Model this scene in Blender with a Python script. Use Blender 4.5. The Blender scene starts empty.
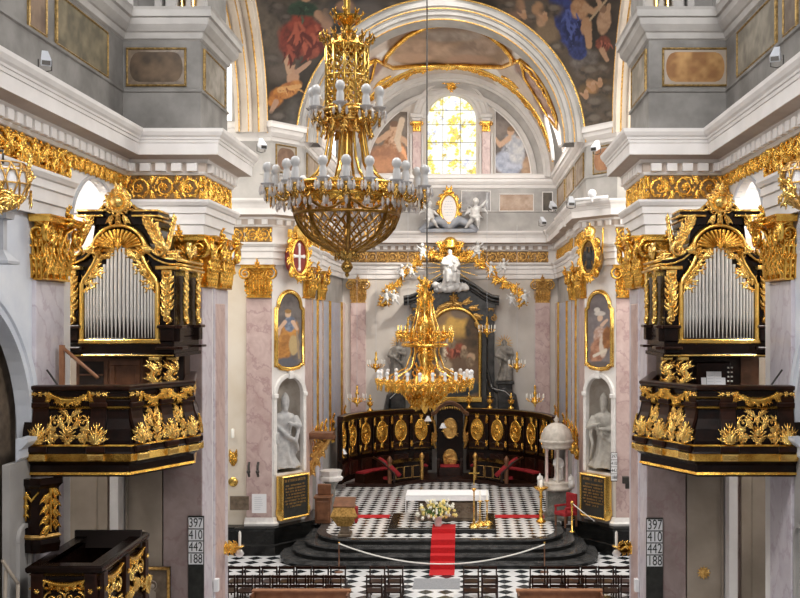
import bpy, bmesh, math, random
import numpy as np
from mathutils import Vector, Matrix
random.seed(7)
PI = math.pi
sc = bpy.context.scene
COL = sc.collection
V = Vector
# ---- the camera's own frame: used to turn measured sight lines plus a depth into real positions
CX, CZ = 0.93, 8.2
FPX, XV, YH = 1000.0, 467.0, 316.0
def PX(px, D): return CX + (px - XV) * D / FPX
def PZ(py, D): return CZ + (YH - py) * D / FPX
def P(px, py, D): return V((PX(px, D), D, PZ(py, D)))

# ------------------------------------------------------------------ materials
M = {}
def nodes(name):
    m = bpy.data.materials.new(name); m.use_nodes = True
    nt = m.node_tree; nt.nodes.clear()
    out = nt.nodes.new('ShaderNodeOutputMaterial')
    b = nt.nodes.new('ShaderNodeBsdfPrincipled')
    nt.links.new(b.outputs[0], out.inputs[0])
    M[name] = m
    return m, nt, b
def ramp(nt, fac, stops):
    r = nt.nodes.new('ShaderNodeValToRGB')
    el = r.color_ramp.elements
    while len(el) < len(stops): el.new(0.5)
    for e, (p, c) in zip(el, stops):
        e.position = p; e.color = (*c, 1)
    nt.links.new(fac, r.inputs[0])
    return r.outputs[0]
def coords(nt, scale=(1,1,1), rot=(0,0,0)):
    t = nt.nodes.new('ShaderNodeTexCoord'); mp = nt.nodes.new('ShaderNodeMapping')
    g = nt.nodes.new('ShaderNodeNewGeometry')
    nt.links.new(g.outputs['Position'], mp.inputs[0])
    mp.inputs['Scale'].default_value = scale; mp.inputs['Rotation'].default_value = rot
    return mp.outputs[0]
def noise(nt, vec, scale, detail=4, rough=.55, dist=0):
    n = nt.nodes.new('ShaderNodeTexNoise')
    n.inputs['Scale'].default_value = scale; n.inputs['Detail'].default_value = detail
    n.inputs['Roughness'].default_value = rough; n.inputs['Distortion'].default_value = dist
    nt.links.new(vec, n.inputs['Vector'])
    return n.outputs[0]
def bump(nt, b, fac, strength, dist=.02):
    n = nt.nodes.new('ShaderNodeBump'); n.inputs['Strength'].default_value = strength
    n.inputs['Distance'].default_value = dist
    nt.links.new(fac, n.inputs['Height']); nt.links.new(n.outputs[0], b.inputs['Normal'])
def mat(name, c1, c2=None, rough=.6, metal=0, scale=3, bmp=0, bscale=None, coat=0, lo=.35, hi=.65, spec=None):
    m, nt, b = nodes(name)
    b.inputs['Roughness'].default_value = rough; b.inputs['Metallic'].default_value = metal
    if coat: b.inputs['Coat Weight'].default_value = coat
    if spec is not None: b.inputs['Specular IOR Level'].default_value = spec
    v = coords(nt)
    if c2 is None: b.inputs['Base Color'].default_value = (*c1, 1)
    else:
        nt.links.new(ramp(nt, noise(nt, v, scale), [(lo, c1), (hi, c2)]), b.inputs['Base Color'])
    if bmp: bump(nt, b, noise(nt, v, bscale or scale * 6, 3), bmp)
    return m
mat('white_plaster', (.72,.69,.67), (.80,.77,.75), .7, scale=1.5)
mat('cool_plaster', (.60,.64,.72), (.72,.75,.80), .7, scale=1.2)
mat('cream_plaster', (.80,.70,.56), (.88,.80,.68), .75, scale=.8)
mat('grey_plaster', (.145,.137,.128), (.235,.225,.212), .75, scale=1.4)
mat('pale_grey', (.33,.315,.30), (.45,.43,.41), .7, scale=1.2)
mat('apse_grey', (.54,.49,.44), (.64,.59,.54), .7, scale=.8)
mat('dado_stone', (.26,.215,.17), (.36,.30,.24), .55, scale=1.0)
mat('arch_tan', (.50,.43,.36), (.62,.55,.47), .7, scale=1)
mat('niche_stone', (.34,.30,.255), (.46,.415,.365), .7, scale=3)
mat('marble_edge_glint', (.03,.03,.03), (.09,.09,.09), .15, scale=4)  # paler black marble: highlight along the step edges put into the colour
mat('arch_grey', (.54,.52,.50), (.64,.62,.60), .7, scale=1)
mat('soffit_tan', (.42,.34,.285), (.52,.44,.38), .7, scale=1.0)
mat('gold', (.55,.25,.03), (1.0,.62,.13), .26, .9, scale=4, bmp=.25, bscale=40, lo=.30, hi=.6)
mat('gold_smooth', (.85,.50,.10), (1.0,.68,.2), .25, .9, scale=4)
mat('gold_pale', (.60,.30,.05), (1.0,.70,.22), .25, .88, scale=6, bmp=.2, bscale=50, lo=.3, hi=.6)
mat('frame_bronze', (.16,.10,.03), (.40,.26,.09), .45, .5, scale=14)
mat('brass_dark', (.30,.14,.025), (.62,.34,.08), .28, .9, scale=25)
mat('gold_bronze', (.40,.20,.05), (.80,.50,.16), .32, .85, scale=14, bmp=.4, bscale=50, lo=.3, hi=.6)
mat('ochre_ground', (.12,.06,.018), (.26,.15,.05), .55, .35, scale=14, bmp=.6, bscale=40)
mat('chandelier_brass', (.55,.28,.05), (1.0,.66,.2), .22, .95, scale=25, bmp=.3, bscale=90)
mat('black_wood', (.004,.0018,.001), (.013,.0045,.0025), .25, 0, scale=8, spec=.28)
mat('dark_wood', (.011,.0036,.002), (.032,.010,.005), .28, 0, scale=6, spec=.3)
mat('brown_wood', (.12,.048,.022), (.20,.085,.04), .4, scale=5)
mat('pew_wood', (.26,.11,.05), (.36,.17,.085), .4, scale=5)
mat('black_marble', (.004,.004,.004), (.012,.012,.011), .24, scale=3, spec=.35)
mat('altar_black', (.018,.017,.017), (.06,.058,.055), .25, scale=3)
mat('statue_white', (.54,.53,.52), (.68,.67,.65), .55, scale=6)
mat('bishop_stone', (.36,.36,.37), (.50,.495,.49), .55, scale=6)
mat('bishop_tan', (.33,.31,.28), (.46,.44,.40), .6, scale=6)
mat('statue_dark', (.15,.135,.12), (.27,.245,.21), .5, scale=6)
mat('tabernacle_stone', (.42,.38,.33), (.58,.53,.47), .45, scale=6)
mat('statue_grey', (.48,.46,.43), (.64,.61,.57), .6, scale=7)
mat('white_marble', (.70,.68,.66), (.84,.82,.80), .3, scale=5)
mat('white_cloth', (.82,.83,.86), (.88,.88,.9), .8, scale=6)
mat('red_carpet', (.42,.006,.010), (.58,.012,.016), .9, scale=30)
mat('red_cloth', (.22,.006,.01), (.34,.012,.018), .8, scale=12)
mat('grey_mat', (.20,.21,.23), (.32,.33,.35), .9, scale=40)
mat('pipe_metal', (.72,.69,.65), (.80,.77,.73), .30, .6, scale=2)
mat('dark_recess', (.02,.011,.008), None, .7)
mat('plaque_black', (.012,.013,.011), (.03,.03,.026), .3, scale=6)
mat('paper', (.82,.82,.84), None, .7)
mat('ink', (.03,.03,.03), None, .6)
mat('grey_metal', (.50,.52,.56), None, .4, .2)
mat('dark_metal', (.06,.055,.05), None, .45, .5)
mat('candle_wax', (.88,.86,.80), None, .5)
mat('leaf_green', (.06,.13,.03), (.12,.22,.05), .6, scale=30)
mat('petal_yellow', (.85,.66,.14), (.92,.82,.4), .6, scale=30)
mat('petal_white', (.85,.84,.74), None, .6)
mat('rope_white', (.78,.76,.72), None, .7)
mat('cross_field', (.16,.012,.012), (.24,.03,.025), .5)
mat('altar_stone', (.24,.26,.30), (.36,.37,.40), .5)
mat('stone_brown', (.10,.07,.045), (.20,.15,.105), .4, scale=5)
def marble(name, c0, c1, vein, scale=1.6, rough=.28):
    m, nt, b = nodes(name)
    v = coords(nt, (1,1,.8), (.3,.5,.2))
    base = ramp(nt, noise(nt, v, scale*1.3, 6, .62, .6), [(.3, c0), (.7, c1)])
    w = nt.nodes.new('ShaderNodeTexWave'); w.wave_type = 'BANDS'; w.bands_direction = 'DIAGONAL'
    w.inputs['Scale'].default_value = scale*.5; w.inputs['Distortion'].default_value = 14
    w.inputs['Detail'].default_value = 5; w.inputs['Detail Scale'].default_value = 1.3
    w.inputs['Detail Roughness'].default_value = .62
    nt.links.new(v, w.inputs['Vector'])
    f = ramp(nt, w.outputs['Fac'], [(.0, (.6,.6,.6)), (.05, (.32,.32,.32)), (.16, (0,0,0))])
    mx = nt.nodes.new('ShaderNodeMix'); mx.data_type = 'RGBA'
    nt.links.new(f, mx.inputs[0]); nt.links.new(base, mx.inputs[6]); mx.inputs[7].default_value = (*vein, 1)
    nt.links.new(mx.outputs[2], b.inputs['Base Color']); b.inputs['Roughness'].default_value = rough
marble('pink_marble', (.47,.33,.31), (.66,.52,.49), (.38,.24,.24))
marble('shaded_pink_marble', (.24,.18,.17), (.37,.29,.275), (.26,.17,.17))  # pink marble darkened: the balcony's shade is put into its colour
marble('lilac_marble', (.52,.48,.53), (.70,.66,.70), (.44,.36,.42))
marble('umber_marble', (.30,.22,.20), (.42,.33,.30), (.22,.14,.13))
marble('green_marble', (.10,.11,.10), (.24,.24,.22), (.34,.33,.30), 3)
marble('blue_marble', (.26,.34,.50), (.50,.56,.66), (.55,.40,.32), 2.5)
def checker(name, ca, cb, tile, rough=.12, black=.43, cg=None):
    """square tiles set on the diagonal: black ones with pale margins between white ones"""
    m, nt, b = nodes(name)
    v = coords(nt, (1/tile,1/tile,0), (0,0,PI/4))
    def math_(op, a, bb=None):
        n = nt.nodes.new('ShaderNodeMath'); n.operation = op
        for i,q in enumerate((a,bb)):
            if q is None: continue
            if hasattr(q,'links'): nt.links.new(q, n.inputs[i])
            else: n.inputs[i].default_value = q
        return n.outputs[0]
    sp = nt.nodes.new('ShaderNodeSeparateXYZ'); nt.links.new(v, sp.inputs[0])
    x,y = sp.outputs[0], sp.outputs[1]
    par = math_('MODULO', math_('ABSOLUTE', math_('ADD', math_('FLOOR',x), math_('FLOOR',y))), 2.0)
    ins = math_('MAXIMUM', math_('ABSOLUTE', math_('SUBTRACT', math_('FRACT',x), .5)), math_('ABSOLUTE', math_('SUBTRACT', math_('FRACT',y), .5)))
    k = math_('MULTIPLY', math_('LESS_THAN', par, .5), math_('LESS_THAN', ins, black))
    base = ramp(nt, noise(nt, coords(nt), 1.3), [(.35, tuple(q*.86 for q in ca)), (.65, ca)])
    mx = nt.nodes.new('ShaderNodeMix'); mx.data_type = 'RGBA'
    nt.links.new(k, mx.inputs[0]); nt.links.new(base, mx.inputs[6]); mx.inputs[7].default_value = (*cb,1)
    nt.links.new(mx.outputs[2], b.inputs['Base Color']); b.inputs['Roughness'].default_value = rough
checker('checker_floor', (.86,.86,.86), (.016,.017,.018), .30, .15, .42)
checker('nave_floor', (.82,.83,.85), (.03,.035,.04), .42, .12, .43)
def glass_lit():
    m, nt, b = nodes('stained_glass')
    nt.nodes.remove(b)
    out = nt.nodes[0]
    e = nt.nodes.new('ShaderNodeEmission')
    v = coords(nt)
    vo = nt.nodes.new('ShaderNodeTexVoronoi'); vo.inputs['Scale'].default_value = 5.0
    nt.links.new(v, vo.inputs['Vector'])
    n = noise(nt, v, 1.9, 4, .7)
    c = ramp(nt, n, [(.47, (1,.98,.90)), (.53, (1,.93,.62)), (.57, (.95,.70,.08)), (.64, (.80,.62,.25)), (.68, (.45,.30,.25))])
    f2 = ramp(nt, noise(nt, v, 4.1, 3, .6), [(.38, (.60,.62,.80)), (.43, (1,1,1))])
    mx = nt.nodes.new('ShaderNodeMix'); mx.data_type = 'RGBA'; mx.blend_type = 'MULTIPLY'; mx.inputs[0].default_value = 1
    nt.links.new(c, mx.inputs[6]); nt.links.new(f2, mx.inputs[7])
    nt.links.new(mx.outputs[2], e.inputs[0]); e.inputs[1].default_value = 1.15
    nt.links.new(e.outputs[0], out.inputs[0])
glass_lit()
def emis(name, c, s):
    m, nt, b = nodes(name)
    b.inputs['Base Color'].default_value = (*c,1); b.inputs['Emission Color'].default_value = (*c,1)
    b.inputs['Emission Strength'].default_value = s; b.inputs['Roughness'].default_value = .3
emis('day_glass', (1,.98,.94), 3.0)
emis('bulb', (.78,.77,.76), .02)
M['bulb'].node_tree.nodes['Principled BSDF'].inputs['Roughness'].default_value = .15
m_, nt_, b_ = nodes('crystal')
b_.inputs['Base Color'].default_value = (.93,.92,.93,1); b_.inputs['Roughness'].default_value = .06
b_.inputs['Transmission Weight'].default_value = .55; b_.inputs['IOR'].default_value = 1.45
def vcol(name, rough=.7):
    m, nt, b = nodes(name)
    a = nt.nodes.new('ShaderNodeVertexColor'); a.layer_name = 'paint'
    nt.links.new(a.outputs[0], b.inputs['Base Color']); b.inputs['Roughness'].default_value = rough
vcol('fresco')
vcol('canvas', .65)

# ------------------------------------------------------------------ mesh building
class MB:
    def __init__(s): s.v = []; s.f = []; s.sm = []
    def add(s, vs, fs, smooth=False):
        o = len(s.v); s.v.extend([tuple(p) for p in vs])
        for f in fs: s.f.append(tuple(i + o for i in f)); s.sm.append(smooth)
    def build(s, name, m, parent=None, origin=None):
        me = bpy.data.meshes.new(name)
        org = V(origin) if origin is not None else (V(parent['_o']) if parent is not None else V((0,0,0)))
        vs = np.array(s.v, dtype=np.float64).reshape(-1, 3) - np.array(org)
        me.from_pydata(vs.tolist(), [], s.f)
        me.polygons.foreach_set('use_smooth', s.sm)
        me.materials.append(M[m])
        me.update()
        o = bpy.data.objects.new(name, me); COL.objects.link(o)
        o['_o'] = tuple(org)
        if parent is not None:
            o.parent = parent; o.location = org - V(parent['_o'])
        else: o.location = org
        return o
    # --- solids
    def box(s, lo, hi):
        x0,y0,z0 = lo; x1,y1,z1 = hi
        s.add([(x0,y0,z0),(x1,y0,z0),(x1,y1,z0),(x0,y1,z0),(x0,y0,z1),(x1,y0,z1),(x1,y1,z1),(x0,y1,z1)],
              [(0,3,2,1),(4,5,6,7),(0,1,5,4),(1,2,6,5),(2,3,7,6),(3,0,4,7)])
    def bx(s, c, sz): s.box([c[i]-sz[i]/2 for i in range(3)], [c[i]+sz[i]/2 for i in range(3)])
    def fbox(s, fr, u0, u1, v0, v1, h0, h1, ch=0):
        """box in a frame, with the front edges chamfered by ch"""
        if ch <= 0:
            s.add([fr(u,v,h) for h in (h0,h1) for (u,v) in ((u0,v0),(u1,v0),(u1,v1),(u0,v1))],
                  [(0,3,2,1),(4,5,6,7),(0,1,5,4),(1,2,6,5),(2,3,7,6),(3,0,4,7)])
        else:
            rings = [[(u0,v0,h0),(u1,v0,h0),(u1,v1,h0),(u0,v1,h0)],
                     [(u0,v0,h1-ch),(u1,v0,h1-ch),(u1,v1,h1-ch),(u0,v1,h1-ch)],
                     [(u0+ch,v0+ch,h1),(u1-ch,v0+ch,h1),(u1-ch,v1-ch,h1),(u0+ch,v1-ch,h1)]]
            vs = [fr(*p) for r in rings for p in r]
            fs = [(0,3,2,1),(8,9,10,11)]
            for k in (0,4):
                for i in range(4):
                    j=(i+1)%4; fs.append((k+i,k+j,k+4+j,k+4+i))
            s.add(vs, fs)
    def prism(s, poly, fr, h0, h1, smooth=False):
        n = len(poly)
        s.add([fr(u,v,h0) for u,v in poly] + [fr(u,v,h1) for u,v in poly],
              [tuple(range(n-1,-1,-1)), tuple(range(n,2*n))])
        s.add([fr(u,v,h0) for u,v in poly] + [fr(u,v,h1) for u,v in poly],
              [(i,(i+1)%n,n+(i+1)%n,n+i) for i in range(n)], smooth)
    def lathe(s, prof, c, seg=16, smooth=True, a0=0, a1=2*PI, sx=1, sy=1):
        full = abs(a1-a0-2*PI) < 1e-6
        n = seg if full else seg+1
        vs = []
        for r,z in prof:
            for i in range(n):
                a = a0+(a1-a0)*i/seg
                vs.append((c[0]+r*math.cos(a)*sx, c[1]+r*math.sin(a)*sy, c[2]+z))
        fs = []
        for k in range(len(prof)-1):
            for i in range(seg):
                j = (i+1)%n
                fs.append((k*n+i,k*n+j,(k+1)*n+j,(k+1)*n+i))
        s.add(vs, fs, smooth)
    def tube(s, pts, rad, seg=6, smooth=True, cap=True, flat=1.0):
        pts = [V(p) for p in pts]; n = len(pts)
        if not hasattr(rad, '__len__'): rad = [rad]*n
        t0 = (pts[1]-pts[0]).normalized()
        up = V((0,0,1)) if abs(t0.z) < .9 else V((1,0,0))
        nrm = (up - t0*up.dot(t0)).normalized()
        vs = []
        for i in range(n):
            t = (pts[min(i+1,n-1)]-pts[max(i-1,0)])
            t = t.normalized() if t.length > 1e-9 else t0
            nrm = nrm - t*nrm.dot(t)
            if nrm.length < 1e-6: nrm = t.orthogonal()
            nrm.normalize(); b = t.cross(nrm)
            for k in range(seg):
                a = 2*PI*k/seg
                vs.append(pts[i] + (nrm*math.cos(a)*flat + b*math.sin(a))*rad[i])
        fs = []
        for i in range(n-1):
            for k in range(seg):
                j=(k+1)%seg
                fs.append((i*seg+k,i*seg+j,(i+1)*seg+j,(i+1)*seg+k))
        if cap:
            fs.append(tuple(range(seg-1,-1,-1))); fs.append(tuple(range((n-1)*seg,n*seg)))
        s.add(vs, fs, smooth)
    def ball(s, c, r, seg=10, rings=6, sz=1.0):
        prof = [(max(r*math.sin(PI*i/rings),1e-4), -r*sz*math.cos(PI*i/rings)) for i in range(rings+1)]
        s.lathe(prof, c, seg)
    def grid(s, rows, smooth=True):
        m = len(rows[0])
        s.add([p for r in rows for p in r],
              [(i*m+j,i*m+j+1,(i+1)*m+j+1,(i+1)*m+j) for i in range(len(rows)-1) for j in range(m-1)], smooth)
    def sweep(s, prof, path, closed=False, smooth=False, caps=True):
        """prof [(offset to the right of the path, z)], path [(x,y)] in plan, mitred"""
        n = len(path); pr = []
        for i in range(n):
            p = V(path[i]).to_2d() if len(path[i])>2 else V((path[i][0],path[i][1]))
            def nr(a,b):
                d = V((b[0]-a[0], b[1]-a[1])).normalized(); return V((d.y,-d.x))
            if closed: n1 = nr(path[i-1],path[i]); n2 = nr(path[i],path[(i+1)%n])
            else:
                n1 = nr(path[i-1],path[i]) if i>0 else None
                n2 = nr(path[i],path[i+1]) if i<n-1 else None
                n1 = n1 or n2; n2 = n2 or n1
            b = (n1+n2); b = b/ max(b.length_squared,1e-6)*2
            pr.append((p,b))
        m = len(prof)
        vs = [(p.x+b.x*o, p.y+b.y*o, z) for p,b in pr for o,z in prof]
        fs = []
        cnt = n if closed else n-1
        for i in range(cnt):
            k = (i+1)%n
            for j in range(m-1):
                fs.append((i*m+j,k*m+j,k*m+j+1,i*m+j+1))
        if caps and not closed:
            fs.append(tuple(range(m-1,-1,-1))); fs.append(tuple(range((n-1)*m,n*m)))
        s.add(vs, fs, smooth)
    # --- ornament in a frame fr(u,v,h)
    def blade(s, fr, pts, w, t, cap=True):
        """raised leaf-like strip along pts [(u,v,h)] with half widths w and ridge heights t"""
        n = len(pts)
        if not hasattr(t,'__len__'): t = [t]*n
        vs = []
        for i in range(n):
            a = pts[max(i-1,0)]; b = pts[min(i+1,n-1)]
            du,dv = b[0]-a[0], b[1]-a[1]; L = math.hypot(du,dv) or 1e-6
            nu,nv = -dv/L, du/L
            u,v,h = pts[i]
            for k,q in ((-1,0),(-.55,.75),(0,1),(.55,.75),(1,0)):
                vs.append(fr(u+nu*w[i]*k, v+nv*w[i]*k, h+t[i]*q))
        fs = []
        for i in range(n-1):
            for k in range(4): fs.append((i*5+k,i*5+k+1,(i+1)*5+k+1,(i+1)*5+k))
            fs.append((i*5+4,i*5,(i+1)*5,(i+1)*5+4))
        s.add(vs, fs, True)
        s.add([vs[i] for i in range(5)]+[vs[(n-1)*5+i] for i in range(5)], [(0,1,2,3,4),(9,8,7,6,5)], False)
    def spiral(s, fr, u, v, r, turns=1.6, a0=0, d=1, w=.02, t=.03, h=0, n=22, eye=True):
        pts = []; ws = []
        for i in range(n):
            f = i/(n-1); rr = r*(1-f*.86); a = a0+d*f*turns*2*PI
            pts.append((u+rr*math.cos(a), v+rr*math.sin(a), h)); ws.append(w*(1-.45*f))
        s.blade(fr, pts, ws, [t*(1-.3*i/(n-1)) for i in range(n)])
        if eye: s.boss(fr, u, v, r*.2, t*1.3, h)
    def boss(s, fr, u, v, r, t, h=0, seg=8):
        vs = [fr(u+r*math.cos(2*PI*i/seg), v+r*math.sin(2*PI*i/seg), h) for i in range(seg)]
        vs += [fr(u+.7*r*math.cos(2*PI*i/seg), v+.7*r*math.sin(2*PI*i/seg), h+t*.75) for i in range(seg)]
        vs.append(fr(u,v,h+t))
        s.add(vs, [(i,(i+1)%seg,seg+(i+1)%seg,seg+i) for i in range(seg)]+[(seg+i,seg+(i+1)%seg,2*seg) for i in range(seg)], True)
    def leaf(s, fr, u, v, ang, L, w, t=.03, curl=0, bend=0, lobes=3, h=0):
        """acanthus leaf: a mid blade with paired side lobes"""
        n = 6
        def at(f):
            a = ang + bend*f
            return (u+L*f*math.cos(ang+bend*f*.5), v+L*f*math.sin(ang+bend*f*.5), h+curl*f*f), a
        pts = [at(i/(n-1))[0] for i in range(n)]
        s.blade(fr, pts, [w*.34*math.sin(PI*(.18+.8*i/(n-1)))+.002 for i in range(n)], [t*(1-.3*i/(n-1)) for i in range(n)])
        for k in range(lobes):
            f = .12+.62*k/max(lobes-1,1)
            p,a = at(f); l = w*(1.0-.35*abs(f-.4))*.95
            for sgn in (-1,1):
                q = []
                for i in range(4):
                    g = i/3; aa = a+sgn*(1.15-.65*g)
                    q.append((p[0]+l*g*math.cos(aa), p[1]+l*g*math.sin(aa), p[2]+curl*.25*g))
                s.blade(fr, q, [w*.10,w*.17,w*.13,.002], [t*.5,t*.85,t*.6,t*.15])
    def rosette(s, fr, u, v, r, n=6, t=.03, h=0, a0=0):
        for i in range(n):
            a = a0+2*PI*i/n
            q = [(u+r*g*math.cos(a), v+r*g*math.sin(a), h) for g in (.1,.45,.8,1)]
            s.blade(fr, q, [r*.1,r*.3,r*.26,.004], [t*.8,t,t*.8,t*.2])
        s.boss(fr, u, v, r*.28, t*1.5, h)
    def rinceau(s, fr, u0, u1, v0, v1, t=.04, flip=1):
        """running scroll of acanthus between u0..u1, v0..v1"""
        H = v1-v0; L = u1-u0; n = max(1, round(L/(H*1.02))); cw = L/n; vm = (v0+v1)/2
        for k in range(n):
            uc = u0+cw*(k+.5); sg = flip*(1 if k%2==0 else -1)
            r = min(H,cw)*.46
            s.spiral(fr, uc, vm, r, 1.45, PI*.5*-sg+PI*.15, sg, H*.075, t, n=20, eye=False)
            s.rosette(fr, uc, vm, r*.42, 6, t*1.1)
            for j in range(7):
                a = 2*PI*j/7+k
                s.leaf(fr, uc+r*.72*math.cos(a), vm+r*.72*math.sin(a), a+sg*1.1, r*.62, r*.42, t*1.05, bend=sg*.9, lobes=2)
            for e in (-1,1):
                s.leaf(fr, uc-cw*.5, vm+e*H*.12, e*PI/2, H*.40, H*.26, t, bend=-e*.5, lobes=3)
            if k == n-1:
                for e in (-1,1): s.leaf(fr, uc+cw*.5, vm+e*H*.12, e*PI/2, H*.38, H*.22, t, lobes=3)
def frame(o, ex, ey=(0,0,1), en=None):
    o, ex, ey = V(o), V(ex), V(ey)
    en = V(en) if en is not None else ex.cross(ey)
    def fr(u,v,h=0): return o+ex*u+ey*v+en*h
    return fr
def arc(cu, cv, r, a0, a1, n): return [(cu+r*math.cos(a0+(a1-a0)*i/n), cv+r*math.sin(a0+(a1-a0)*i/n)) for i in range(n+1)]
def ring_tube(mb, fr, pts, w, t, closed=True, h=0):
    p = [(u,v,h) for u,v in pts]
    if closed: p = p+[p[0], p[1]]
    mb.blade(fr, p, [w]*len(p), t)
# ------------------------------------------------------------------ objects
def thing(name, label, cat, o=(0,0,0), group=None):
    e = bpy.data.objects.new(name, None); COL.objects.link(e); e.location = V(o); e['_o'] = tuple(V(o))
    e.empty_display_size = .1
    return tag(e, label, cat, group)
def tag(o, label, cat, group=None):
    o['label'] = label; o['category'] = cat
    if group: o['group'] = group
    return o
def struct(o): o['kind'] = 'structure'; return o
def kids(o): return [c for c in o.children]
def copy_tree(o, parent=None):
    c = o.copy(); COL.objects.link(c); c.parent = parent
    for ch in kids(o): copy_tree(ch, c)
    return c
def mirror(o, label=None, group=None):
    """the same thing on the other side of the nave"""
    c = copy_tree(o); c.location.x *= -1; c.scale.x *= -1
    if label: c['label'] = label
    if group: c['group'] = group
    return c
def mir_struct(o, name):
    c = mirror(o); c.name = name; return c
def T(name, label, cat, mb, m, o=(0,0,0), group=None):
    return tag(mb.build(name, m, None, o), label, cat, group)
# ------------------------------------------------------------------ painting: colours per vertex
def _h(ix, iy, seed):
    n = (ix*374761393 + iy*668265263 + seed*1442695041) & 0x7fffffff
    n = ((n ^ (n >> 13)) * 1274126177) & 0x7fffffff
    return ((n ^ (n >> 16)) & 0xffff) / 65535.0
def vnoise(x, y, seed=0):
    ix = np.floor(x).astype(np.int64); iy = np.floor(y).astype(np.int64)
    fx = x-ix; fy = y-iy; fx = fx*fx*(3-2*fx); fy = fy*fy*(3-2*fy)
    a=_h(ix,iy,seed); b=_h(ix+1,iy,seed); c=_h(ix,iy+1,seed); d=_h(ix+1,iy+1,seed)
    return (a*(1-fx)+b*fx)*(1-fy)+(c*(1-fx)+d*fx)*fy
def fbm(x, y, seed=0): return .5*vnoise(x,y,seed)+.3*vnoise(x*2.1,y*2.1,seed+1)+.2*vnoise(x*4.3,y*4.3,seed+2)
class Paint:
    """brush strokes laid one over another; evaluated at any set of points"""
    def __init__(s, c0, c1, sc=.05, seed=0): s.ops=[('bg',c0,c1,sc)]; s.seed=seed
    def el(s, x, y, rx, ry, c, rot=0, soft=.25, c2=None): s.ops.append(('el',x,y,rx,ry,rot,c,soft,c2)); return s
    def st(s, pts, r, c, c2=None, soft=.3):
        for i in range(len(pts)-1): s.ops.append(('cap',pts[i],pts[i+1],r[i] if hasattr(r,'__len__') else r, r[i+1] if hasattr(r,'__len__') else r,c,soft,c2))
        return s
    def folds(s, x, y, rx, ry, dark, light, n=12, rot=0, seed=1):
        r = random.Random(seed)
        for k in range(n):
            a = r.uniform(0,6.28); q = r.uniform(.1,.75); px = x+rx*q*math.cos(a); py = y+ry*q*math.sin(a)
            b = rot+r.uniform(-.7,.7)+1.2; L = min(rx,ry)*r.uniform(.5,1.0); m = (px+L*.4*math.cos(b)+L*.15,py+L*.4*math.sin(b)); e = (px+L*math.cos(b),py+L*math.sin(b))
            w = min(rx,ry)*r.uniform(.05,.11); s.st([(px,py),m,e],[w,w*1.2,w*.3],dark if k%2 else light,None,.6)
        return s
    def fig(s, x, y, h, robe, skin=(.55,.34,.22), lean=0, hair=(.10,.06,.04), robe2=None):
        """a clothed seated figure about h high, head at the top"""
        r2 = robe2 or tuple(min(1,q*1.6+.05) for q in robe); d = tuple(q*.45 for q in robe)
        s.el(x+lean*h*.1, y+h*.30, h*.26, h*.26, robe, .2, .2, d)
        s.el(x-h*.10, y+h*.42, h*.20, h*.16, d, .3, .3, robe)
        s.st([(x+lean*h*.2,y-h*.05),(x,y+h*.2)], [h*.13,h*.16], robe2 or robe, d)
        s.folds(x,y+h*.28,h*.26,h*.28,d,tuple(min(1,q*1.5+.03) for q in robe),14,0,int(x+y))
        s.st([(x-h*.05,y-h*.08),(x-h*.25,y+h*.06),(x-h*.34,y-h*.06)], [h*.06,h*.05,h*.035], skin)
        s.st([(x+h*.10,y-h*.06),(x+h*.26,y+h*.05),(x+h*.33,y+h*.14)], [h*.06,h*.05,h*.035], skin)
        s.st([(x-h*.05,y+h*.25),(x-h*.22,y+h*.48)], [h*.07,h*.03], r2, d)
        s.st([(x+h*.08,y+h*.22),(x+h*.16,y+h*.52)], [h*.08,h*.05], r2, d)
        s.el(x+lean*h*.25, y-h*.22, h*.075, h*.09, skin)
        s.el(x+lean*h*.25+h*.01, y-h*.27, h*.085, h*.055, hair)
        return s
    def __call__(s, x, y):
        x = np.asarray(x,float); y = np.asarray(y,float)
        out = None
        for k,o in enumerate(s.ops):
            if o[0]=='bg':
                f = np.clip((fbm(x*o[3],y*o[3],s.seed)-.3)/.4,0,1)[...,None]
                out = np.array(o[1])*(1-f)+np.array(o[2])*f; continue
            if o[0]=='el':
                _,cx,cy,rx,ry,rot,c,soft,c2 = o
                dx,dy = x-cx,y-cy; ca,sa = math.cos(rot),math.sin(rot)
                u = (dx*ca+dy*sa)/rx; v = (-dx*sa+dy*ca)/ry
                d = np.sqrt(u*u+v*v); size = max(rx,ry)
            else:
                _,a,b,ra,rb,c,soft,c2 = o
                ab = (b[0]-a[0],b[1]-a[1]); L2 = ab[0]**2+ab[1]**2+1e-9
                t = np.clip(((x-a[0])*ab[0]+(y-a[1])*ab[1])/L2,0,1)
                d = np.hypot(x-a[0]-t*ab[0], y-a[1]-t*ab[1])/(ra+(rb-ra)*t); size = max(ra,rb)
            q = 3.5/max(size,1e-6)
            d = d + (fbm(x*q*.5+k,y*q*.5,s.seed+k)-.5)*.38
            soft = soft*.75; al = np.clip((1+soft*.5-d)/soft,0,1)[...,None]
            col = np.array(c,float)
            if c2 is not None:
                f = np.clip((fbm(x*q*.8,y*q*.8+k*3,s.seed+k+5)-.32)/.36,0,1)[...,None]
                col = col*(1-f)+np.array(c2)*f
            out = out*(1-al)+col*al
        g = (fbm(x*.9,y*.9,s.seed+50)-.5)[...,None]*.25+1
        return np.clip(out*g,0,1)
def painted(name, rows, uv, paint, m='fresco', parent=None, origin=None, flip=False):
    """a surface from rows of points, painted at uv (same layout)"""
    mb = MB(); mb.grid(rows if not flip else [list(reversed(r)) for r in rows])
    if flip: uv = [list(reversed(r)) for r in uv]
    o = mb.build(name, m, parent, origin)
    a = o.data.color_attributes.new('paint','FLOAT_COLOR','POINT')
    q = np.array([p for r in uv for p in r], float)
    c = paint(q[:,0], q[:,1])
    a.data.foreach_set('color', np.concatenate([c, np.ones((len(c),1))],1).ravel().astype(np.float32))
    return o
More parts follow.
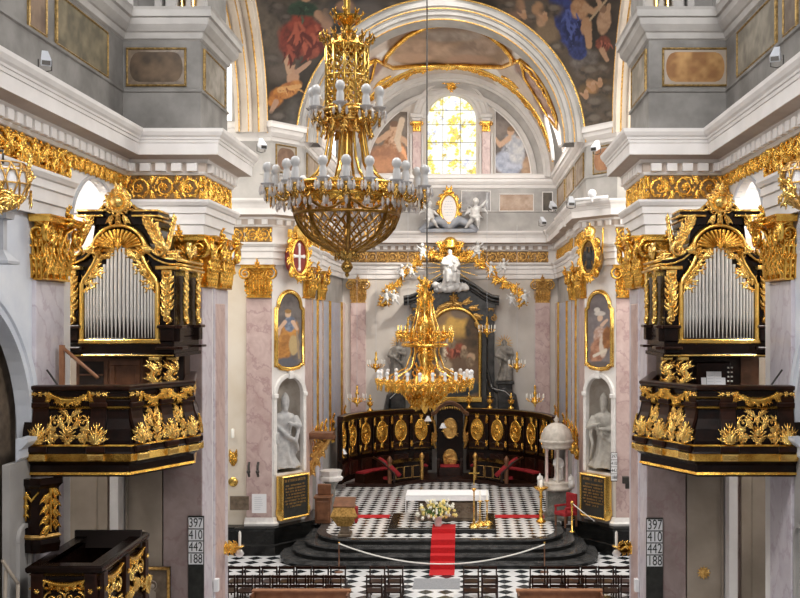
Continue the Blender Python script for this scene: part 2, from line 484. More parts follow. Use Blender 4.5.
def sight(p): return (XV+(p[0]-CX)*FPX/p[1], YH-(p[2]-CZ)*FPX/p[1])
# ================================================================== THE SETTING
ZC = 12.2          # top of the main cornice
S = MB
LW = frame((-6.64,0,0), (0,1,0))                 # nave wall: u = depth, h towards the nave
CH = V((.94,1.2,0)).normalized()
CHL = frame((-5.8,34.5,0), CH)                   # chamfered face of the crossing pier
def arch_wall(mb, fr, u0, u1, v0, v1, cu, r, spring, base, thick, n=20):
    pts = arc(cu, spring, r, PI, 0, n)
    def q(a,b,c,d,h): mb.add([fr(*p,h) for p in (a,b,c,d)], [(0,1,2,3) if h >= 0 else (3,2,1,0)])
    for h in (0, -thick):
        if cu-r > u0+1e-4: q((u0,v0),(cu-r,v0),(cu-r,v1),(u0,v1),h)
        if cu+r < u1-1e-4: q((cu+r,v0),(u1,v0),(u1,v1),(cu+r,v1),h)
        if base > v0+1e-4: q((cu-r,v0),(cu+r,v0),(cu+r,base),(cu-r,base),h)
        for a,b in zip(pts,pts[1:]): q(a,b,(b[0],v1),(a[0],v1),h)
    line = [(cu-r,base)]+pts+[(cu+r,base)]
    if base > v0+1e-4: line = line+[(cu-r,base)]
    for a,b in zip(line,line[1:]):
        mb.add([fr(*a,0),fr(*b,0),fr(*b,-thick),fr(*a,-thick)], [(0,3,2,1)])
    mb.add([fr(u0,v1,0),fr(u1,v1,0),fr(u1,v1,-thick),fr(u0,v1,-thick)], [(0,1,2,3)])
def arch_ring(mb, fr, cu, cv, prof, a0=0, a1=PI, n=40):
    """moulding bent round an arch: prof [(radius, h)]"""
    m = len(prof); vs = []
    for i in range(n+1):
        a = a0+(a1-a0)*i/n
        for r,h in prof: vs.append(fr(cu+r*math.cos(a), cv+r*math.sin(a), h))
    mb.add(vs, [(i*m+j,(i+1)*m+j,(i+1)*m+j+1,i*m+j+1) for i in range(n) for j in range(m-1)], False)
DXR = .27
def pair(o, name_r, dx=0):
    struct(o); c = mir_struct(o, name_r); c.location.x += dx; return o, c
# ---------------- floors and steps
mb = MB(); mb.add([(-11,2,0),(11,2,0),(11,36.5,0),(-11,36.5,0)], [(0,1,2,3)]); mb.add([(-11,2,-.2),(11,2,-.2),(11,36.5,-.2),(-11,36.5,-.2)], [(3,2,1,0)])
struct(mb.build('floor', 'nave_floor'))
def platform(X, D, R, back=38.0):
    p = [(-X,back)]+[(-X+R-R*math.cos(a), D+R-R*math.sin(a)) for a in [PI/2*i/10 for i in range(11)]]
    return p+[(-x,y) for x,y in reversed(p)]
for k in range(4):
    mb = MB(); fr = frame((0,0,0),(1,0,0),(0,1,0))
    X = 5.35-.36*k; D = 32.35+.36*k
    mb.prism(platform(X, D+.03, 1.5), fr, .18*k, .18*k+.125)
    o = struct(mb.build('floor_step_%d'%(k+1), 'black_marble'))
    mb = MB(); mb.prism(platform(X+.03, D, 1.53), fr, .18*k+.125, .18*k+.18); mb.build('nosing','marble_edge_glint',o)
mb = MB(); fr = frame((0,0,0),(1,0,0),(0,1,0))
mb.prism(platform(4.27-.28, 33.43+.28, 1.3, 36.4), fr, .715, .726)
mb.prism([(-4.9,36.4),(5.15,36.4),(5.15,47.6),(-4.9,47.6)], fr, .60, .726)
struct(mb.build('floor_chancel', 'checker_floor'))
# ---------------- nave walls with the chapel arch and the organ bay
mb = MB()
arch_wall(mb, LW, 11.5, 17.95, 0, 12.0, 14.8, 2.5, 6.1, 0, .22, 28)
lw, rw = pair(mb.build('wall_left', 'cool_plaster'), 'wall_right')
mb = MB()
arch_wall(mb, frame((-6.57,0,0),(0,1,0)), 18.6, 22.0, 0, 11.0, 20.2, 1.3, 9.66, 0, .18, 24)
pair(mb.build('wall_left_bay', 'white_plaster'), 'wall_right_bay')
mb = MB(); arch_ring(mb, frame((-6.57,0,0),(0,1,0)), 20.2, 9.66, [(1.30,-.1),(1.30,.03),(1.37,.03),(1.37,0)])
pair(mb.build('trim_1', 'grey_metal'), 'trim_2')
mb = MB()
mb.box((-9.2,15.5,0),(-8.9,22.0,14.5)); mb.box((-9.2,18.0,0),(-6.76,18.3,11.9))
pair(mb.build('wall_left_chapel', 'white_plaster'), 'wall_right_chapel')
mb = MB(); mb.box((-7.3,11.9,0),(-7.0,17.55,9))
cl, cr = pair(mb.build('wall_left_recess', 'stone_brown'), 'wall_right_recess')
mb = MB(); arch_ring(mb, LW, 14.8, 6.1, [(2.5,0),(2.5,.05),(2.62,.05),(2.64,.09),(2.78,.09),(2.80,.04),(2.86,.04),(2.86,0)])
mb.sweep([(0,5.75),(.05,5.8),(.05,5.95),(.12,6.0),(.2,6.08),(.2,6.14),(0,6.14)], [(-6.63,16.75),(-6.63,17.42)])
pair(mb.build('trim_3', 'cool_plaster'), 'trim_4')
mb = MB(); mb.fbox(LW,16.5,17.38,0,5.74,-.1,.02)
arch_ring(mb, LW, 17.0, 4.4, [(.20,.02),(.20,.08),(.27,.08),(.27,.02)], n=14)
for a in (16.74,17.2): mb.fbox(LW, a, a+.07, 2.2, 4.4, .02, .08, .01)
pair(mb.build('trim_66','pale_grey'),'trim_67')
# ---------------- pilasters and the western crossing piers
mb = MB(); mb.fbox(LW, 17.4, 18.62, 0, 8.83, 0, .07, .015)
pair(mb.build('column_1', 'lilac_marble'), 'column_2')
mb = MB(); mb.box((-9.6,22.0,0),(-4.97,24.3,9.99))
pair(mb.build('wall_left_pier', 'umber_marble'), 'wall_right_pier')
PW = frame((0,22.0,0),(1,0,0))                                        # west face: h towards the camera (-Y)
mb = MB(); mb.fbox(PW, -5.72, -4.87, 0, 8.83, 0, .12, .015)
pair(mb.build('column_3', 'shaded_pink_marble'), 'column_4')
PI_ = frame((-4.97,0,0),(0,1,0))
mb = MB(); mb.fbox(PI_, 21.9, 22.75, 0, 8.83, -.02, .11, .02); mb.fbox(PI_, 23.0, 24.28, 0, 8.83, 0, .10, .02)
pair(mb.build('column_5', 'lilac_marble'), 'column_6')
mb = MB(); mb.fbox(PI_, 22.75, 23.0, 0, 8.83, 0, .06); pair(mb.build('column_7', 'white_marble'), 'column_8')
mb = MB(); mb.fbox(PI_, 23.05, 23.95, .3, 8.5, .05, .115, .03); pair(mb.build('column_9', 'pink_marble'), 'column_10')
mb = MB()
mb.box((-8.9,21.9,0),(-6.95,22.0,9.9)); mb.box((-6.5,21.9,0),(-5.75,22.0,9.5))
pair(mb.build('wall_left_dado', 'dado_stone'), 'wall_right_dado')
mb = MB()
for a,b in ((-8.2,-7.15),): 
    mb.fbox(PW, a, b, 1.0, 5.0, .1, .13, .03)
mb.fbox(PW, -6.98,-6.93,0,9.5,.09,.15); mb.fbox(PW, -6.54,-6.49,0,9.5,.09,.15)
pair(mb.build('trim_5', 'dado_stone'), 'trim_6')
# ---------------- entablatures
ARCHI = [(0,9.97),(.05,9.97),(.05,10.18),(.09,10.20),(.09,10.42),(.13,10.44),(.13,10.58),(.17,10.60),(.22,10.68),(.22,10.73),(.02,10.73),(.02,11.0)]
CORN = [(0,11.0),(.02,11.0),(.02,11.27),(.07,11.28),(.10,11.33),(.10,11.53),(.16,11.54),(.18,11.60)]
SOFF = [(.18,11.60),(.20,11.62),(.42,11.67),(.44,11.66)]
CORO = [(.44,11.66),(.46,11.66),(.46,11.90),(.48,11.91),(.49,11.97),(.51,11.98),(.52,12.02),(.56,12.06),(.60,12.13),(.61,12.20),(0,12.22)]
NP = [(-6.57,9.5),(-6.57,21.88),(-4.87,21.88),(-4.87,24.4),(-9.4,24.4)]
AP_A = [(-6.57,9.5),(-6.57,18.78)]; AP_B = [(-6.57,21.6),(-6.57,21.88),(-4.87,21.88),(-4.87,24.4),(-9.4,24.4)]
CP = [(-9.4,34.62),(-6.72,34.62),(-6.72,34.48),(-5.78,34.48),(-4.84,35.68),(-4.84,37.6),(-4.92,37.6),(-4.92,39.2),(-4.84,39.2),(-4.84,40.4),(-4.92,40.4),(-4.92,46.9),(-4.84,46.9),(-4.84,47.55),(-3.86,47.55)]
CPr = CP[:-1]+[(-3.86,47.55),(-3.86,47.62),(.135,47.62)]
mb = MB(); mb.sweep(ARCHI, AP_A); mb.sweep(ARCHI, AP_B); pair(mb.build('trim_7','white_plaster'),'trim_8')
mb = MB(); mb.sweep(CORN, NP); pair(mb.build('trim_9','white_plaster'),'trim_10')
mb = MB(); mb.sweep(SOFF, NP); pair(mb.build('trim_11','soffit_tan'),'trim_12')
mb = MB(); mb.sweep(CORO, NP); pair(mb.build('cornice_left','white_plaster'),'cornice_right')
mb = MB(); mb.sweep(ARCHI+CORN[2:], CPr); pair(mb.build('trim_13','white_plaster'),'trim_14',DXR)
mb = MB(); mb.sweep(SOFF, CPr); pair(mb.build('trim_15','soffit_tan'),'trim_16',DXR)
mb = MB(); mb.sweep(CORO, CPr); pair(mb.build('cornice_left_chancel','white_plaster'),'cornice_right_chancel',DXR)
def dentils(mb, path, step=.33, w=.225):
    for a,b in zip(path,path[1:]):
        d = V((b[0]-a[0],b[1]-a[1],0)); L = d.length
        if L < .3: continue
        d.normalize(); fr = frame((a[0],a[1],0), d)
        n = max(1,int(L/step)); st = L/n
        for i in range(n): mb.fbox(fr, st*(i+.5)-w/2, st*(i+.5)+w/2, 11.345, 11.525, .09, .20, .006)
mb = MB(); mb.sweep([(.08,11.34),(.104,11.34),(.104,11.526),(.08,11.526)],NP); pair(mb.build('trim_62','soffit_tan'),'trim_63')
mb = MB(); mb.sweep([(.08,11.34),(.104,11.34),(.104,11.526),(.08,11.526)],CPr); pair(mb.build('trim_64','soffit_tan'),'trim_65',DXR)
mb = MB(); dentils(mb, NP); pair(mb.build('trim_17','white_plaster'),'trim_18')
mb = MB(); dentils(mb, CPr, .36, .2); pair(mb.build('trim_19','white_plaster'),'trim_20',DXR)
# ---------------- attic storey
ATT = [(0,12.15),(0,13.10),(.04,13.12),(.04,13.18),(0,13.20),(0,14.25)]
ATC = [(0,14.25),(.05,14.28),(.08,14.40),(.12,14.42),(.22,14.55),(.24,14.68),(.30,14.70),(.30,14.84),(.33,14.90),(-.6,14.92)]
NPa = [(-6.62,9.5),(-6.62,21.95),(-4.92,21.95),(-4.92,24.4),(-9.4,24.4)]
CPa = [(-9.4,34.8),(-6.3,34.8),(-5.86,34.62),(-4.92,35.78),(-4.92,47.45),(.135,47.45)]
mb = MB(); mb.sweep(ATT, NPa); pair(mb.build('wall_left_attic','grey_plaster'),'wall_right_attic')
mb = MB(); mb.sweep(ATC, NPa); pair(mb.build('trim_21','pale_grey'),'trim_22')
mb = MB(); mb.sweep(ATT, CPa); pair(mb.build('wall_left_chancel_attic','pale_grey'),'wall_right_chancel_attic',DXR)
mb = MB(); mb.sweep(ATC, CPa); pair(mb.build('trim_23','white_plaster'),'trim_24',DXR)
# ---------------- walls of crossing and chancel
mb = MB(); mb.box((-10.2,34.75,0),(-6.16,35.05,12.2)); pair(mb.build('wall_left_transept','cream_plaster'),'wall_right_transept',DXR)
mb = MB(); mb.box((-10.2,34.75,12.2),(-6.16,35.05,20)); pair(mb.build('wall_left_transept_upper','pale_grey'),'wall_right_transept_upper',DXR)
mb = MB()
TE = frame((0,34.75,0),(1,0,0))
mb.fbox(TE, -6.69,-5.80,0,8.83,0,.25,.015); pair(mb.build('column_11','pink_marble'),'column_12',DXR)
mb = MB(); arch_wall(mb, CHL, 0, 1.524, 0, 9.99, .79, .60, 5.45, 2.72, .12); 
pair(mb.build('wall_left_chamfer','white_plaster'),'wall_right_chamfer',DXR)
mb = MB()      # the niche behind it
rows = []
for i in range(15):
    a = PI*i/14
    col = [CHL(.79-.60*math.cos(a), z, -.10-.55*math.sin(a)) for z in (2.72,5.45)]
    for k in range(1,7):
        b = PI/2*k/6; col.append(CHL(.79-.60*math.cos(a)*math.cos(b), 5.45+.60*math.sin(b), -.10-.55*math.sin(a)*math.cos(b)))
    rows.append(col)
mb.grid(rows)
mb.add([CHL(.79-.60*math.cos(PI*i/14), 2.72, -.10-.55*math.sin(PI*i/14)) for i in range(15)], [tuple(range(15))])
pair(mb.build('wall_left_niche','niche_stone'),'wall_right_niche',DXR)
mb = MB(); arch_ring(mb, CHL, .79, 5.45, [(.60,-.02),(.60,.07),(.66,.09),(.74,.09),(.76,.05),(.76,-.02)], n=24)
for sx in (-1,1):
    mb.fbox(CHL, .79+sx*.68-.07, .79+sx*.68+.07, 2.7, 5.36, -.02, .07, .01)
    mb.fbox(CHL, .79+sx*.68-.10, .79+sx*.68+.10, 5.36, 5.50, -.02, .12, .015)
mb.fbox(CHL, .70,.88,6.0,6.28,.04,.14,.02)
pair(mb.build('trim_25','white_marble'),'trim_26',DXR)
mb = MB()
SW = frame((-4.98,0,0),(0,1,0))
mb.fbox(SW, 35.75, 47.8, 0, 9.99, -.2, 0); mb.fbox(SW, 35.75,47.8, 12, 14.8,-.2,0)
pair(mb.build('wall_left_chancel','pale_grey'),'wall_right_chancel',DXR)
mb = MB(); mb.fbox(SW, 35.8, 37.5, .72, 8.83, 0, .12, .02); mb.fbox(SW, 46.85,47.6,.72,8.83,0,.12,.02)
pair(mb.build('column_13','pink_marble'),'column_14',DXR)
mb = MB(); mb.fbox(SW, 37.75, 39.1, 3.2, 8.8, 0, .03); mb.fbox(SW, 40.5,42.6,3.2,8.8,0,.03); mb.fbox(SW, 43.0,46.6,3.2,8.8,0,.03)
pair(mb.build('trim_27','blue_marble'),'trim_28',DXR)
mb = MB()
for a in (37.62, 39.12, 40.3, 42.7, 46.7): mb.fbox(SW, a, a+.2, 3.1, 8.85, 0, .10, .03)
pair(mb.build('trim_29','gold'),'trim_30',DXR)
mb = MB(); mb.fbox(SW, 39.25, 40.25, .72, 8.83, 0, .10, .02); pair(mb.build('column_15','lilac_marble'),'column_16',DXR)
mb = MB()      # plinths of black marble under the niches
q = [CHL(-.1,0,.0), CHL(1.62,0,.0)]
mb.sweep([(0,0),(.30,0),(.30,.35),(.24,.38),(.24,.82),(.28,.88),(.30,.95),(0,.98)], [(-8.2,34.6),(-6.72,34.6),(-6.72,34.45),(-5.78,34.45),(-4.84,35.65),(-4.84,37.4)])
pair(mb.build('baseboard_left','black_marble'),'baseboard_right',DXR)
mb = MB()      # pale base mouldings above it
mb.sweep([(0,.98),(.16,.98),(.18,1.06),(.10,1.12),(.05,1.25),(0,1.25)], [(-6.72,34.48),(-5.78,34.48),(-5.70,34.58)])
pair(mb.build('trim_31','white_marble'),'trim_32',DXR)
# end wall with the window
EW = frame((0,47.62,0),(1,0,0))
WU = (PX(451.5,47.6)); WR = 24.5/21
ZS = PZ(119,47.6); ZB = PZ(178,47.6)
mb = MB(); arch_wall(mb, EW, -5.4, 5.7, 0, 20.5, WU, WR, ZS, ZB, .45, 24)
struct(mb.build('wall_back','apse_grey'))
mb = MB()
mb.prism([(WU-WR,ZB),(WU+WR,ZB)]+arc(WU,ZS,WR,0,PI,20), EW, -.40,-.36); struct(mb.build('window_1','stained_glass'))
mb = MB()
for i in (-1,1): mb.fbox(EW, WU+i*.42-.012, WU+i*.42+.012, ZB, ZS+WR*.92, -.36,-.32)
for z in (ZB+.9,ZB+1.75,ZB+2.6,ZB+3.3): mb.fbox(EW, WU-WR, WU+WR, z-.012, z+.012, -.36,-.32)
struct(mb.build('window_1_frame','dark_metal'))
mb = MB()
arch_ring(mb, EW, WU, ZS, [(WR,-.05),(WR,.08),(WR+.12,.10),(WR+.14,.16),(WR+.30,.18),(WR+.34,.12),(WR+.52,.14),(WR+.56,.22),(WR+.66,.22),(WR+.68,0)], n=30)
for sx in (-1,1):
    u = WU+sx*(WR+.48)
    mb.fbox(EW, u-.30,u+.30,ZS+.02,ZS+.22,0,.34,.03); mb.fbox(EW, u-.22,u+.22,ZS-.12,ZS+.02,0,.26,.02)
    mb.fbox(EW, u-.32,u-.22,ZB,ZS-.7,0,.14,.015); mb.fbox(EW, u+.22,u+.32,ZB,ZS-.7,0,.14,.015)
struct(mb.build('trim_33','arch_grey'))
mb = MB()
for sx in (-1,1):
    u = WU+sx*(WR+.48); mb.fbox(EW, u-.20,u+.20,ZB,ZS-.62,0,.16,.02)
struct(mb.build('column_17','pink_marble'))
# pilasters of the end wall
mb = MB(); mb.fbox(EW, -4.6,-3.88,.72,8.83,0,.10,.015); pair(mb.build('column_19','pink_marble'),'column_20',DXR)
# rings of the end arch
ZV = 14.75
mb = MB()
arch_ring(mb, EW, 0, ZV, [(4.9,.55),(4.86,.62),(4.66,.62),(4.62,.5),(4.55,.45),(4.55,.20)], n=48)
arch_ring(mb, EW, 0.05, ZV-.0, [(4.20,.10),(4.18,.22),(4.02,.24),(3.95,.16),(3.95,0)], n=48)
struct(mb.build('trim_34','arch_grey'))
mb = MB(); arch_ring(mb, EW, 0, ZV, [(4.56,.32),(4.30,.14),(4.18,.06)], n=48); struct(mb.build('trim_35','pale_grey'))
# sill under the lunette
mb = MB(); mb.fbox(EW, -4.9,4.9,14.55,14.72,0,.20,.02); mb.fbox(EW,-4.9,4.9,14.72,14.80,0,.34,.03); struct(mb.build('trim_36','white_plaster'))
# ---------------- crossing arches
AW = frame((0,35.7,0),(1,0,0))
ZA = 14.38
mb = MB()
arch_ring(mb, AW, 0, ZA, [(5.14,-.3),(5.14,.10),(5.02,.12),(4.99,.22),(4.84,.22),(4.82,.15),(4.70,.15),(4.68,.10),(4.56,.10),(4.53,.02),(4.42,0),(4.40,-.06),(4.40,-.95),(4.86,-.95)], n=64)
struct(mb.build('trim_37','pale_grey'))
mb = MB()
for r,h in ((5.16,.11),(4.76,.17),(4.42,.02)): arch_ring(mb, AW, 0, ZA, [(r,h-.03),(r+.01,h+.02),(r-.02,h+.02),(r-.03,h-.03)], n=64)
struct(mb.build('trim_38','gold_bronze'))
TW = frame((-6.0,0,0),(0,1,0)); TZ = 14.5; TU = 29.5
mb = MB()
arch_ring(mb, TW, TU, TZ, [(5.1,-.05),(4.92,0),(4.90,.06),(4.80,.06),(4.78,.0),(4.70,-.02),(4.70,-.18),(4.78,-.2),(4.78,-.42),(4.66,-.44),(4.66,-.62),(4.76,-.64),(4.76,-.86),(4.66,-.88),(4.66,-1.0),(5.2,-1.0)], n=64)
pair(mb.build('trim_39','arch_tan'),'trim_40')
mb = MB()
for r,h in ((4.93,.05),(4.70,-.19),(4.67,-.53),(4.68,-.87)): arch_ring(mb, TW, TU, TZ, [(r,h-.03),(r-.03,h),(r,h+.03)], n=64)
pair(mb.build('trim_41','gold_bronze'),'trim_42')
# transept vault seen through the side arch, and its window
mb = MB(); mb.box((-10.4,24.4,14.9),(-10.2,35.0,20)); mb.box((-10.2,24.4,19.6),(-7.2,35,19.9)); pair(mb.build('ceiling_left_transept','cream_plaster'),'ceiling_right_transept')
mb = MB(); mb.prism([(-7.75,15.0),(-7.25,15.0),(-7.25,18.6),(-7.5,19.1),(-7.75,18.6)], TE, 0.01,.03); pair(mb.build('window_2','day_glass'),'window_3')
# strips of the western crossing arch above the attic
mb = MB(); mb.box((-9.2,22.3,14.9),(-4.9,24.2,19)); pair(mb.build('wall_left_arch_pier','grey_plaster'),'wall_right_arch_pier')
mb = MB()
for a,b,h in ((-6.6,-6.42,.30),(-5.95,-5.78,.35),(-5.72,-5.45,.30),(-5.3,-5.15,.2),(-5.1,-4.85,.1)): mb.fbox(frame((0,22.3,0),(1,0,0)), a,b,14.9,19,0,h,.03)
pair(mb.build('trim_43','pale_grey'),'trim_44')
mb = MB()
for a in (-5.38,-5.13): mb.fbox(frame((0,22.3,0),(1,0,0)), a,a+.05,14.9,19,0,.26,.01)
pair(mb.build('trim_45','gold_smooth'),'trim_46')
# attic windows of the chancel vault (white daylight at its springing)
mb = MB(); mb.fbox(SW, 36.9, 39.6, 14.95, 17.2, -.02, .02); mb.fbox(SW, 41.6, 44.8, 14.95, 17.4, -.02,.02)
pair(mb.build('window_4','day_glass'),'window_5',DXR)
# ================================================================== GILDED ORNAMENT OF THE SETTING
def leafy(mb, fr, u0, u1, v0, v1, t, seed, n):
    """loose leafwork filling between big scrolls"""
    r = random.Random(seed)
    for i in range(n):
        a = r.uniform(0,2*PI); L = (v1-v0)*r.uniform(.25,.5)
        mb.leaf(fr, r.uniform(u0,u1), r.uniform(v0+.1,v1-.1), a, L, L*.6, t*r.uniform(.7,1.3), curl=t*.6, bend=r.uniform(-1.2,1.2), lobes=3)
NWF = frame((-6.55,0,0),(0,1,0)); PWF = frame((0,21.86,0),(1,0,0)); PIF = frame((-4.85,0,0),(0,1,0))
mb = MB()
mb.rinceau(NWF, 12.2, 18.75, 10.75, 11.26, .07)
leafy(mb, NWF, 12.2, 18.75, 10.7, 11.26, .10, 3, 46)
mb.rinceau(NWF, 18.75, 21.75, 11.0, 11.26, .06); leafy(mb, NWF, 18.6, 21.7, 10.98, 11.28, .07, 4, 20)
leafy(mb, NWF, 21.4, 21.85, 10.75, 11.2, .06, 14, 7)
pair(mb.build('trim_47','gold'),'trim_48')
mb = MB(); mb.rinceau(PWF, -6.5, -4.88, 10.76, 11.26, .05); leafy(mb, PWF, -6.5,-4.9,10.76,11.26,.03,5,4)
mb.rinceau(PIF, 21.9, 24.35, 10.76, 11.26, .06); leafy(mb, PIF, 21.9,24.3,10.76,11.26,.07,6,20)
pair(mb.build('trim_49','gold'),'trim_50')
mb = MB(); mb.fbox(NWF,9.6,18.78,10.74,11.27,0,.012); mb.fbox(PWF,-6.55,-4.86,10.74,11.27,0,.012); mb.fbox(PIF,21.86,24.4,10.74,11.27,0,.012)
pair(mb.build('trim_51','ochre_ground'),'trim_52')
mb = MB(); gd = MB()
def fz(a,b,skip=0):
    d = V((b[0]-a[0],b[1]-a[1],0)); L = d.length; fr = frame((a[0],a[1],0), d.normalized())
    mb.rinceau(fr, .03, L-.03, 10.77, 11.25, .05); leafy(mb, fr, .05,L-.05,10.78,11.25,.05,int(L*10),int(L*5)); gd.fbox(fr,0,L,10.74,11.27,.015,.03)
fz((-8.4,34.6),(-6.74,34.6)); fz((-6.72,34.46),(-5.80,34.46)); fz((-4.82,35.7),(-4.82,37.6)); fz((-4.90,37.6),(-4.90,39.2)); fz((-4.82,39.2),(-4.82,40.4)); fz((-4.90,40.4),(-4.90,46.9))
pair(mb.build('trim_53','gold'),'trim_54',DXR); pair(gd.build('trim_55','ochre_ground'),'trim_56',DXR)
mb = MB(); gd = MB(); fz((-3.84,47.59),(3.84,47.59)); fz((-4.78,47.52),(-3.86,47.52)); fz((3.86,47.52),(4.78,47.52)); struct(mb.build('trim_57','gold_bronze')); struct(gd.build('trim_58','ochre_ground'))

def capital(mb, fr, u0, u1, z0, z1, d=.15, halves=True):
    """one face of a composite capital: two tiers of acanthus, volutes, abacus and fleuron"""
    w = u1-u0; um = (u0+u1)/2; H = z1-z0
    mb.fbox(fr, u0+.02, u1-.02, z0, z1-.1*H, -.05, d*.5)
    mb.fbox(fr, u0-.02, u1+.02, z0, z0+.04*H, -.05, d*.75, .01)
    ab = [(u0-.16*w,z1-.11*H),(u1+.16*w,z1-.11*H),(u1+.19*w,z1),(u0-.19*w,z1)]
    mb.prism(ab, fr, -.05, d+.16); mb.fbox(fr,u0-.2*w,u1+.2*w,z1-.03*H,z1,-.05,d+.2,.01)
    for k in range(4):
        u = u0+w*(k+.5)/4
        mb.leaf(fr, u, z0+.03*H, PI/2, .38*H, .17*w, .07, curl=.10, h=d*.5, lobes=4)
    for k in range(5):
        u = u0+w*k/4
        mb.leaf(fr, u, z0+.10*H, PI/2, .58*H, .18*w, .07, curl=.14, h=d*.42, lobes=4)
    for sx in (-1,1):
        uu = um+sx*w*.52
        mb.spiral(fr, uu, z1-.27*H, .20*H, 1.7, PI/2, -sx, .045*H, .09, d+.05, n=22)
        mb.blade(fr, [(um+sx*w*.10,z0+.55*H,d*.6),(um+sx*w*.25,z1-.22*H,d*.8),(uu,z1-.075*H,d+.06)], [.03,.04,.04], .07)
        mb.spiral(fr, um+sx*w*.16, z1-.30*H, .11*H, 1.3, PI/2, sx, .03*H, .06, d*.7, n=14)
        mb.leaf(fr, uu, z1-.45*H, -PI/2, .2*H, .12*w, .06, curl=.05, h=d*.8, lobes=2)
    mb.rosette(fr, um, z1-.03*H, .13*H, 6, .10, d+.16)
    mb.leaf(fr, um, z1+.02*H, PI/2, .16*H, .10*w, .06, curl=.1, h=d+.12, lobes=3)
    mb.leaf(fr, um, z1-.5*H, PI/2, .34*H, .13*w, .06, curl=.10, h=d*.6, lobes=3)
def cap_on(col_l, faces, m='gold'):
    mb = MB()
    for f in faces: capital(mb, *f)
    ol = bpy.data.objects[col_l]; n = int(col_l.split('_')[1])
    c = mb.build('capital', m, ol)
    r = bpy.data.objects['column_%d'%(n+1)]; c2 = c.copy(); COL.objects.link(c2); c2.parent = r
Z0, Z1 = 8.83, 9.96
cap_on('column_1', [(frame((-6.57,0,0),(0,1,0)), 17.42, 18.6, Z0, Z1)])
mb = MB(); sf = frame((-6.5,17.42,0),(1,0,0))
mb.spiral(sf,-.02,Z1-.31,.20,1.7,PI/2,-1,.05,.09,.02)
for k in range(3):
    mb.leaf(sf,-.13+.09*k,Z0+.03,PI/2,.42,.16,.06,curl=.08,h=.02); mb.leaf(sf,-.1+.09*k,Z0+.12,PI/2,.60,.16,.06,curl=.1,h=.0)
side_cap = mb.build('capital_side','gold',bpy.data.objects['column_1']); c2 = side_cap.copy(); COL.objects.link(c2); c2.parent = bpy.data.objects['column_2']
cap_on('column_3', [(frame((0,21.88,0),(1,0,0)), -5.70,-4.88, Z0, Z1)])
cap_on('column_5', [(frame((-4.87,0,0),(0,1,0)), 21.95, 22.75, Z0, Z1), (frame((-4.87,0,0),(0,1,0)), 23.2, 24.2, Z0, Z1)])
cap_on('column_11', [(frame((0,34.5,0),(1,0,0)), -6.66,-5.83, Z0, Z1)])
cap_on('column_13', [(frame((-4.86,0,0),(0,1,0)), 35.95, 37.4, Z0, Z1), (CHL, 1.42,1.56,Z0,Z1,.03)])
cap_on('column_15', [(frame((-4.88,0,0),(0,1,0)), 39.25, 40.25, Z0, Z1)])
cap_on('column_19', [(EW, -4.58,-3.90, Z0, Z1)], 'gold_bronze')
# little capitals of the window
cw = bpy.data.objects['column_17']; mb = MB()
for sx in (-1,1):
    u = WU+sx*(WR+.48)
    mb.fbox(EW,u-.2,u+.2,ZS-.62,ZS-.12,0,.18,.02)
    for k in (-1,0,1): mb.leaf(EW, u+k*.13, ZS-.6, PI/2, .36, .14, .05, curl=.08, h=.17, lobes=3)
    for e in (-1,1): mb.spiral(EW, u+e*.22, ZS-.26, .10, 1.4, PI/2, -e, .03, .06, .2, n=14)
mb.build('capital','gold',cw)
mb = MB(); u=WU; v=ZS+WR+.42
for e in (-1,1):
    mb.leaf(EW,u,v,PI/2+e*.9,.42,.26,.08,curl=.05,bend=e*.7,h=.2); mb.leaf(EW,u+e*.2,v-.05,PI/2+e*1.5,.45,.22,.07,bend=e*.8,h=.18)
mb.rosette(EW,u,v,.2,7,.09,h=.22); mb.leaf(EW,u,v-.05,-PI/2,.32,.2,.07,h=.2)
struct(mb.build('trim_59','gold'))
mb = MB(); fs_ = frame((-4.95,0,0),(0,1,0))
for a in (37.72, 39.22, 40.4, 42.8, 46.8):
    for k in range(5): mb.leaf(fs_, a+.1, 3.0+.16*k, PI/2+(.5 if k%2 else -.5), .34,.22,.08,curl=.1,bend=.6,lobes=3,h=.08)
    mb.spiral(fs_, a+.1, 3.0, .18, 1.5, -PI/2, 1, .08, .16, .06)
pair(mb.build('trim_69','gold'),'trim_70',DXR)
# ================================================================== PAINTED SURFACES
def cyl_hit(px, py, r=4.84):
    a = (px-XV)/FPX; b = (YH-py)/FPX; c0 = CX; c1 = CZ-ZV
    A = a*a+b*b; B = 2*(a*c0+b*c1); C = c0*c0+c1*c1-r*r
    D = (-B+math.sqrt(max(B*B-4*A*C,0)))/(2*A)
    return c0+a*D, D, CZ+b*D
def VLT(u, v, h=0):                                                  # u along the curve from the crown, v depth
    r = 4.86-h; a = u/4.86
    return V((r*math.sin(a), v, ZV+r*math.cos(a)))
GREY0, GREY1 = (.16,.135,.11), (.26,.22,.185)
pv = Paint((.50,.42,.36),(.62,.54,.48),.05,11)
mx = lambda x: 896-x
for f in (lambda x:x, mx):
    pv.st([(f(372),112),(f(404),72)], 5, (.74,.72,.70)); pv.st([(f(374),62),(f(398),46)], 4, (.74,.72,.70))
    pv.st([(f(523),66),(f(536),82),(f(552),116)], 9, (.34,.20,.16), (.20,.14,.13)); pv.st([(f(530),82),(f(545),104)], 4, (.55,.40,.34),(.30,.18,.14))
pv.el(448,46,66,24,(.30,.20,.13),0,.1,(.20,.13,.085)).el(430,50,34,9,(.42,.28,.19),.1,.5,(.25,.16,.11)).el(478,48,26,8,(.40,.29,.22),-.1,.5,(.22,.15,.11)).el(452,36,30,6,(.38,.32,.27),0,.6,(.24,.19,.16)).el(412,58,22,5,(.42,.27,.18),0,.5).el(470,60,24,5,(.36,.22,.15),0,.5)
rows = [[VLT(-7.45+14.9*j/150, 36.6+11.0*i/60) for j in range(151)] for i in range(61)]
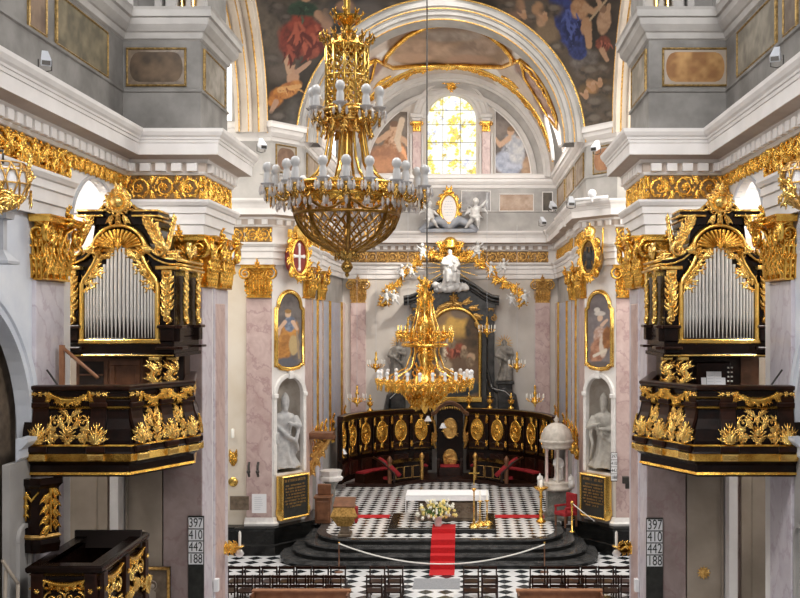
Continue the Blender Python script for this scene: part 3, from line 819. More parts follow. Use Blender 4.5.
vo = struct(painted('ceiling_chancel', rows, [[sight(p) for p in r] for r in rows], pv))
bm_ = bmesh.new(); bm_.from_mesh(vo.data)
def opening(c): return abs(math.atan2(c.x, c.z-ZV)) > 1.12+.35*(abs((c.y-38.2)/1.5 if c.y<40.5 else (c.y-43.2)/1.8)**2) and (36.7<c.y<39.7 or 41.4<c.y<45.0)
bmesh.ops.delete(bm_, geom=[f for f in bm_.faces if opening(f.calc_center_median())], context='FACES'); bm_.to_mesh(vo.data); bm_.free()
mb = MB()
for sd in (-1,1):
    for yc,hw in ((38.2,1.5),(43.2,1.8)):
        pts = []
        for k in range(21):
            q = -1+2*k/20; a = sd*min(1.12+.35*q*q,1.5); pts.append(V((4.82*math.sin(a), yc+hw*q, ZV+4.82*math.cos(a))))
        mb.tube(pts,.09,6)
struct(mb.build('trim_68','white_plaster'))
mb = MB()
line = [(384,64),(387,56),(396,46),(408,36),(426,27),(448,24),(470,26),(490,36),(503,47),(511,57),(512,63),(503,67),(480,66.5),(448,65.5),(410,66.5),(392,68)]
def vpath(pts): return [V(cyl_hit(*p, 4.80)) for p in pts]
q = vpath(line+line[:2])
mb.tube(q, .11, 6); mb.tube([V((p.x*1.0,p.y+.18,p.z)) for p in q], .05, 5)
for f in (lambda x:x, mx):
    side = [(f(520),60),(f(533),70),(f(545),88),(f(556),116),(f(556),128),(f(546),114),(f(534),94),(f(524),78),(f(520),60)]
    mb.tube(vpath(side), .06, 6)
    mb.tube(vpath([(f(512),64),(f(520),60)]), .08, 5)
mb.rinceau(VLT, -6.3, 6.3, 36.95, 37.55, .10); leafy(mb, VLT, -6.3,6.3,36.9,37.6,.10,21,60)
mb.rinceau(VLT, -6.6, 6.6, 45.5, 46.0, .09); leafy(mb, VLT, -5,5,45.4,46.1,.09,22,40)
for f in (-1,1):
    for v in (38.2, 44.6):
        mb.leaf(VLT, f*2.6, v, 0 if f>0 else PI, .8,.5,.1,bend=f*.5); mb.spiral(VLT,f*3.2,v,.3,1.5,0,f,.06,.08)
    for k in range(7): mb.leaf(VLT, f*(3.6+k*.42), 40.4+k*.1, PI/2+f*.5, .6,.35,.1,bend=.6*f)
mb.rosette(VLT,0,37.25,.5,8,.14); mb.rosette(VLT,0,45.7,.45,8,.14)
struct(mb.build('trim_60','gold'))
mb = MB()
for v in (37.75, 45.25): mb.blade(VLT,[(-7.2+14.4*i/60,v,0) for i in range(61)],[.09]*61,.07)
struct(mb.build('trim_61','gold_smooth'))
# --- frescoes over the crossing piers
def pendentive(side, paint, name, label):
    rows = []
    for i in range(150):
        z = 14.72+4.86*(i/149)
        dl = TU+math.sqrt(max(4.95**2-(z-TZ)**2,0)); xr = -math.sqrt(max(5.14**2-(z-ZA)**2,.02))
        a = V((-6.0,dl,z)); b = V((xr,35.62,z)); row = []
        ch = (b-a).length
        for j in range(121):
            f = j/120; p = a.lerp(b,f); k = math.sin(PI*f)*ch*.13
            p += V((-.7071,.7071,0))*min(k, .75); row.append(V((p.x*side*-1 if side>0 else p.x, p.y, p.z)))
        rows.append(row)
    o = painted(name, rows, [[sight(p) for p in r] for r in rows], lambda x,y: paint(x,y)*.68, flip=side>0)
    tag(o, label, 'painting')
    fb = MB(); out = [r[0] for r in rows]; inn = [r[-1] for r in rows]
    fb.tube(out, .05, 5); fb.tube(rows[0], .05, 5); fb.tube(inn,.04,5)
    fb.build('gilt_border','gold_smooth',o)
pl = Paint((.028,.022,.016),(.09,.07,.052),.035,31)
pl.el(312,8,26,22,(.16,.13,.10),0,.6,(.07,.06,.05)).el(270,20,18,30,(.15,.12,.09),0,.8,(.06,.05,.045)).el(318,118,30,22,(.17,.15,.13),0,.6,(.08,.07,.06)).el(282,62,14,20,(.14,.11,.09),0,.8)
pl.el(303,11,15,10,(.05,.10,.06),0,.3,(.03,.06,.04)).el(306,-4,5,6,(.55,.32,.2)).el(303,36,24,20,(.36,.070,.042),.3,.25,(.18,.035,.025)).el(292,44,13,16,(.26,.05,.035),0,.4,(.12,.03,.02)).el(312,48,9,12,(.40,.10,.06),.5,.3,(.22,.05,.03))
pl.st([(318,14),(326,24),(330,32)],[4,3,2],(.50,.30,.19)).el(327,22,6,8,(.42,.25,.17),0,.4).el(326,12,3.5,4,(.45,.28,.18))
pl.el(293,78,6,9,(.55,.32,.20),0,.3).el(291,66,4,5,(.55,.33,.21)).el(291,62,5,3.5,(.10,.06,.04)).st([(289,72),(286,60),(290,53)],[2.6,2.2,1.8],(.58,.36,.23)).st([(297,72),(305,66),(310,62)],[2.6,2.2,1.6],(.50,.30,.2))
pl.el(288,90,15,7,(.62,.26,.07),-.5,.3,(.38,.13,.04)).el(276,98,7,10,(.60,.24,.05),.4,.4,(.35,.12,.03)).st([(276,102),(271,112)],[3,2],(.50,.30,.2)).st([(280,90),(300,86)],[3,2],(.70,.38,.14))
pl.el(352,10,30,16,(.10,.09,.09),0,.6,(.05,.045,.04)).el(368,12,20,9,(.14,.12,.11),0,.6).el(345,6,9,6,(.35,.2,.13),0,.5)
pl.folds(303,36,24,20,(.14,.025,.018),(.48,.12,.07),26,.3,3).folds(292,46,13,16,(.10,.02,.015),(.36,.08,.05),12,.2,4).folds(288,90,15,7,(.30,.10,.03),(.80,.42,.14),12,-.4,5).folds(303,11,15,10,(.02,.04,.025),(.09,.16,.10),8,0,6)
for k,(x,y,q) in enumerate(((275,8,7),(284,18,5),(335,60,8),(345,40,9),(270,60,7),(308,108,10),(276,118,7),(326,92,7),(366,26,6),(390,6,6))): pl.el(x,y,q*1.5,q,(.10,.082,.07),0,.9,(.05,.04,.033)).el(x+q*.4,y-q*.3,q*.7,q*.4,(.15,.125,.105),0,.9)
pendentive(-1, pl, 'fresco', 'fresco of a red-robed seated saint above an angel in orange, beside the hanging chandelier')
pr = Paint((.032,.024,.017),(.10,.07,.048),.035,47)
pr.el(585,62,14,15,(.20,.17,.15),0,.5,(.11,.09,.08)).el(600,95,20,14,(.24,.14,.05),0,.7,(.10,.07,.04)).el(596,110,16,16,(.13,.11,.09),0,.7).el(548,30,12,14,(.22,.15,.09),0,.7).el(530,8,20,10,(.12,.10,.08),0,.6)
pr.st([(560,4),(570,22),(579,52)],[11,14,8],(.045,.065,.24),(.02,.028,.11)).el(572,30,11,17,(.05,.07,.27),.2,.3,(.02,.03,.12)).el(576,50,8,9,(.04,.055,.2),0,.4,(.018,.025,.09))
pr.el(580,9,9,11,(.58,.34,.19),0,.3,(.42,.22,.11)).el(586,26,6,9,(.50,.28,.15),.2,.3).st([(586,8),(594,12),(598,8)],[4,3,2],(.58,.35,.2)).el(580,-4,4,4,(.5,.3,.18)).st([(588,30),(589,46)],[4,3],(.52,.30,.17))
pr.el(604,22,7,12,(.58,.36,.22),.2,.3,(.42,.25,.15)).st([(603,13),(600,4),(598,0)],[3,2.4,2],(.6,.38,.24)).st([(607,14),(609,5)],[3,2],(.55,.34,.2)).el(603,9,3.5,4,(.3,.17,.1)).el(603,44,7,8,(.32,.085,.05),0,.3,(.18,.05,.03)).st([(602,50),(607,60)],[3,2],(.5,.3,.18)).st([(590,20),(608,-2)],[1,1],(.55,.4,.25))
pr.el(590,82,4,4,(.5,.28,.14)).el(593,89,7,5,(.42,.22,.09),0,.4).el(538,10,6,8,(.42,.24,.13),0,.4).el(520,6,5,7,(.35,.2,.12),0,.4).el(515,14,8,6,(.22,.13,.09),0,.5).el(541,20,5,7,(.45,.27,.16),0,.4)
pr.folds(570,26,12,24,(.012,.018,.08),(.09,.12,.36),22,.3,3).folds(604,44,7,8,(.12,.03,.02),(.45,.14,.09),8,0,5)
for k,(x,y,q) in enumerate(((600,70,7),(588,72,8),(592,104,9),(606,90,6),(555,48,6),(552,10,7),(508,6,6),(530,18,5),(610,116,7),(592,120,8))): pr.el(x,y,q*1.5,q,(.14,.10,.07),0,.9,(.06,.047,.036)).el(x+q*.3,y-q*.3,q*.7,q*.4,(.2,.16,.125),0,.9)
for x,y in ((593,84),(586,92),(545,14),(524,12),(600,80)): pr.el(x,y,2.2,2.5,(.55,.33,.2)).el(x,y+4,3,3.4,(.48,.27,.15)).st([(x-3,y+3),(x-6,y+1)],[1.3,.8],(.52,.3,.18))
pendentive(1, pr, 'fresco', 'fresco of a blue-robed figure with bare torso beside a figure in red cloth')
# --- lunette figures beside the window
def lunette(pts, paint, label, name='lunette_painting', D=47.56):
    n = 64; m = 50; rows=[]; uv=[]
    for i in range(n+1):
        y = pts['y0']+(pts['y1']-pts['y0'])*i/n; row=[]; ur=[]
        z = PZ(y,47.6); k = math.sqrt(max(3.93**2-(z-ZV)**2,.01))
        if pts['s']<0: a,b = max(.05-k, PX(pts['x0'],47.6)), PX(pts['x1'],47.6)
        else: a,b = PX(pts['x0'],47.6), min(.05+k, PX(pts['x1'],47.6))
        for j in range(m+1):
            x = a+(b-a)*j/m; p = V((x,D,z)); row.append(p); ur.append(sight(p))
        rows.append(row); uv.append(ur)
    o = painted(name, rows, uv, paint, flip=True); tag(o,label,'painting')
    mb = MB(); mb.tube([r[0]+V((0,-.01,0)) for r in rows]+[p+V((0,-.01,0)) for p in rows[-1][1:]]+[r[-1]+V((0,-.01,0)) for r in reversed(rows[:-1])],.03,5); mb.build('border','white_plaster',o)
p1 = Paint((.13,.105,.085),(.24,.20,.17),.08,61)
p1.fig(391,138,52,(.56,.27,.13),(.55,.36,.24),.2,(.2,.12,.08),(.66,.44,.30)); p1.el(384,160,18,14,(.52,.26,.14),0,.5,(.34,.17,.10)).st([(402,120),(397,140),(400,150)],[3,3,2],(.62,.50,.38))
lunette(dict(y0=112,y1=174,x0=365,x1=408,s=-1), p1, 'painting of a seated prophet in orange drapery beside the window')
p2 = Paint((.12,.10,.09),(.24,.205,.185),.08,67)
p2.el(534,166,14,11,(.50,.34,.22),0,.2,(.36,.23,.15)).fig(512,142,48,(.44,.46,.54),(.58,.38,.26),-.1,(.25,.15,.08),(.62,.63,.66)); p2.el(508,164,14,11,(.50,.53,.62),.4,.4,(.30,.33,.42)).el(517,150,8,14,(.62,.62,.62),0,.4,(.40,.42,.48))
lunette(dict(y0=108,y1=174,x0=495,x1=544,s=1), p2, 'painting of a seated woman in pale blue and white beside the window')
# --- panels of the attic storey
def panel(fr, u0, u1, v0, v1, label, kind, seed, c0, c1, fm='frame_bronze', fw=.045, group=None):
    o = fr((u0+u1)/2, v0, 0)
    t = thing('painted_panel', label, 'panel', o, group)
    mb = MB()
    if kind == 'oval':
        mb.fbox(fr,u0,u1,v0,v1,-.01,.02)
        mb.build('ground','dado_stone' if c0[0]>.1 else 'stone_brown',t)
    mb = MB()
    for a in ((u0-fw,u1+fw,v0-fw,v0),(u0-fw,u1+fw,v1,v1+fw),(u0-fw,u0,v0,v1),(u1,u1+fw,v0,v1)): mb.fbox(fr,*a,-.01,.06,.02)
    mb.build('frame',fm,t)
    n=22; rows=[]; uv=[]
    for i in range(n+1):
        row=[]
        for j in range(n*2+1):
            fu = -1+2*j/(n*2); fv = -1+2*i/n
            w = u1-u0; h = v1-v0
            if kind=='oval':
                hh = h*.43; ww = w*.47; rr = hh
                half = (ww-rr*.62)+rr*.62*math.sqrt(max(1-abs(fv)**2.2,0))
                p = ((u0+u1)/2+fu*half, (v0+v1)/2+fv*hh)
            else: p = ((u0+u1)/2+fu*w/2,(v0+v1)/2+fv*h/2)
            row.append(p)
        rows.append([fr(a,b,.03) for a,b in row]); uv.append([(a*20,b*20) for a,b in row])
    pp = Paint(c0,c1,.14,seed)
    painted('painting', rows, uv, pp, 'fresco', t, flip=False)
AF = frame((0,21.95,0),(1,0,0)); AI = frame((-4.92,0,0),(0,1,0)); AN = frame((-6.62,0,0),(0,1,0))
panel(AF,-6.50,-5.27,13.28,14.04,'dark brown oval-ended panel on the pier attic above the left organ','oval',5,(.05,.033,.02),(.13,.085,.05))
AFr = AF
panel(AF,PX(664,21.95),PX(726,21.95),13.28,14.04,'golden brown oval-ended panel on the pier attic above the right organ','oval',9,(.22,.10,.03),(.44,.25,.09))
AIr = frame((4.92,0,0),(0,-1,0))
panel(AI,22.2,24.0,13.22,14.08,'narrow grey-green panel on the inner side of the pier attic, facing the golden brown one','flat',6,(.16,.14,.11),(.30,.27,.23))
panel(AIr,-24.0,-22.2,13.22,14.08,'narrow grey-brown panel on the inner side of the pier attic beside the blue fresco','flat',7,(.18,.155,.12),(.32,.28,.23))
panel(AN,18.35,20.9,13.22,14.1,'mottled green-brown panel on the nave attic above the left bracketed spotlight','flat',8,(.09,.075,.045),(.20,.165,.10))
panel(AN,17.2,17.85,13.22,14.4,'tall red-brown panel on the nave attic behind the left spotlight','flat',12,(.10,.06,.04),(.22,.15,.10))
ANr = frame((6.62,0,0),(0,-1,0))
panel(ANr,-20.9,-18.35,13.22,14.1,'mottled grey panel on the nave attic above the right bracketed spotlight','flat',13,(.13,.115,.09),(.27,.24,.19))
panel(ANr,-17.85,-17.2,13.22,14.4,'tall brown panel on the nave attic behind the right spotlight','flat',14,(.10,.07,.05),(.20,.16,.12))
# quatrefoil panels on the crossing pier attic, and panels of the end wall
CHA = frame((-5.86,34.62,0),V((.94,1.16,0)).normalized()); 
def mframe(o, ex): return frame(o, ex)
panel(CHA,.25,1.10,13.25,14.15,'small brown lobed panel under the fresco with the red saint','oval',15,(.14,.08,.05),(.24,.14,.09))
CHAr = frame((4.92+DXR,35.78,0),V((.94,-1.16,0)).normalized())
panel(CHAr,.40,1.25,13.25,14.15,'small orange-brown lobed panel under the fresco with the blue robe','oval',16,(.26,.12,.06),(.40,.20,.10))
EA = frame((0,47.45,0),(1,0,0))
panel(EA,PX(500,47.45),PX(533,47.45),13.2,13.95,'pinkish stone panel on the end wall attic near the winged putto','flat',17,(.36,.25,.18),(.50,.38,.30),'white_plaster')
panel(EA,PX(462,47.45),PX(490,47.45),13.2,14.1,'grey marbled panel behind the winged putto and white cartouche','flat',18,(.24,.23,.23),(.38,.37,.37),'white_plaster')
panel(EA,PX(543,47.45),PX(552,47.45),13.2,14.05,'narrow dark panel at the corner of the end wall attic','flat',19,(.07,.06,.05),(.12,.10,.08),'white_plaster')
panel(EA,PX(372,47.45),PX(402,47.45),13.2,13.95,'grey panel on the end wall attic behind the chandelier','flat',20,(.30,.24,.2),(.44,.36,.3),'white_plaster')
for sd in (-1,1):
    fa = frame((-4.92,0,0),(0,1,0)) if sd<0 else frame((4.92+DXR,0,0),(0,-1,0))
    for k,(a,b) in enumerate(((36.4,39.0),(39.8,42.6),(43.4,46.6))):
        u = (a,b) if sd<0 else (-b,-a)
        panel(fa,u[0],u[1],13.25,14.1,'brown-grey panel on the %s chancel attic, %s'%('left' if sd<0 else 'right',('the nearest of three','the middle of three','the furthest of three')[k]),'flat',30+k+sd,(.26,.20,.15),(.42,.34,.27))
# ================================================================== ORGANS AND THEIR BALCONIES
def OX(px): return PX(px, 19.5)
OC = -5.83; OD = 19.5
OF = frame((OC,OD,0),(1,0,0))                                         # front: u from the organ's middle, h towards the camera
OS = frame((OC+1.06,OD,0),(0,1,0))                                    # side turned to the nave: u depth
def oz(py): return PZ(py, OD)
def ou(px): return (px-121)*OD/FPX
def build_organ(label):
    t = thing('organ', label, 'organ', (OC,OD,6.1))
    # case: dark body with an arched head
    mb = MB()
    body = [(-1.0,7.75),(1.0,7.75),(1.0,9.15),(.92,9.28),(.66,9.42),(.56,9.62),(.52,9.95),(.56,10.12),(-.56,10.12),(-.52,9.95),(-.56,9.62),(-.66,9.42),(-.92,9.28),(-1.0,9.15)]
    mb.prism(body, OF, -1.7, -.05)
    mb.fbox(OF,-1.06,1.06,7.45,7.78,-1.75,.06,.03); mb.fbox(OF,-1.10,1.10,7.40,7.47,-1.8,.12,.02)
    for u in (-.93,.93): mb.fbox(OF,u-.14,u+.14,7.70,8.0,-.05,.10,.02); mb.fbox(OF,u-.13,u+.13,8.0,9.15,-.05,.04)
    for a in (.15,1.55): mb.fbox(OS,a-.14,a+.14,7.70,8.0,-.1,.10,.02)
    mb.fbox(OS,0,1.7,7.8,9.1,-.1,.0)
    c = mb.build('case','black_wood',t)
    mb = MB()   # deep plinth mouldings
    for u in (-.93,.93):
        mb.fbox(OF,u-.18,u+.18,7.96,8.02,-.05,.15,.015); mb.fbox(OF,u-.2,u+.2,7.55,7.6,-.05,.18,.015)
    for a in (.15,1.55): mb.fbox(OS,a-.17,a+.17,7.96,8.02,-.1,.15,.015); mb.fbox(OS,a-.19,a+.19,7.55,7.6,-.1,.17,.015)
    mb.build('plinth_moulding','dark_wood',t)
    # gilded mouldings
    top = [(-.66,10.13),(-.4,10.15),(-.28,10.26),(0,10.3),(.28,10.26),(.4,10.15),(.66,10.13)]
    mb = MB(); mb.tube([OF(u,v,.1) for u,v in top], .028, 6); mb.build('head_bead','gold_pale',t)
    sh = [(.50,9.62),(.58,9.50),(.70,9.40),(.86,9.33),(1.02,9.30),(1.12,9.30)]
    for s in (-1,1):
        mb = MB()
        for dz,r in ((.0,.035),(-.09,.028)): mb.tube([OF(s*u,v+dz,.06) for u,v in sh], r, 6)
        mb.build('shoulder_moulding','gold_pale',t)
        mb = MB(); mb.fbox(OF,s*.93-.2,s*.93+.2,9.10,9.17,-.02,.16,.015); mb.tube([OF(s*.74,9.13,.1),OF(s*1.12,9.13,.1)],.035,6); mb.build('impost_moulding','gold_pale',t)
    mb = MB()
    for dz,r in ((9.30,.035),(9.21,.028)): mb.tube([OS(-.05,dz,.05),OS(1.8,dz,.05)], r, 6)
    mb.tube([OS(.0,9.13,.1),OS(1.75,9.13,.1)],.035,6); mb.build('side_moulding','gold_pale',t)
    mb = MB(); mb.fbox(OF,-1.08,1.08,7.42,7.45,.06,.14,.008); mb.build('base_moulding','gold_pale',t)
    # black head cornice with gilt edges that return along the side
    mb = MB(); hd = [(-.62,9.98),(.62,9.98),(.66,10.12),(.68,10.20),(.40,10.22),(.28,10.34),(-.28,10.34),(-.40,10.22),(-.68,10.20),(-.66,10.12)]
    mb.prism(hd,OF,-1.2,.07); mb.prism([(u*.9,v-.02) for u,v in hd if v<10.2 ]+[(.5,10.05),(-.5,10.05)],OF,-1.3,.0) if False else None
    g2 = MB()
    for u,z in ((.66,10.10),(.69,10.21)): g2.tube([OF(u,z,.07),OF(u,z,-1.2)],.03,6)
    g2.build('head_gilding','gold_pale',t); g2 = MB()
    g2.tube([OF(-.69,10.21,.07),OF(-.40,10.23,.1),OF(-.28,10.35,.1)],.03,6); g2.build('head_gilding','gold_pale',t); g2 = MB(); g2.tube([OF(.69,10.21,.07),OF(.40,10.23,.1),OF(.28,10.35,.1)],.03,6)
    g2.build('head_gilding','gold_pale',t)
    for s in (-1,1):
        for (a,b),(c_,d) in zip(sh,sh[1:]): mb.add([OF(s*a,b-.07,.10),OF(s*c_,d-.07,.10),OF(s*c_,d-.02,.10),OF(s*a,b-.02,.10),OF(s*a,b-.07,-1.2),OF(s*c_,d-.07,-1.2),OF(s*c_,d-.02,-1.2),OF(s*a,b-.02,-1.2)],[(0,1,2,3),(0,4,5,1),(3,2,6,7)])
    mb.build('cornice','black_wood',t)
    # frame round the pipes
    fr_pts = []
    for s in (1,):
        fr_pts = [(.74,7.70),(.74,8.80),(.70,8.92),(.60,9.05),(.50,9.22),(.42,9.42),(.34,9.58),(.20,9.72),(0,9.80)]
    mb = MB()
    full = fr_pts+[(-u,v) for u,v in reversed(fr_pts[:-1])]
    mb.blade(OF,[(u,v,.02) for u,v in full],[.05]*len(full),.07)
    mb.fbox(OF,-.80,.80,7.66,7.75,.0,.09,.02)
    for s in (-1,1): mb.fbox(OF,s*.74-.045,s*.74+.045,7.7,8.85,.0,.08,.02)
    # outer bulged archivolt above the shell
    mb.blade(OF,[(.50*math.cos(a),9.50+.46*math.sin(a),.05) for a in [PI*i/16 for i in range(17)]],[.05]*17,.08)
    f = mb.build('pipe_frame','gold_smooth',t)
    # pierced leafwork between frame and pipes, shell at the head
    mb = MB(); r = random.Random(2)
    for s in (-1,1):
        pts = [(.70,8.66),(.62,8.86),(.52,9.0),(.43,9.16),(.34,9.32),(.25,9.46),(.14,9.56)]
        for (a,b),(c_,d) in zip(pts,pts[1:]):
            ang = math.atan2(d-b,c_-a)
            for k in range(3):
                q = r.random(); u = a+(c_-a)*q; v = b+(d-b)*q
                A = ang+r.uniform(-1.2,1.2)
                if s<0: A = PI-A
                mb.leaf(OF,s*u,v,A,.17,.13,.035,curl=.03,bend=r.uniform(-1,1),lobes=2,h=.02)
            mb.spiral(OF,s*(a+.02),b+.02,.06,1.4,ang,s,.016,.04,.03,n=12)
    mb.build('pipe_shade_leafwork','gold_pale',f)
    mb = MB()
    for i in range(15):
        a = PI*(.06+.88*i/14)
        mb.blade(OF,[(.10*math.cos(a),9.52+.06*math.sin(a),.06),(.30*math.cos(a),9.52+.22*math.sin(a),.12),(.45*math.cos(a),9.52+.36*math.sin(a),.10)],[.012,.034,.04],[.02,.035,.03])
    for s in (-1,1): mb.spiral(OF,s*.42,9.46,.10,1.5,PI/2,-s,.03,.06,.06,n=16)
    mb.rosette(OF,0,10.0,.07,6,.06,.08); mb.leaf(OF,0,9.5,PI/2,.2,.14,.06,h=.12)
    mb.fbox(OF,-.45,.45,9.44,9.52,.0,.05,.02)
    mb.build('shell','gold',t)
    # pipes: tallest in the middle, mouths on one line
    rec = MB(); rec.prism([(-.73,7.74),(.73,7.74)]+[(u,v) for u,v in fr_pts[1:]]+[(-u,v) for u,v in reversed(fr_pts[1:-1])], OF, -.052,-.035); rec.build('pipe_recess','dark_recess',t)
    N = 21; x = -.69; ws = []
    for i in range(N): ws.append(.044+.026*(1-abs(i-N//2)/(N/2)))
    sc_ = 1.38/sum(ws)
    for i in range(N):
        w = ws[i]*sc_; u = x+w/2; x += w; rr = w*.41
        q = abs(u)/.69; top_z = 9.62-q*1.0+.02
        mb = MB(); b = 7.76
        mb.lathe([(rr*.25,b),(rr*.9,b+.34+.06*(1-q)),(rr,b+.38+.06*(1-q)),(rr,top_z)],OF(u,0,.03),10)
        m = b+.40+.06*(1-q)
        mb.fbox(OF,u-rr*.7,u+rr*.7,m,m+.015,.03+rr*.85,.035+rr*1.05)
        p = mb.build('pipe','pipe_metal',t)
    # crowning cartouche
    mb = MB(); cz = oz(203)
    mb.boss(OF,0,cz,.15,.16,.12,12)
    for k in range(9):
        a = 2*PI*k/9+.2; mb.leaf(OF,.15*math.cos(a),cz+.14*math.sin(a),a+1.0,.15,.13,.06,curl=.05,bend=1.2,lobes=2,h=.12)
        mb.spiral(OF,.21*math.cos(a+.3),cz+.2*math.sin(a+.3),.065,1.3,a,1,.022,.06,.12,n=12)
    for s in (-1,1): mb.leaf(OF,s*.1,cz-.25,-PI/2+s*.5,.18,.12,.05,h=.12)
    mb.leaf(OF,0,cz-.2,-PI/2,.22,.12,.06,h=.12); mb.leaf(OF,0,cz+.18,PI/2,.16,.14,.06,h=.12)
    ring_tube(mb,OF,[(.2*math.cos(2*PI*i/16),cz+.19*math.sin(2*PI*i/16)) for i in range(16)],.035,.09,True,.12)
    mb.build('cartouche','gold_pale',t)
    for s in (-1,1):
        mb = MB(); a,b = sorted((s*.30,s*.78)); mb.fbox(OF,a,b,10.13,10.24,-.6,.16,.015); mb.build('head_shelf','black_wood',t)
    for s in (-1,1):
        mb = MB()
        for z in (10.14,10.24): mb.tube([OF(s*.28,z,.16),OF(s*.78,z,.16),OF(s*.78,z,-.5)],.024,6)
        mb.build('shelf_gilding','gold_pale',t)
    # leaf volutes leaning against the head
    for s in (-1,1):
        mb = MB()
        mb.spiral(OF,s*.80,9.48,.15,1.4,PI*.5,-s,.05,.10,.10,n=18)
        pts = [(.78,9.60),(.70,9.78),(.62,9.92),(.56,10.08)]
        mb.blade(OF,[(s*u,v,.04) for u,v in pts],[.07,.075,.07,.05],.10)
        for k in range(6):
            f = k/5; u = .82-.24*f; v = 9.48+.44*f
            mb.leaf(OF,s*u,v,PI/2-s*(-.35)+ (.5 if s<0 else -.5)*0,.20,.17,.06,curl=.06,bend=-s*.5,lobes=3,h=.10)
        mb.leaf(OF,s*.66,9.48,PI if s>0 else 0,.2,.16,.06,h=.1); mb.leaf(OF,s*.95,9.40,0 if s>0 else PI,.22,.16,.06,h=.08)
        mb.build('leaf_volute','gold_pale',t)
    mb = MB()                                                         # the one on the side
    for k in range(5): mb.leaf(OS,.25+.1*k,9.42+.13*k,PI/2-.3,.26,.2,.06,curl=.04,lobes=3,h=-.25+.0*k)
    mb.spiral(OS,.9,9.5,.16,1.4,PI/2,1,.05,.1,0,n=16); mb.leaf(OS,1.2,9.45,.4,.3,.2,.06)
    mb.build('leaf_volute','gold_pale',t); mb = MB()
    for k in range(4): mb.leaf(frame((OC+.62,OD+.1,0),(0,1,0)),.05+.12*k,10.05-.1*k,-PI/2,.30,.2,.06,lobes=3,h=.02)
    mb.build('hanging_leaf','gold_pale',t)
    # scrolled leaf pilasters on front and side
    def leafcol(fr,u):
        mb = MB(); z=8.02
        mb.fbox(fr,u-.10,u+.10,9.0,9.10,-.02,.12,.015)
        for k in range(3): mb.leaf(fr,u+(k-1)*.06,8.9,PI/2,.14,.09,.05,curl=.05,lobes=2,h=.06)
        mb.spiral(fr,u,8.13,.09,1.5,-PI/2,1,.03,.09,.05,n=16)
        for k in range(6):
            s = 1 if k%2 else -1
            mb.leaf(fr,u-s*.02,8.16+.115*k,PI/2-s*.5,.24,.20,.07,curl=.05,bend=s*.8,lobes=3,h=.05)
        mb.blade(fr,[(u+.03*math.sin(k*1.1),8.1+.085*k,.04) for k in range(10)],[.045]*10,.09)
        mb.build('leaf_pilaster','gold_pale',t)
    for u in (-.93,.93): leafcol(OF,u)
    for a in (.45,1.35): leafcol(OS,a)
    # lower cupboard and the gilded brackets beside it
    return t
def under_left(t):
    mb = MB(); mb.fbox(OF,-1.0,-.36,6.3,7.42,-1.0,-.35,.01); mb.build('bookcase','brown_wood',t)
    mb = MB(); mb.fbox(OF,-.93,-.45,6.35,7.3,-.35,-.34); mb.build('bookcase_recess','dark_recess',t)
    mb = MB()
    for z in (6.75,7.02): mb.fbox(OF,-.93,-.45,z,z+.03,-.36,-.31)
    mb.build('shelf','brown_wood',t)
    mb = MB(); mb.fbox(OF,-.34,.34,6.3,7.38,-1.0,-.30,.01); p = mb.build('console','brown_wood',t)
    mb = MB()
    for a in ((-.30,.30,7.22,7.34),(-.30,.30,6.42,6.54),(-.30,-.2,6.54,7.22),(.2,.30,6.54,7.22)): mb.fbox(OF,*a,-.30,-.26,.01)
    mb.build('panel_moulding','brown_wood',p)
    for s in (-1,1):
        for k in range(5):
            mb = MB(); mb.lathe([(.0,0),(.028,.004),(.028,.03),(0,.034)],OF(s*.38,6.42+.09*k,-.24),8); mb.fbox(OF,s*.38-.01,s*.38+.01,6.42+.09*k,6.45+.09*k,-.35,-.24); mb.build('stop_knob','candle_wax',p)
    mb = MB(); mb.fbox(OF,.40,1.0,6.3,7.42,-1.3,-.9); mb.build('back_panel','dark_wood',t)
    mb = MB(); mb.fbox(OF,.42,.98,6.35,7.4,-.9,-.88); mb.build('recess','dark_recess',t)
def under_right(t):
    # frame mirrored: built in the nave's other half
    F = frame((-OC,OD,0),(1,0,0))
    mb = MB(); mb.fbox(F,-.98,1.0,6.3,7.42,-1.2,-.7); mb.build('back_panel','dark_wood',t)
    mb = MB(); mb.fbox(F,.62,.98,6.3,7.42,-.7,-.66); mb.build('side_panel','brown_wood',t)
    mb = MB(); mb.fbox(F,-.34,.34,6.2,7.28,-.9,-.36,.02); mb.fbox(F,-.36,.34,6.62,6.68,-.36,-.16,.01); p = mb.build('console','dark_wood',t)
    mb = MB(); mb.fbox(F,-.28,.22,6.68,6.72,-.36,-.20); mb.build('music_ledge','pew_wood',p)
    for k in range(7):
        for q in range(2):
            mb = MB(); mb.lathe([(0,0),(.022,.004),(.022,.03),(0,.034)],F(.28+.07*q,6.62+.09*k,-.33),8); mb.build('stop_knob','candle_wax',p)
    s = MB()
    lean = .10
    def sheet(u0,u1,v0,v1): s.add([F(u0,v0,-.26),F(u1,v0,-.26),F(u1,v1,-.32),F(u0,v1,-.32),F(u0,v0,-.268),F(u1,v0,-.268),F(u1,v1,-.328),F(u0,v1,-.328)],[(0,1,2,3),(7,6,5,4),(0,4,5,1),(1,5,6,2),(2,6,7,3),(3,7,4,0)])
    sheet(-.26,-.16,6.72,6.98); sheet(-.155,.0,6.72,7.1); sheet(.003,.14,6.72,7.1); sheet(.145,.22,6.72,6.98)
    m = s.build('sheet_music','paper',None,F(0,6.72,-.28)); tag(m,'white sheet music open on the console of the right-hand organ','sheet music')
    ln = MB(); r = random.Random(4)
    for k in range(5):
        for a,b in ((-.14,-.02),(.02,.13)):
            z = 6.78+.06*k; h = -.26-.06*(z-6.72)/.38+.001
            ln.add([F(a,z,h),F(b,z,h),F(b,z+.006,h),F(a,z+.006,h)],[(0,1,2,3)])
    ln.build('staves','grey_metal',m)
tl = build_organ('left-hand gilded black organ with silver pipes over a brown wooden cupboard')
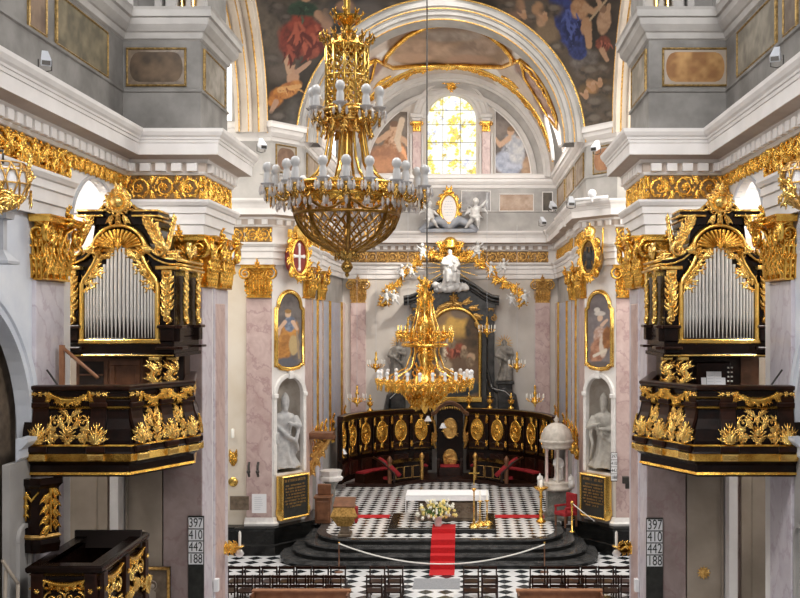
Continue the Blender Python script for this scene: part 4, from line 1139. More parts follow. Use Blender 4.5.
# gilded console brackets under the organ's corner
for s in (0,.28):
    mb = MB()
    f = frame((-5.12+s,19.45+s*.6,0),(1,0,0))
    mb.spiral(f,0,7.22,.11,1.4,PI/2,-1,.035,.08,0,n=16); mb.spiral(f,.02,6.62,.12,1.4,-PI/2,1,.035,.08,0,n=16)
    mb.blade(f,[(.0,7.25,0),(-.08,7.05,.02),(.05,6.85,.02),(0,6.6,0)],[.05,.06,.06,.05],.09)
    for k in range(6): mb.leaf(f,0,6.55+.12*k,PI/2+(.6 if k%2 else -.6),.2,.15,.05,bend=.7,lobes=3,h=.06)
    mb.fbox(f,-.09,.09,6.42,6.52,-.05,.12,.02); mb.fbox(f,-.1,.1,7.34,7.4,-.05,.12,.01)
    mb.build('scroll_bracket','gold_pale',tl)
trg = mirror(tl,'right-hand gilded black organ with silver pipes over a dark console with open score')
under_left(tl)
# right side parts are built at their true places, so they get the mirrored root's frame undone
hold = thing('tmp','x y z w','x',(0,0,0)); under_right(hold)
bpy.context.view_layer.update()
for c in list(hold.children):
    c.parent = trg; c.matrix_parent_inverse = Matrix.LocRotScale(trg.location, None, trg.scale).inverted()
bpy.data.objects.remove(hold)
# ---------------- balconies
BP = [(-6.72,17.3),(-4.92,17.3),(-4.20,18.7),(-5.02,21.86)]
def seg_frame(i,h=0):
    a,b = BP[i],BP[i+1]; d = V((b[0]-a[0],b[1]-a[1],0)); return frame((a[0],a[1],0), d.normalized()), d.length
def build_balcony(label):
    t = thing('organ_balcony', label, 'balcony', (-5.5,18.6,5.4))
    def sw(prof, name, m, parent=t):
        mb = MB(); mb.sweep(prof, BP); return mb.build(name, m, parent)
    sw([(-.12,6.90),(-.02,6.90),(.03,6.92),(.05,6.95),(.05,6.985),(.02,7.0),(-.16,7.0),(-.16,6.9)],'handrail','dark_wood')
    sw([(-.10,5.95),(.10,5.95),(.11,6.05),(.07,6.25),(-.01,6.42),(-.03,6.56),(-.03,6.62),(0,6.64),(.02,6.74),(-.02,6.80),(-.03,6.92),(-.12,6.92),(-.12,5.95)],'parapet','black_wood')
    sw([(-.1,5.55),(.03,5.45),(.02,5.62),(.10,5.69),(.06,5.70),(.10,5.72),(.17,5.84),(.15,5.87),(.13,5.95),(-.1,5.96),(-.1,5.55)],'base_moulding','black_wood')
    sw([(.045,5.695),(.105,5.70),(.175,5.83),(.155,5.845)],'gilt_band','gold')
    sw([(.125,5.945),(.15,5.965),(.125,5.99)],'gilt_bead','gold')
    sw([(-.02,6.585),(.03,6.61),(-.01,6.635)],'gilt_bead','gold'); sw([(-.02,6.765),(.035,6.785),(-.01,6.80)],'gilt_bead','gold'); sw([(0,5.45),(.055,5.46),(.03,5.50)],'gilt_bead','gold')
    mb = MB(); z=5.44
    base = [(-6.72,17.3),(-4.92,17.3),(-4.20,18.7),(-5.02,21.86),(-6.5,21.86),(-6.9,19)]
    mb.prism([(x,y) for x,y in base], frame((0,0,0),(1,0,0),(0,1,0)), 5.42,5.55); mb.prism([(x,y) for x,y in base], frame((0,0,0),(1,0,0),(0,1,0)), 5.95,6.02); mb.build('floor_slab','dark_wood',t)
    # projecting consoles along the parapet with leaf, cap and gilt foot
    def post(fr,u):
        mb = MB(); w=.13
        prof = [(.14,5.99),(.15,6.05),(.12,6.25),(.05,6.42),(.02,6.55),(.02,6.93)]
        vs = [fr(u+s*w,z,h) for h,z in prof for s in (-1,1)]+[fr(u+s*w,z,h-.15) for h,z in prof for s in (-1,1)]
        n = len(prof)
        fs = [(2*i,2*i+1,2*i+3,2*i+2) for i in range(n-1)]
        for i in range(n-1):
            fs.append((2*i,2*i+2,2*n+2*i+2,2*n+2*i)); fs.append((2*i+1,2*n+2*i+1,2*n+2*i+3,2*i+3))
        mb.add(vs,fs); mb.fbox(fr,u-w-.02,u+w+.02,6.62,6.70,-.05,.05,.01)
        mb.fbox(fr,u-w-.03,u+w+.03,5.86,5.96,0,.19,.015)
        p = mb.build('parapet_post','dark_wood',t)
        g = MB()
        for k,(a,L) in enumerate(((0,.36),(.45,.30),(-.45,.30),(.85,.22),(-.85,.22))): g.leaf(fr,u-.3*math.sin(a)*.1,6.0,PI/2-a,L,.13,.05,curl=-.06,bend=-a*.3,lobes=3,h=.145)
        g.build('post_leaf','gold_pale',p)
        g = MB(); g.rosette(fr,u,6.85,.055,6,.03,.025); g.leaf(fr,u-.05,6.85,PI,.1,.08,.03,h=.02,lobes=2); g.leaf(fr,u+.05,6.85,0,.1,.08,.03,h=.02,lobes=2); g.build('rosette','gold_pale',p)
        g = MB(); g.fbox(fr,u-w-.01,u+w+.01,5.71,5.83,.09,.20,.02); g.build('gilt_foot','gold_pale',p)
    def festoon(fr,u,w):
        g = MB(); n=14
        pts = [(u-w+2*w*i/n, 6.86-.13*math.sin(PI*i/n), .02) for i in range(n+1)]
        g.blade(fr,pts,[.018+.035*math.sin(PI*i/n) for i in range(n+1)],.05)
        r = random.Random(int(u*10))
        for i in range(1,n):
            for k in range(2): g.leaf(fr,pts[i][0],pts[i][1],r.uniform(-PI,0),.09,.07,.03,lobes=2,h=.04)
        for s in (-1,1):
            g.leaf(fr,u+s*w,6.86,-PI/2+s*.3,.16,.08,.04,lobes=3,h=.02); g.spiral(fr,u+s*w,6.87,.035,1.2,0,s,.012,.03,.02,n=10)
        g.build('festoon','gold',t)
    def cartouche(fr,u,w,curve=True):
        g = MB(); base = lambda z: .115-.10*max(0,(z-6.05))/.37 if z>6.05 else .115
        F2 = lambda a,b,h=0: fr(a,6.235+(b-6.2)*1.22,h+base(6.235+(b-6.2)*1.22))
        zc = 6.2
        for i in range(9):
            a = PI*(.05+.9*i/8); g.blade(F2,[(u+.05*math.cos(a),zc-.10+.05*math.sin(a),.01),(u+w*.30*math.cos(a),zc-.10+.13*math.sin(a),.03),(u+w*.42*math.cos(a),zc-.10+.17*math.sin(a),.02)],[.008,.018,.012],.025)
        for s in (-1,1):
            g.spiral(F2,u+s*w*.62,zc+.10,w*.26,1.5,PI/2,-s,.018,.03,0,n=16); g.spiral(F2,u+s*w*.66,zc-.12,w*.24,1.5,-PI/2,s,.018,.03,0,n=16)
            g.spiral(F2,u+s*w*.26,zc+.15,w*.20,1.4,PI/2,s,.016,.03,0,n=14)
            g.leaf(F2,u+s*w*.55,zc,0 if s>0 else PI,w*.45,.11,.03,lobes=3); g.leaf(F2,u+s*w*.9,zc+.02,PI/2,.15,.09,.03,bend=s*.6,lobes=2); g.leaf(F2,u+s*w*.8,zc-.02,-PI/2,.17,.09,.03,bend=-s*.6,lobes=2)
            g.leaf(F2,u+s*w*.12,zc-.2,PI/2+s*.9,w*.5,.09,.03,lobes=3); g.leaf(F2,u+s*w*.35,zc+.05,PI/2-s*.3,.16,.08,.03,lobes=2)
        g.leaf(F2,u,zc+.07,PI/2,.13,.09,.03,lobes=3); g.boss(F2,u,zc-.02,.075,.05)
        for s in (-1,1):
            g.leaf(F2,u+s*w*.2,zc+.02,PI/2-s*.9,w*.4,.10,.035,bend=s*.7,lobes=3); g.leaf(F2,u+s*w*.4,zc-.1,PI/2-s*1.3,w*.5,.10,.03,bend=-s*.5,lobes=3); g.leaf(F2,u+s*w*.08,zc+.18,PI/2-s*.7,w*.5,.09,.03,bend=-s*.6,lobes=3)
        g.build('relief_cartouche','gold_pale',t)
    f0,l0 = seg_frame(0); f1,l1 = seg_frame(1); f2,l2 = seg_frame(2)
    for u in (.28, l0-.52): post(f0,u)
    festoon(f0,(l0-.24)/2,.34); cartouche(f0,(l0-.24)/2,.38)
    post(f0,l0-.07) if False else None
    post(f1,.16); post(f1,l1*.56); post(f1,l1-.16); post(f2,.2)
    festoon(f1,l1*.36-.02,.27); festoon(f1,l1*.78-.02,.25); cartouche(f1,l1*.36,.28); cartouche(f1,l1*.78,.26)
    return t
bl = build_balcony('black and gold balcony carrying the left-hand organ, above the pulpit')
br = mirror(bl,'black and gold balcony carrying the right-hand organ, with nothing below it')
# stair rails behind the parapet
mb = MB(); mb.tube([P(62,347,18.2),P(98,378,18.0)],.035,6); mb.fbox(frame((PX(62,18.2),18.2,0),(1,0,0)),-.04,.04,6.2,PZ(345,18.2),-.04,.04)
T('stair_rail','sloping brown wooden handrail rising behind the left balcony parapet','rail',mb,'pew_wood',P(62,387,18.2))
for px0,px1,lab in ((47,62,'thin dark rod leaning behind the left end of the left balcony'),(782,767,'thin dark rod leaning behind the right end of the right balcony')):
    mb = MB(); mb.tube([P(px0,370,17.8),P(px1,391,17.6)],.018,6); T('rod','%s'%lab,'rod',mb,'dark_metal',P(px1,391,17.6))
# ================================================================== STATUES
def fuse(mb, name, m, vox, parent=None, origin=None):
    """one continuous carved body from overlapping forms"""
    o = mb.build(name, m, parent, origin)
    r = o.modifiers.new('r','REMESH'); r.mode='VOXEL'; r.voxel_size=vox; r.use_smooth_shade=True
    s = o.modifiers.new('s','SMOOTH'); s.factor=.5; s.iterations=2
    bpy.context.view_layer.update()
    dg = bpy.context.evaluated_depsgraph_get()
    me = bpy.data.meshes.new_from_object(o.evaluated_get(dg)); me.name = name
    o.modifiers.clear(); o.data = me
    if not me.materials: me.materials.append(M[m])
    return o
def robed(mb, c, h, yaw=0, seed=0, mitre=False, arms=None, lean=.05, seated=False, wings=False, wd=1.0):
    r = random.Random(seed); ca,sa = math.cos(yaw),math.sin(yaw)
    def L(x,y,z):
        x *= wd if z<.84 else 1
        return (c[0]+(x*ca-y*sa)*h, c[1]+(x*sa+y*ca)*h, c[2]+z*h)
    prof = [(0,.175),(.03,.18),(.15,.150),(.30,.138),(.42,.135),(.52,.118),(.60,.115),(.70,.132),(.77,.135),(.815,.105),(.84,.05),(.88,.042)]
    if seated: prof = [(0,.20),(.06,.21),(.2,.19),(.34,.20),(.42,.19),(.48,.14),(.6,.12),(.70,.132),(.77,.135),(.815,.105),(.84,.05),(.88,.042)]
    n = 40; vs=[]
    ph = [r.uniform(0,6) for _ in range(4)]
    for z,rad in prof:
        k = max(0,1-z/.75)
        ox = lean*math.sin(z*PI*1.2); fy = (-.10*math.exp(-((z-.30)/.16)**2) if seated else 0)
        for i in range(n):
            a = 2*PI*i/n
            f = 1+k*(.10*math.sin(7*a+ph[0]+z*3)+.07*math.sin(12*a+ph[1]-z*5))+.03*math.sin(5*a+ph[2]+z*9)
            vs.append(L(ox+rad*1.12*f*math.cos(a), fy+rad*.82*f*math.sin(a), z))
    m = len(prof)
    fs = [(k*n+i,k*n+(i+1)%n,(k+1)*n+(i+1)%n,(k+1)*n+i) for k in range(m-1) for i in range(n)]
    fs.append(tuple(range(n-1,-1,-1))); fs.append(tuple(range((m-1)*n,m*n)))
    mb.add(vs,fs,True)
    hx = lean*math.sin(.92*PI*1.2)
    def ball(p,rr,sz=1.0):
        mb.lathe([(max(rr*h*math.sin(PI*i/7),1e-4),-rr*h*sz*math.cos(PI*i/7)) for i in range(8)],L(*p),12)
    ball((hx,0,.925),.058,1.22); ball((hx,-.055,.915),.014); ball((hx,.02,.94),.056,1.1)
    for s in (-1,1): ball((hx+s*.057,0,.922),.013,1.4)
    ball((hx,-.035,.875),.038,1.2)                                    # chin or beard
    if mitre:
        vs=[]; ring=16
        mp = [(.945,.062,.06),(1.0,.070,.058),(1.06,.064,.045),(1.11,.040,.026),(1.15,.006,.006)]
        for z,a,b in mp:
            for i in range(ring): vs.append(L(hx+a*math.cos(2*PI*i/ring), .0+b*math.sin(2*PI*i/ring), z))
        mb.add(vs,[(k*ring+i,k*ring+(i+1)%ring,(k+1)*ring+(i+1)%ring,(k+1)*ring+i) for k in range(4) for i in range(ring)]+[tuple(range(ring-1,-1,-1)),tuple(range(4*ring,5*ring))],True)
    arms = arms or [[(-.14,0,.77),(-.19,-.06,.60),(-.06,-.16,.62)],[(.14,0,.77),(.20,-.05,.58),(.10,-.15,.52)]]
    for a in arms:
        mb.tube([L(*p) for p in a],[.052*h,.050*h,.030*h],8)
        mb.tube([L(a[1][0],a[1][1],a[1][2]),L(*a[2]),L(a[2][0],a[2][1]+.02,a[2][2]-.16)],[.045*h,.034*h,.012*h],7)   # sleeve
        d = V(a[2])-V(a[1]); d.normalize(); e=V(a[2])
        mb.tube([L(*e),L(*(e+d*.035))],[.024*h,.022*h],6)
        for k in range(4):
            q = e+d*.03+V((.012*(k-1.5),0,.004*k)); mb.tube([L(*q),L(*(q+d*.028)),L(*(q+d*.042+V((0,0,-.012))))],[.0085*h,.008*h,.006*h],5)
        q = e+V((0,0,.015)); mb.tube([L(*q),L(*(q+d*.03+V((.02,0,.02))))],[.009*h,.007*h],5)
    for s,z0,z1 in ((-1,.78,.12),(1,.76,.25)):                         # falling edges of the mantle
        mb.tube([L(s*.13,-.02,z0),L(s*.16,-.09,(z0+z1)*.55),L(s*.12,-.13,(z0+z1)*.4),L(s*.17,-.08,z1)],[.03*h,.035*h,.03*h,.02*h],6)
    mb.tube([L(-.13,-.07,.66),L(0,-.13,.50),L(.12,-.09,.40),L(.15,-.03,.2)],[.03*h,.04*h,.035*h,.02*h],6)
    if seated:
        for s in (-1,1): mb.tube([L(s*.07,-.02,.42),L(s*.09,-.22,.40),L(s*.09,-.22,.12)],[.07*h,.062*h,.05*h],8)
    if wings:
        for s in (-1,1):
            for k in range(4): mb.tube([L(s*.06,.08,.74),L(s*(.22+.05*k),.12,.86-.09*k),L(s*(.36+.02*k),.10,.80-.16*k)],[.03*h,.05*h,.012*h],6,flat=.4)
    return L
def putto(name, label, c, h, yaw, seed, m='statue_white', wings=True, group=None):
    """a naked winged child in flight or seated"""
    r = random.Random(seed); mb = MB(); ca,sa = math.cos(yaw),math.sin(yaw); s = 1 if seed%2 else -1
    def L(x,y,z): return (c[0]+(x*ca-y*sa)*h, c[1]+(x*sa+y*ca)*h, c[2]+z*h)
    mb.tube([L(0,0,.34),L(.01*s,0,.48),L(.02*s,0,.62),L(.02*s,0,.70)],[.13*h,.14*h,.125*h,.06*h],10)
    mb.lathe([(max(.105*h*math.sin(PI*i/7),1e-4),-.12*h*math.cos(PI*i/7)) for i in range(8)],L(.03*s,-.02,.85),10)
    mb.lathe([(max(.02*h*math.sin(PI*i/4),1e-4),-.02*h*math.cos(PI*i/4)) for i in range(5)],L(.03*s,-.125,.84),6)
    for p in (([(.10,0,.64),(.24,-.04,.72),(.36,-.03,.86)]),([(-.10,0,.64),(-.22,-.05,.52),(-.30,-.10,.44)])):
        mb.tube([L(x*s,y,z) for x,y,z in p],[.05*h,.045*h,.03*h],7)
        e = p[2]
        for k in range(3): mb.tube([L(e[0]*s,e[1],e[2]),L((e[0]*1.12+.01*k)*s,e[1]-.01,e[2]+(.05 if e[2]>.6 else -.05)+.015*k)],[.018*h,.01*h],5)
    for p in ([(.06,0,.34),(.14,-.14,.26),(.12,-.06,.06),(.15,-.12,.02)],[(-.06,0,.34),(-.16,-.06,.20),(-.28,-.02,.06),(-.33,-.06,.05)]):
        mb.tube([L(x*s,y,z) for x,y,z in p],[.085*h,.07*h,.04*h,.03*h],8)
    mb.tube([L(-.16,-.08,.44),L(0,-.14,.36),L(.16,-.06,.42),L(.26*s,.05,.30)],[.03*h,.05*h,.04*h,.02*h],6)
    if wings:
        for e in (-1,1):
            for k in range(3): mb.tube([L(e*.05,.09,.62),L(e*(.22+.05*k),.13,.74-.10*k),L(e*(.36+.02*k),.12,.66-.17*k)],[.03*h,.05*h,.012*h],6,flat=.4)
    o = fuse(mb,name,m,h*.028,None,c); return tag(o,label,'statue',group)
# bishops in the niches
def bishop(s, label, seed):
    c = CHL(.79,2.74,-.27); yaw = math.atan2(CH.y,CH.x)*.55
    mb = MB(); c = V((c.x*(-s)+DXR,c.y,2.86)) if s>0 else V((c.x,c.y,2.86))
    y = yaw if s<0 else -yaw
    arms = [[(-.14,0,.77),(-.20,-.06,.60),(-.05,-.17,.66)],[(.14,0,.77),(.20,-.05,.58),(.02,-.18,.60)]] if s>0 else [[(-.14,0,.77),(-.22,-.05,.60),(-.18,-.16,.52)],[(.14,0,.77),(.19,-.07,.62),(.04,-.17,.68)]]
    L = robed(mb,c,2.32,y,seed,True,arms,.05*s,wd=1.22)
    if s<0: mb.bx(L(-.17,-.17,.47),(.34,.30,.40))                      # the book he holds
    mb.lathe([(.46,-.12),(.46,-.02),(.42,.02),(0,.02)],c,16)
    o = fuse(mb,'bishop_statue','bishop_stone' if s<0 else 'bishop_tan',.035,None,(c.x,c.y,2.74)); tag(o,label,'statue')
bishop(-1,'pale stone statue of a mitred bishop holding a book in the niche on the left',11)
bishop(1,'grey-tan stone statue of a mitred bishop with crossed arms in the niche on the right',12)
# ================================================================== ON THE CHAMFERED PIERS
CHR = frame((4.86+DXR,35.7,0),V((.94,-1.2,0)).normalized())               # right pier, same u left to right
def URX(u): return u
for fr,side,seed in ((CHL,-1,71),(CHR,1,73)):
    uc = .78 if side<0 else 1.524-.78
    t = thing('saint_painting','arched painting of a saint in orange and blue, gilt framed, above the left bishop' if side<0 else 'arched painting of a saint in a feathered hat, gilt framed, above the right bishop','painting',fr(uc,6.4,.05))
    x0,x1 = uc-.62,uc+.62
    shp = [(x0,6.50),(x0+.10,6.50),(x0+.22,6.40),(uc,6.34),(x1-.22,6.40),(x1-.10,6.50),(x1,6.50),(x1,8.42),(x1-.10,8.50)]+[(uc+.52*math.cos(a),8.52+.52*math.sin(a)) for a in [PI*i/14 for i in range(15)]]+[(x0+.10,8.50),(x0,8.42)]
    mb = MB(); ring_tube(mb,fr,shp,.075,.10,True,.02); mb.build('frame','gold_smooth',t)
    mb = MB(); ring_tube(mb,fr,[(uc+(a-uc)*1.10,7.6+(b-7.6)*1.055) for a,b in shp],.02,.05,True,.02); mb.build('outer_moulding','gold_pale',t)
    rows=[]
    n=100
    for i in range(n+1):
        z = 6.40+2.64*i/n; hw = .60 if z<8.46 else math.sqrt(max(.50**2-(z-8.52)**2,.0004)) if z>8.52 else .55
        rows.append([fr(uc-hw+2*hw*j/60,z,.03) for j in range(61)])
    uv = [[sight(p) for p in r] for r in rows]
    if side<0:
        p = Paint((.10,.085,.085),(.17,.15,.145),.1,seed); p.el(288,336,9,16,(.55,.26,.06),.3,.25,(.34,.15,.04)).el(283,352,8,11,(.48,.22,.05),0,.3,(.28,.12,.03)).el(290,324,5.5,8,(.22,.26,.34),0,.3,(.12,.14,.2)).el(294,345,5,10,(.45,.33,.16),0,.3)
        p.el(288,314,3,3.6,(.6,.42,.28)).el(288,311.5,3.2,2.2,(.3,.17,.06)).st([(285,322),(280,328),(279,334)],[2,1.6,1.2],(.6,.4,.28)).st([(293,322),(297,329)],[2,1.5],(.6,.4,.28)).el(287,363,13,5,(.10,.10,.12),0,.5).st([(297,332),(299,358)],[1,1],(.30,.22,.14))
    else:
        p = Paint((.13,.11,.115),(.20,.175,.18),.1,seed); p.el(600,336,6.5,10,(.55,.42,.36),0,.3,(.36,.2,.14)).el(598,350,8,13,(.46,.24,.15),.2,.3,(.25,.11,.07)).el(603,346,4,12,(.58,.48,.40),0,.3).el(607,338,4.5,12,(.36,.15,.05),0,.3,(.2,.08,.03))
        p.el(600,318,2.8,3.4,(.60,.42,.30)).el(600,313.5,5.5,2.4,(.55,.50,.46),0,.4).el(597,310,3,2.6,(.6,.55,.5),0,.4).st([(602,325),(607,320)],[1.8,1.3],(.58,.4,.3)).el(599,365,12,4,(.12,.10,.1),0,.5).st([(594,356),(606,350)],[1.4,1.4],(.62,.55,.46))
    painted('canvas', rows, uv, p, 'canvas', t)
    # black inscription tablet
    t = thing('inscription_tablet','black tablet with lines of gilt lettering in a yellow frame under the left bishop' if side<0 else 'black tablet with lines of gilt lettering in a yellow frame under the right bishop','tablet',fr(uc,1.1,.3))
    F3 = lambda u,v,h=0,fr=fr: fr(u,v,h+.31)
    u0,u1 = uc-.56,uc+.56
    mb = MB(); mb.fbox(F3,u0,u1,1.22,2.60,-.3,.02); mb.build('slab','plaque_black',t)
    mb = MB()
    for a in ((u0-.07,u1+.07,1.14,1.22),(u0-.07,u1+.07,2.60,2.66),(u0-.07,u0,1.22,2.6),(u1,u1+.07,1.22,2.6),(u0-.10,u0-.05,1.3,1.5),(u1+.05,u1+.10,1.3,1.5)): mb.fbox(F3,*a,-.25,.08,.03)
    mb.build('frame','gold_smooth',t)
    # lines of worn lettering, too small to read: broken strokes
    mb = MB(); r = random.Random(seed)
    for k in range(9):
        z = 2.44-.105*k-(.05 if k else 0); u = u0+.07+(.05 if k%2 else 0)+(.14 if k==8 else 0); end = u1-.07-(.2 if k==8 else 0); hgt = .095 if k==0 else .055
        while u<end-.03:
            w = r.uniform(.012,.03); 
            if r.random()<.16: u += .035; continue
            q = r.random()
            mb.fbox(F3,u,u+.010,z,z+hgt,.02,.026)
            if q<.75: mb.fbox(F3,u,u+w,z+hgt*.85,z+hgt,.02,.026)
            if q>.3: mb.fbox(F3,u,u+w,z,z+hgt*.15,.02,.026)
            if q>.5: mb.fbox(F3,u+w-.009,u+w,z,z+hgt*.9,.02,.026)
            u += w+.016
    mb.build('lettering','gold_bronze',t)
    # coat of arms over the painting
    F4 = lambda u,v,h=0,fr=fr: fr(u,v,h+.50)
    t = thing('coat_of_arms','gilt cartouche with a white cross on dark red above the left saint painting' if side<0 else 'gilt cartouche with a dark double-headed eagle above the right saint painting','coat of arms',fr(uc,9.45,.5))
    vc = 10.25
    mb = MB(); mb.prism([(uc+.33*math.cos(2*PI*i/24),vc+.58*math.sin(2*PI*i/24)) for i in range(24)],F4,-.35,.02); mb.build('field','cross_field' if side<0 else 'ochre_ground',t)
    mb = MB(); ring_tube(mb,F4,[(uc+.37*math.cos(2*PI*i/24),vc+.62*math.sin(2*PI*i/24)) for i in range(24)],.08,.12,True,0)
    for k in range(12):
        a = 2*PI*k/12; mb.leaf(F4,uc+.40*math.cos(a),vc+.66*math.sin(a),a+.9,.26,.2,.06,curl=.05,bend=.9,lobes=3,h=.02)
    for s in (-1,1):
        mb.spiral(F4,uc+s*.40,vc+.48,.14,1.5,PI/2,-s,.05,.1,.03,n=16); mb.spiral(F4,uc+s*.34,vc-.55,.14,1.5,-PI/2,s,.05,.1,.03,n=16)
    mb.leaf(F4,uc,vc-.6,-PI/2,.26,.2,.08,h=.02); mb.build('scroll_frame','gold',t)
    mb = MB()
    if side<0:
        for a in ((-.045,.045,-.45,.45),): mb.fbox(F4,uc+a[0],uc+a[1],vc+a[2],vc+a[3],.02,.06,.01)
        mb.fbox(F4,uc-.22,uc+.22,vc-.02,vc+.07,.02,.06,.01)
        for p in ((0,.42),(0,-.42),(-.22,.025),(.22,.025)): mb.boss(F4,uc+p[0],vc+p[1],.075,.05,.02)
        mb.build('cross','white_marble',t)
    else:
        mb.boss(F4,uc,vc,.17,.06,.02,12)
        for s in (-1,1):
            mb.blade(F4,[(uc+s*.04,vc+.08,.02),(uc+s*.10,vc+.22,.02),(uc+s*.06,vc+.33,.02),(uc+s*.16,vc+.36,.02)],[.05,.045,.05,.008],.05)
            for k in range(5): mb.blade(F4,[(uc+s*.08,vc+.10-.05*k,.02),(uc+s*.20,vc+.20-.07*k,.02),(uc+s*.27,vc+.02-.09*k,.02)],[.04,.045,.012],.04)
            mb.blade(F4,[(uc+s*.05,vc-.1,.02),(uc+s*.10,vc-.28,.02),(uc+s*.16,vc-.34,.02)],[.035,.02,.012],.04)
        for k in range(3): mb.blade(F4,[(uc+(k-1)*.03,vc-.1,.02),(uc+(k-1)*.10,vc-.42,.02)],[.04,.035],.04)
        mb.build('double_eagle','ink',t)
    mb = MB()
    if side<0:
        mb.prism([(uc-.15,vc+.66),(uc+.15,vc+.66),(uc+.19,vc+.86),(uc+.10,vc+1.06),(uc,vc+1.14),(uc-.10,vc+1.06),(uc-.19,vc+.86)],F4,-.12,.10); mb.fbox(F4,uc-.17,uc+.17,vc+.66,vc+.73,-.1,.13,.02)
        mb.build('mitre','gold_smooth',t)
        mb = MB(); mb.fbox(F4,uc-.42,uc-.30,vc+.66,vc+.95,-.1,.03,.02); mb.build('staff_head','gold',t)
        mb = MB(); mb.fbox(F4,uc+.34,uc+.46,vc+.55,vc+.80,-.1,.03,.02); mb.build('staff_head','gold',t)
    else:
        c0 = F4(uc,vc+.70,-.02); mb.lathe([(.17,0),(.20,.06),(.17,.08),(.21,.18),(.20,.28),(.12,.37),(.03,.40),(.03,.46),(0,.50)],c0,14)
        for k in range(5): mb.rosette(F4,uc-.2+.1*k,vc+.82,.05,5,.04,.16)
        mb.build('crown','gold_smooth',t)
        mb = MB(); mb.tube([F4(uc+.52,vc+.1,-.1),F4(uc+.56,vc+1.0,-.1)],.03,6); mb.build('sceptre','gold',t)
# ================================================================== HIGH ALTAR
AD = 47.15
AFR = frame((0,AD,0),(1,0,0))
def ax(px): return PX(px,AD)
def az(py): return PZ(py,AD)
t = thing('high_altar','black marble high altar with curved pediment and arched gilt-framed painting on the end wall','altarpiece',(ax(452),AD,2.5))
uc = ax(454); 
mb = MB(); mb.fbox(AFR,ax(420),ax(487),az(409),az(300),-.42,-.1,.03); mb.build('back','altar_black',t)
for s,px in ((-1,415),(1,491)):
    mb = MB(); u = ax(px)
    mb.fbox(AFR,u-.22,u+.22,az(409),az(398),-.4,.16,.02); mb.fbox(AFR,u-.16,u+.16,az(398),az(308),-.4,.05,.03); mb.fbox(AFR,u-.22,u+.22,az(308),az(300),-.4,.14,.02)
    p = mb.build('pilaster','altar_black',t)
    g = MB(); g.spiral(AFR,u-s*.0+s*.12,az(318),.16,1.5,PI/2,-s,.04,.08,.05); g.leaf(AFR,u,az(300),-PI/2,.5,.25,.08,h=.06,lobes=4); g.build('gilt_capital','gold_bronze',p)
ped = [(404,301),(411,300),(421,296),(430,289),(440,283),(452,280.5),(464,283),(474,289),(484,296),(492,300),(499,301)]
mb = MB()
for dz,h,r in ((0,.30,.12),(.16,.40,.10),(-.14,.2,.08)):
    mb.blade(AFR,[(ax(x),az(y)+dz,h-.2) for x,y in ped],[r]*len(ped),.22)
mb.prism([(ax(x),az(y)) for x,y in ped]+[(ax(487),az(309)),(ax(420),az(309))],AFR,-.4,.0); mb.build('pediment','altar_black',t)
g = MB()
for k in range(9):
    a = PI*k/8; g.leaf(AFR,uc+.9*math.cos(a)*1.1,az(322)+.9*math.sin(a)*1.05,a-PI/2+(.6 if k<4 else -.6),.42,.28,.08,h=.05,bend=.5)
g.rosette(AFR,uc,az(298),.25,7,.1,.1); g.leaf(AFR,uc,az(293),PI/2,.4,.3,.08,h=.05); g.build('gilt_leafwork','gold_bronze',t)
arch = [(ax(430),az(398)),(ax(480),az(398)),(ax(480),az(334))]+[(ax(455)+(ax(480)-ax(455))*math.cos(a),az(334)+1.22*math.sin(a)) for a in [PI*i/16 for i in range(1,16)]]+[(ax(430),az(334))]
mb = MB(); ring_tube(mb,AFR,arch,.10,.14,True,.0); mb.fbox(AFR,ax(428),ax(482),az(402),az(397),-.1,.16,.03); mb.build('picture_frame','gold_smooth',t)
rows=[]; n=110
for i in range(n+1):
    y = 398-(398-308)*i/n; z = az(y); hw = (ax(480)-ax(455)) if y>334 else (ax(480)-ax(455))*math.sqrt(max(1-((z-az(334))/1.22)**2,.002))
    rows.append([V((ax(455)-hw+2*hw*j/66,AD-.02,z)) for j in range(67)])
p = Paint((.09,.055,.03),(.20,.12,.06),.09,81)
p.el(456,322,24,14,(.66,.40,.10),0,.7,(.44,.25,.07)).el(462,313,14,6,(.22,.16,.11),0,.6).el(474,330,9,16,(.05,.035,.02),0,.5,(.10,.06,.03)).el(440,318,8,8,(.30,.19,.09),0,.6).el(446,350,6,12,(.60,.50,.36),.1,.3,(.36,.26,.17)).el(446,336,3,3.4,(.5,.32,.2)).el(456,352,10,9,(.36,.09,.05),0,.4,(.2,.06,.03)).el(462,366,16,9,(.16,.10,.06),0,.5).el(443,366,8,7,(.45,.34,.22),0,.5).el(471,358,4,5,(.5,.34,.2),0,.4)
p.el(455,388,26,9,(.035,.045,.05),0,.4,(.02,.025,.03)).el(438,348,5,12,(.12,.08,.05),0,.5)
p.folds(446,350,6,12,(.22,.15,.09),(.75,.64,.46),10,0,4).folds(456,352,10,9,(.12,.03,.02),(.5,.14,.08),10,0,5)
for x,y in ((438,332),(452,338),(464,348),(470,356),(460,372)): p.el(x,y,2.4,2.8,(.5,.32,.2)).el(x,y+6,4,5,(.3,.22,.14),0,.4,(.16,.1,.06))
painted('altar_painting',rows,[[sight(q) for q in r] for r in rows],p,'canvas',t,flip=False)
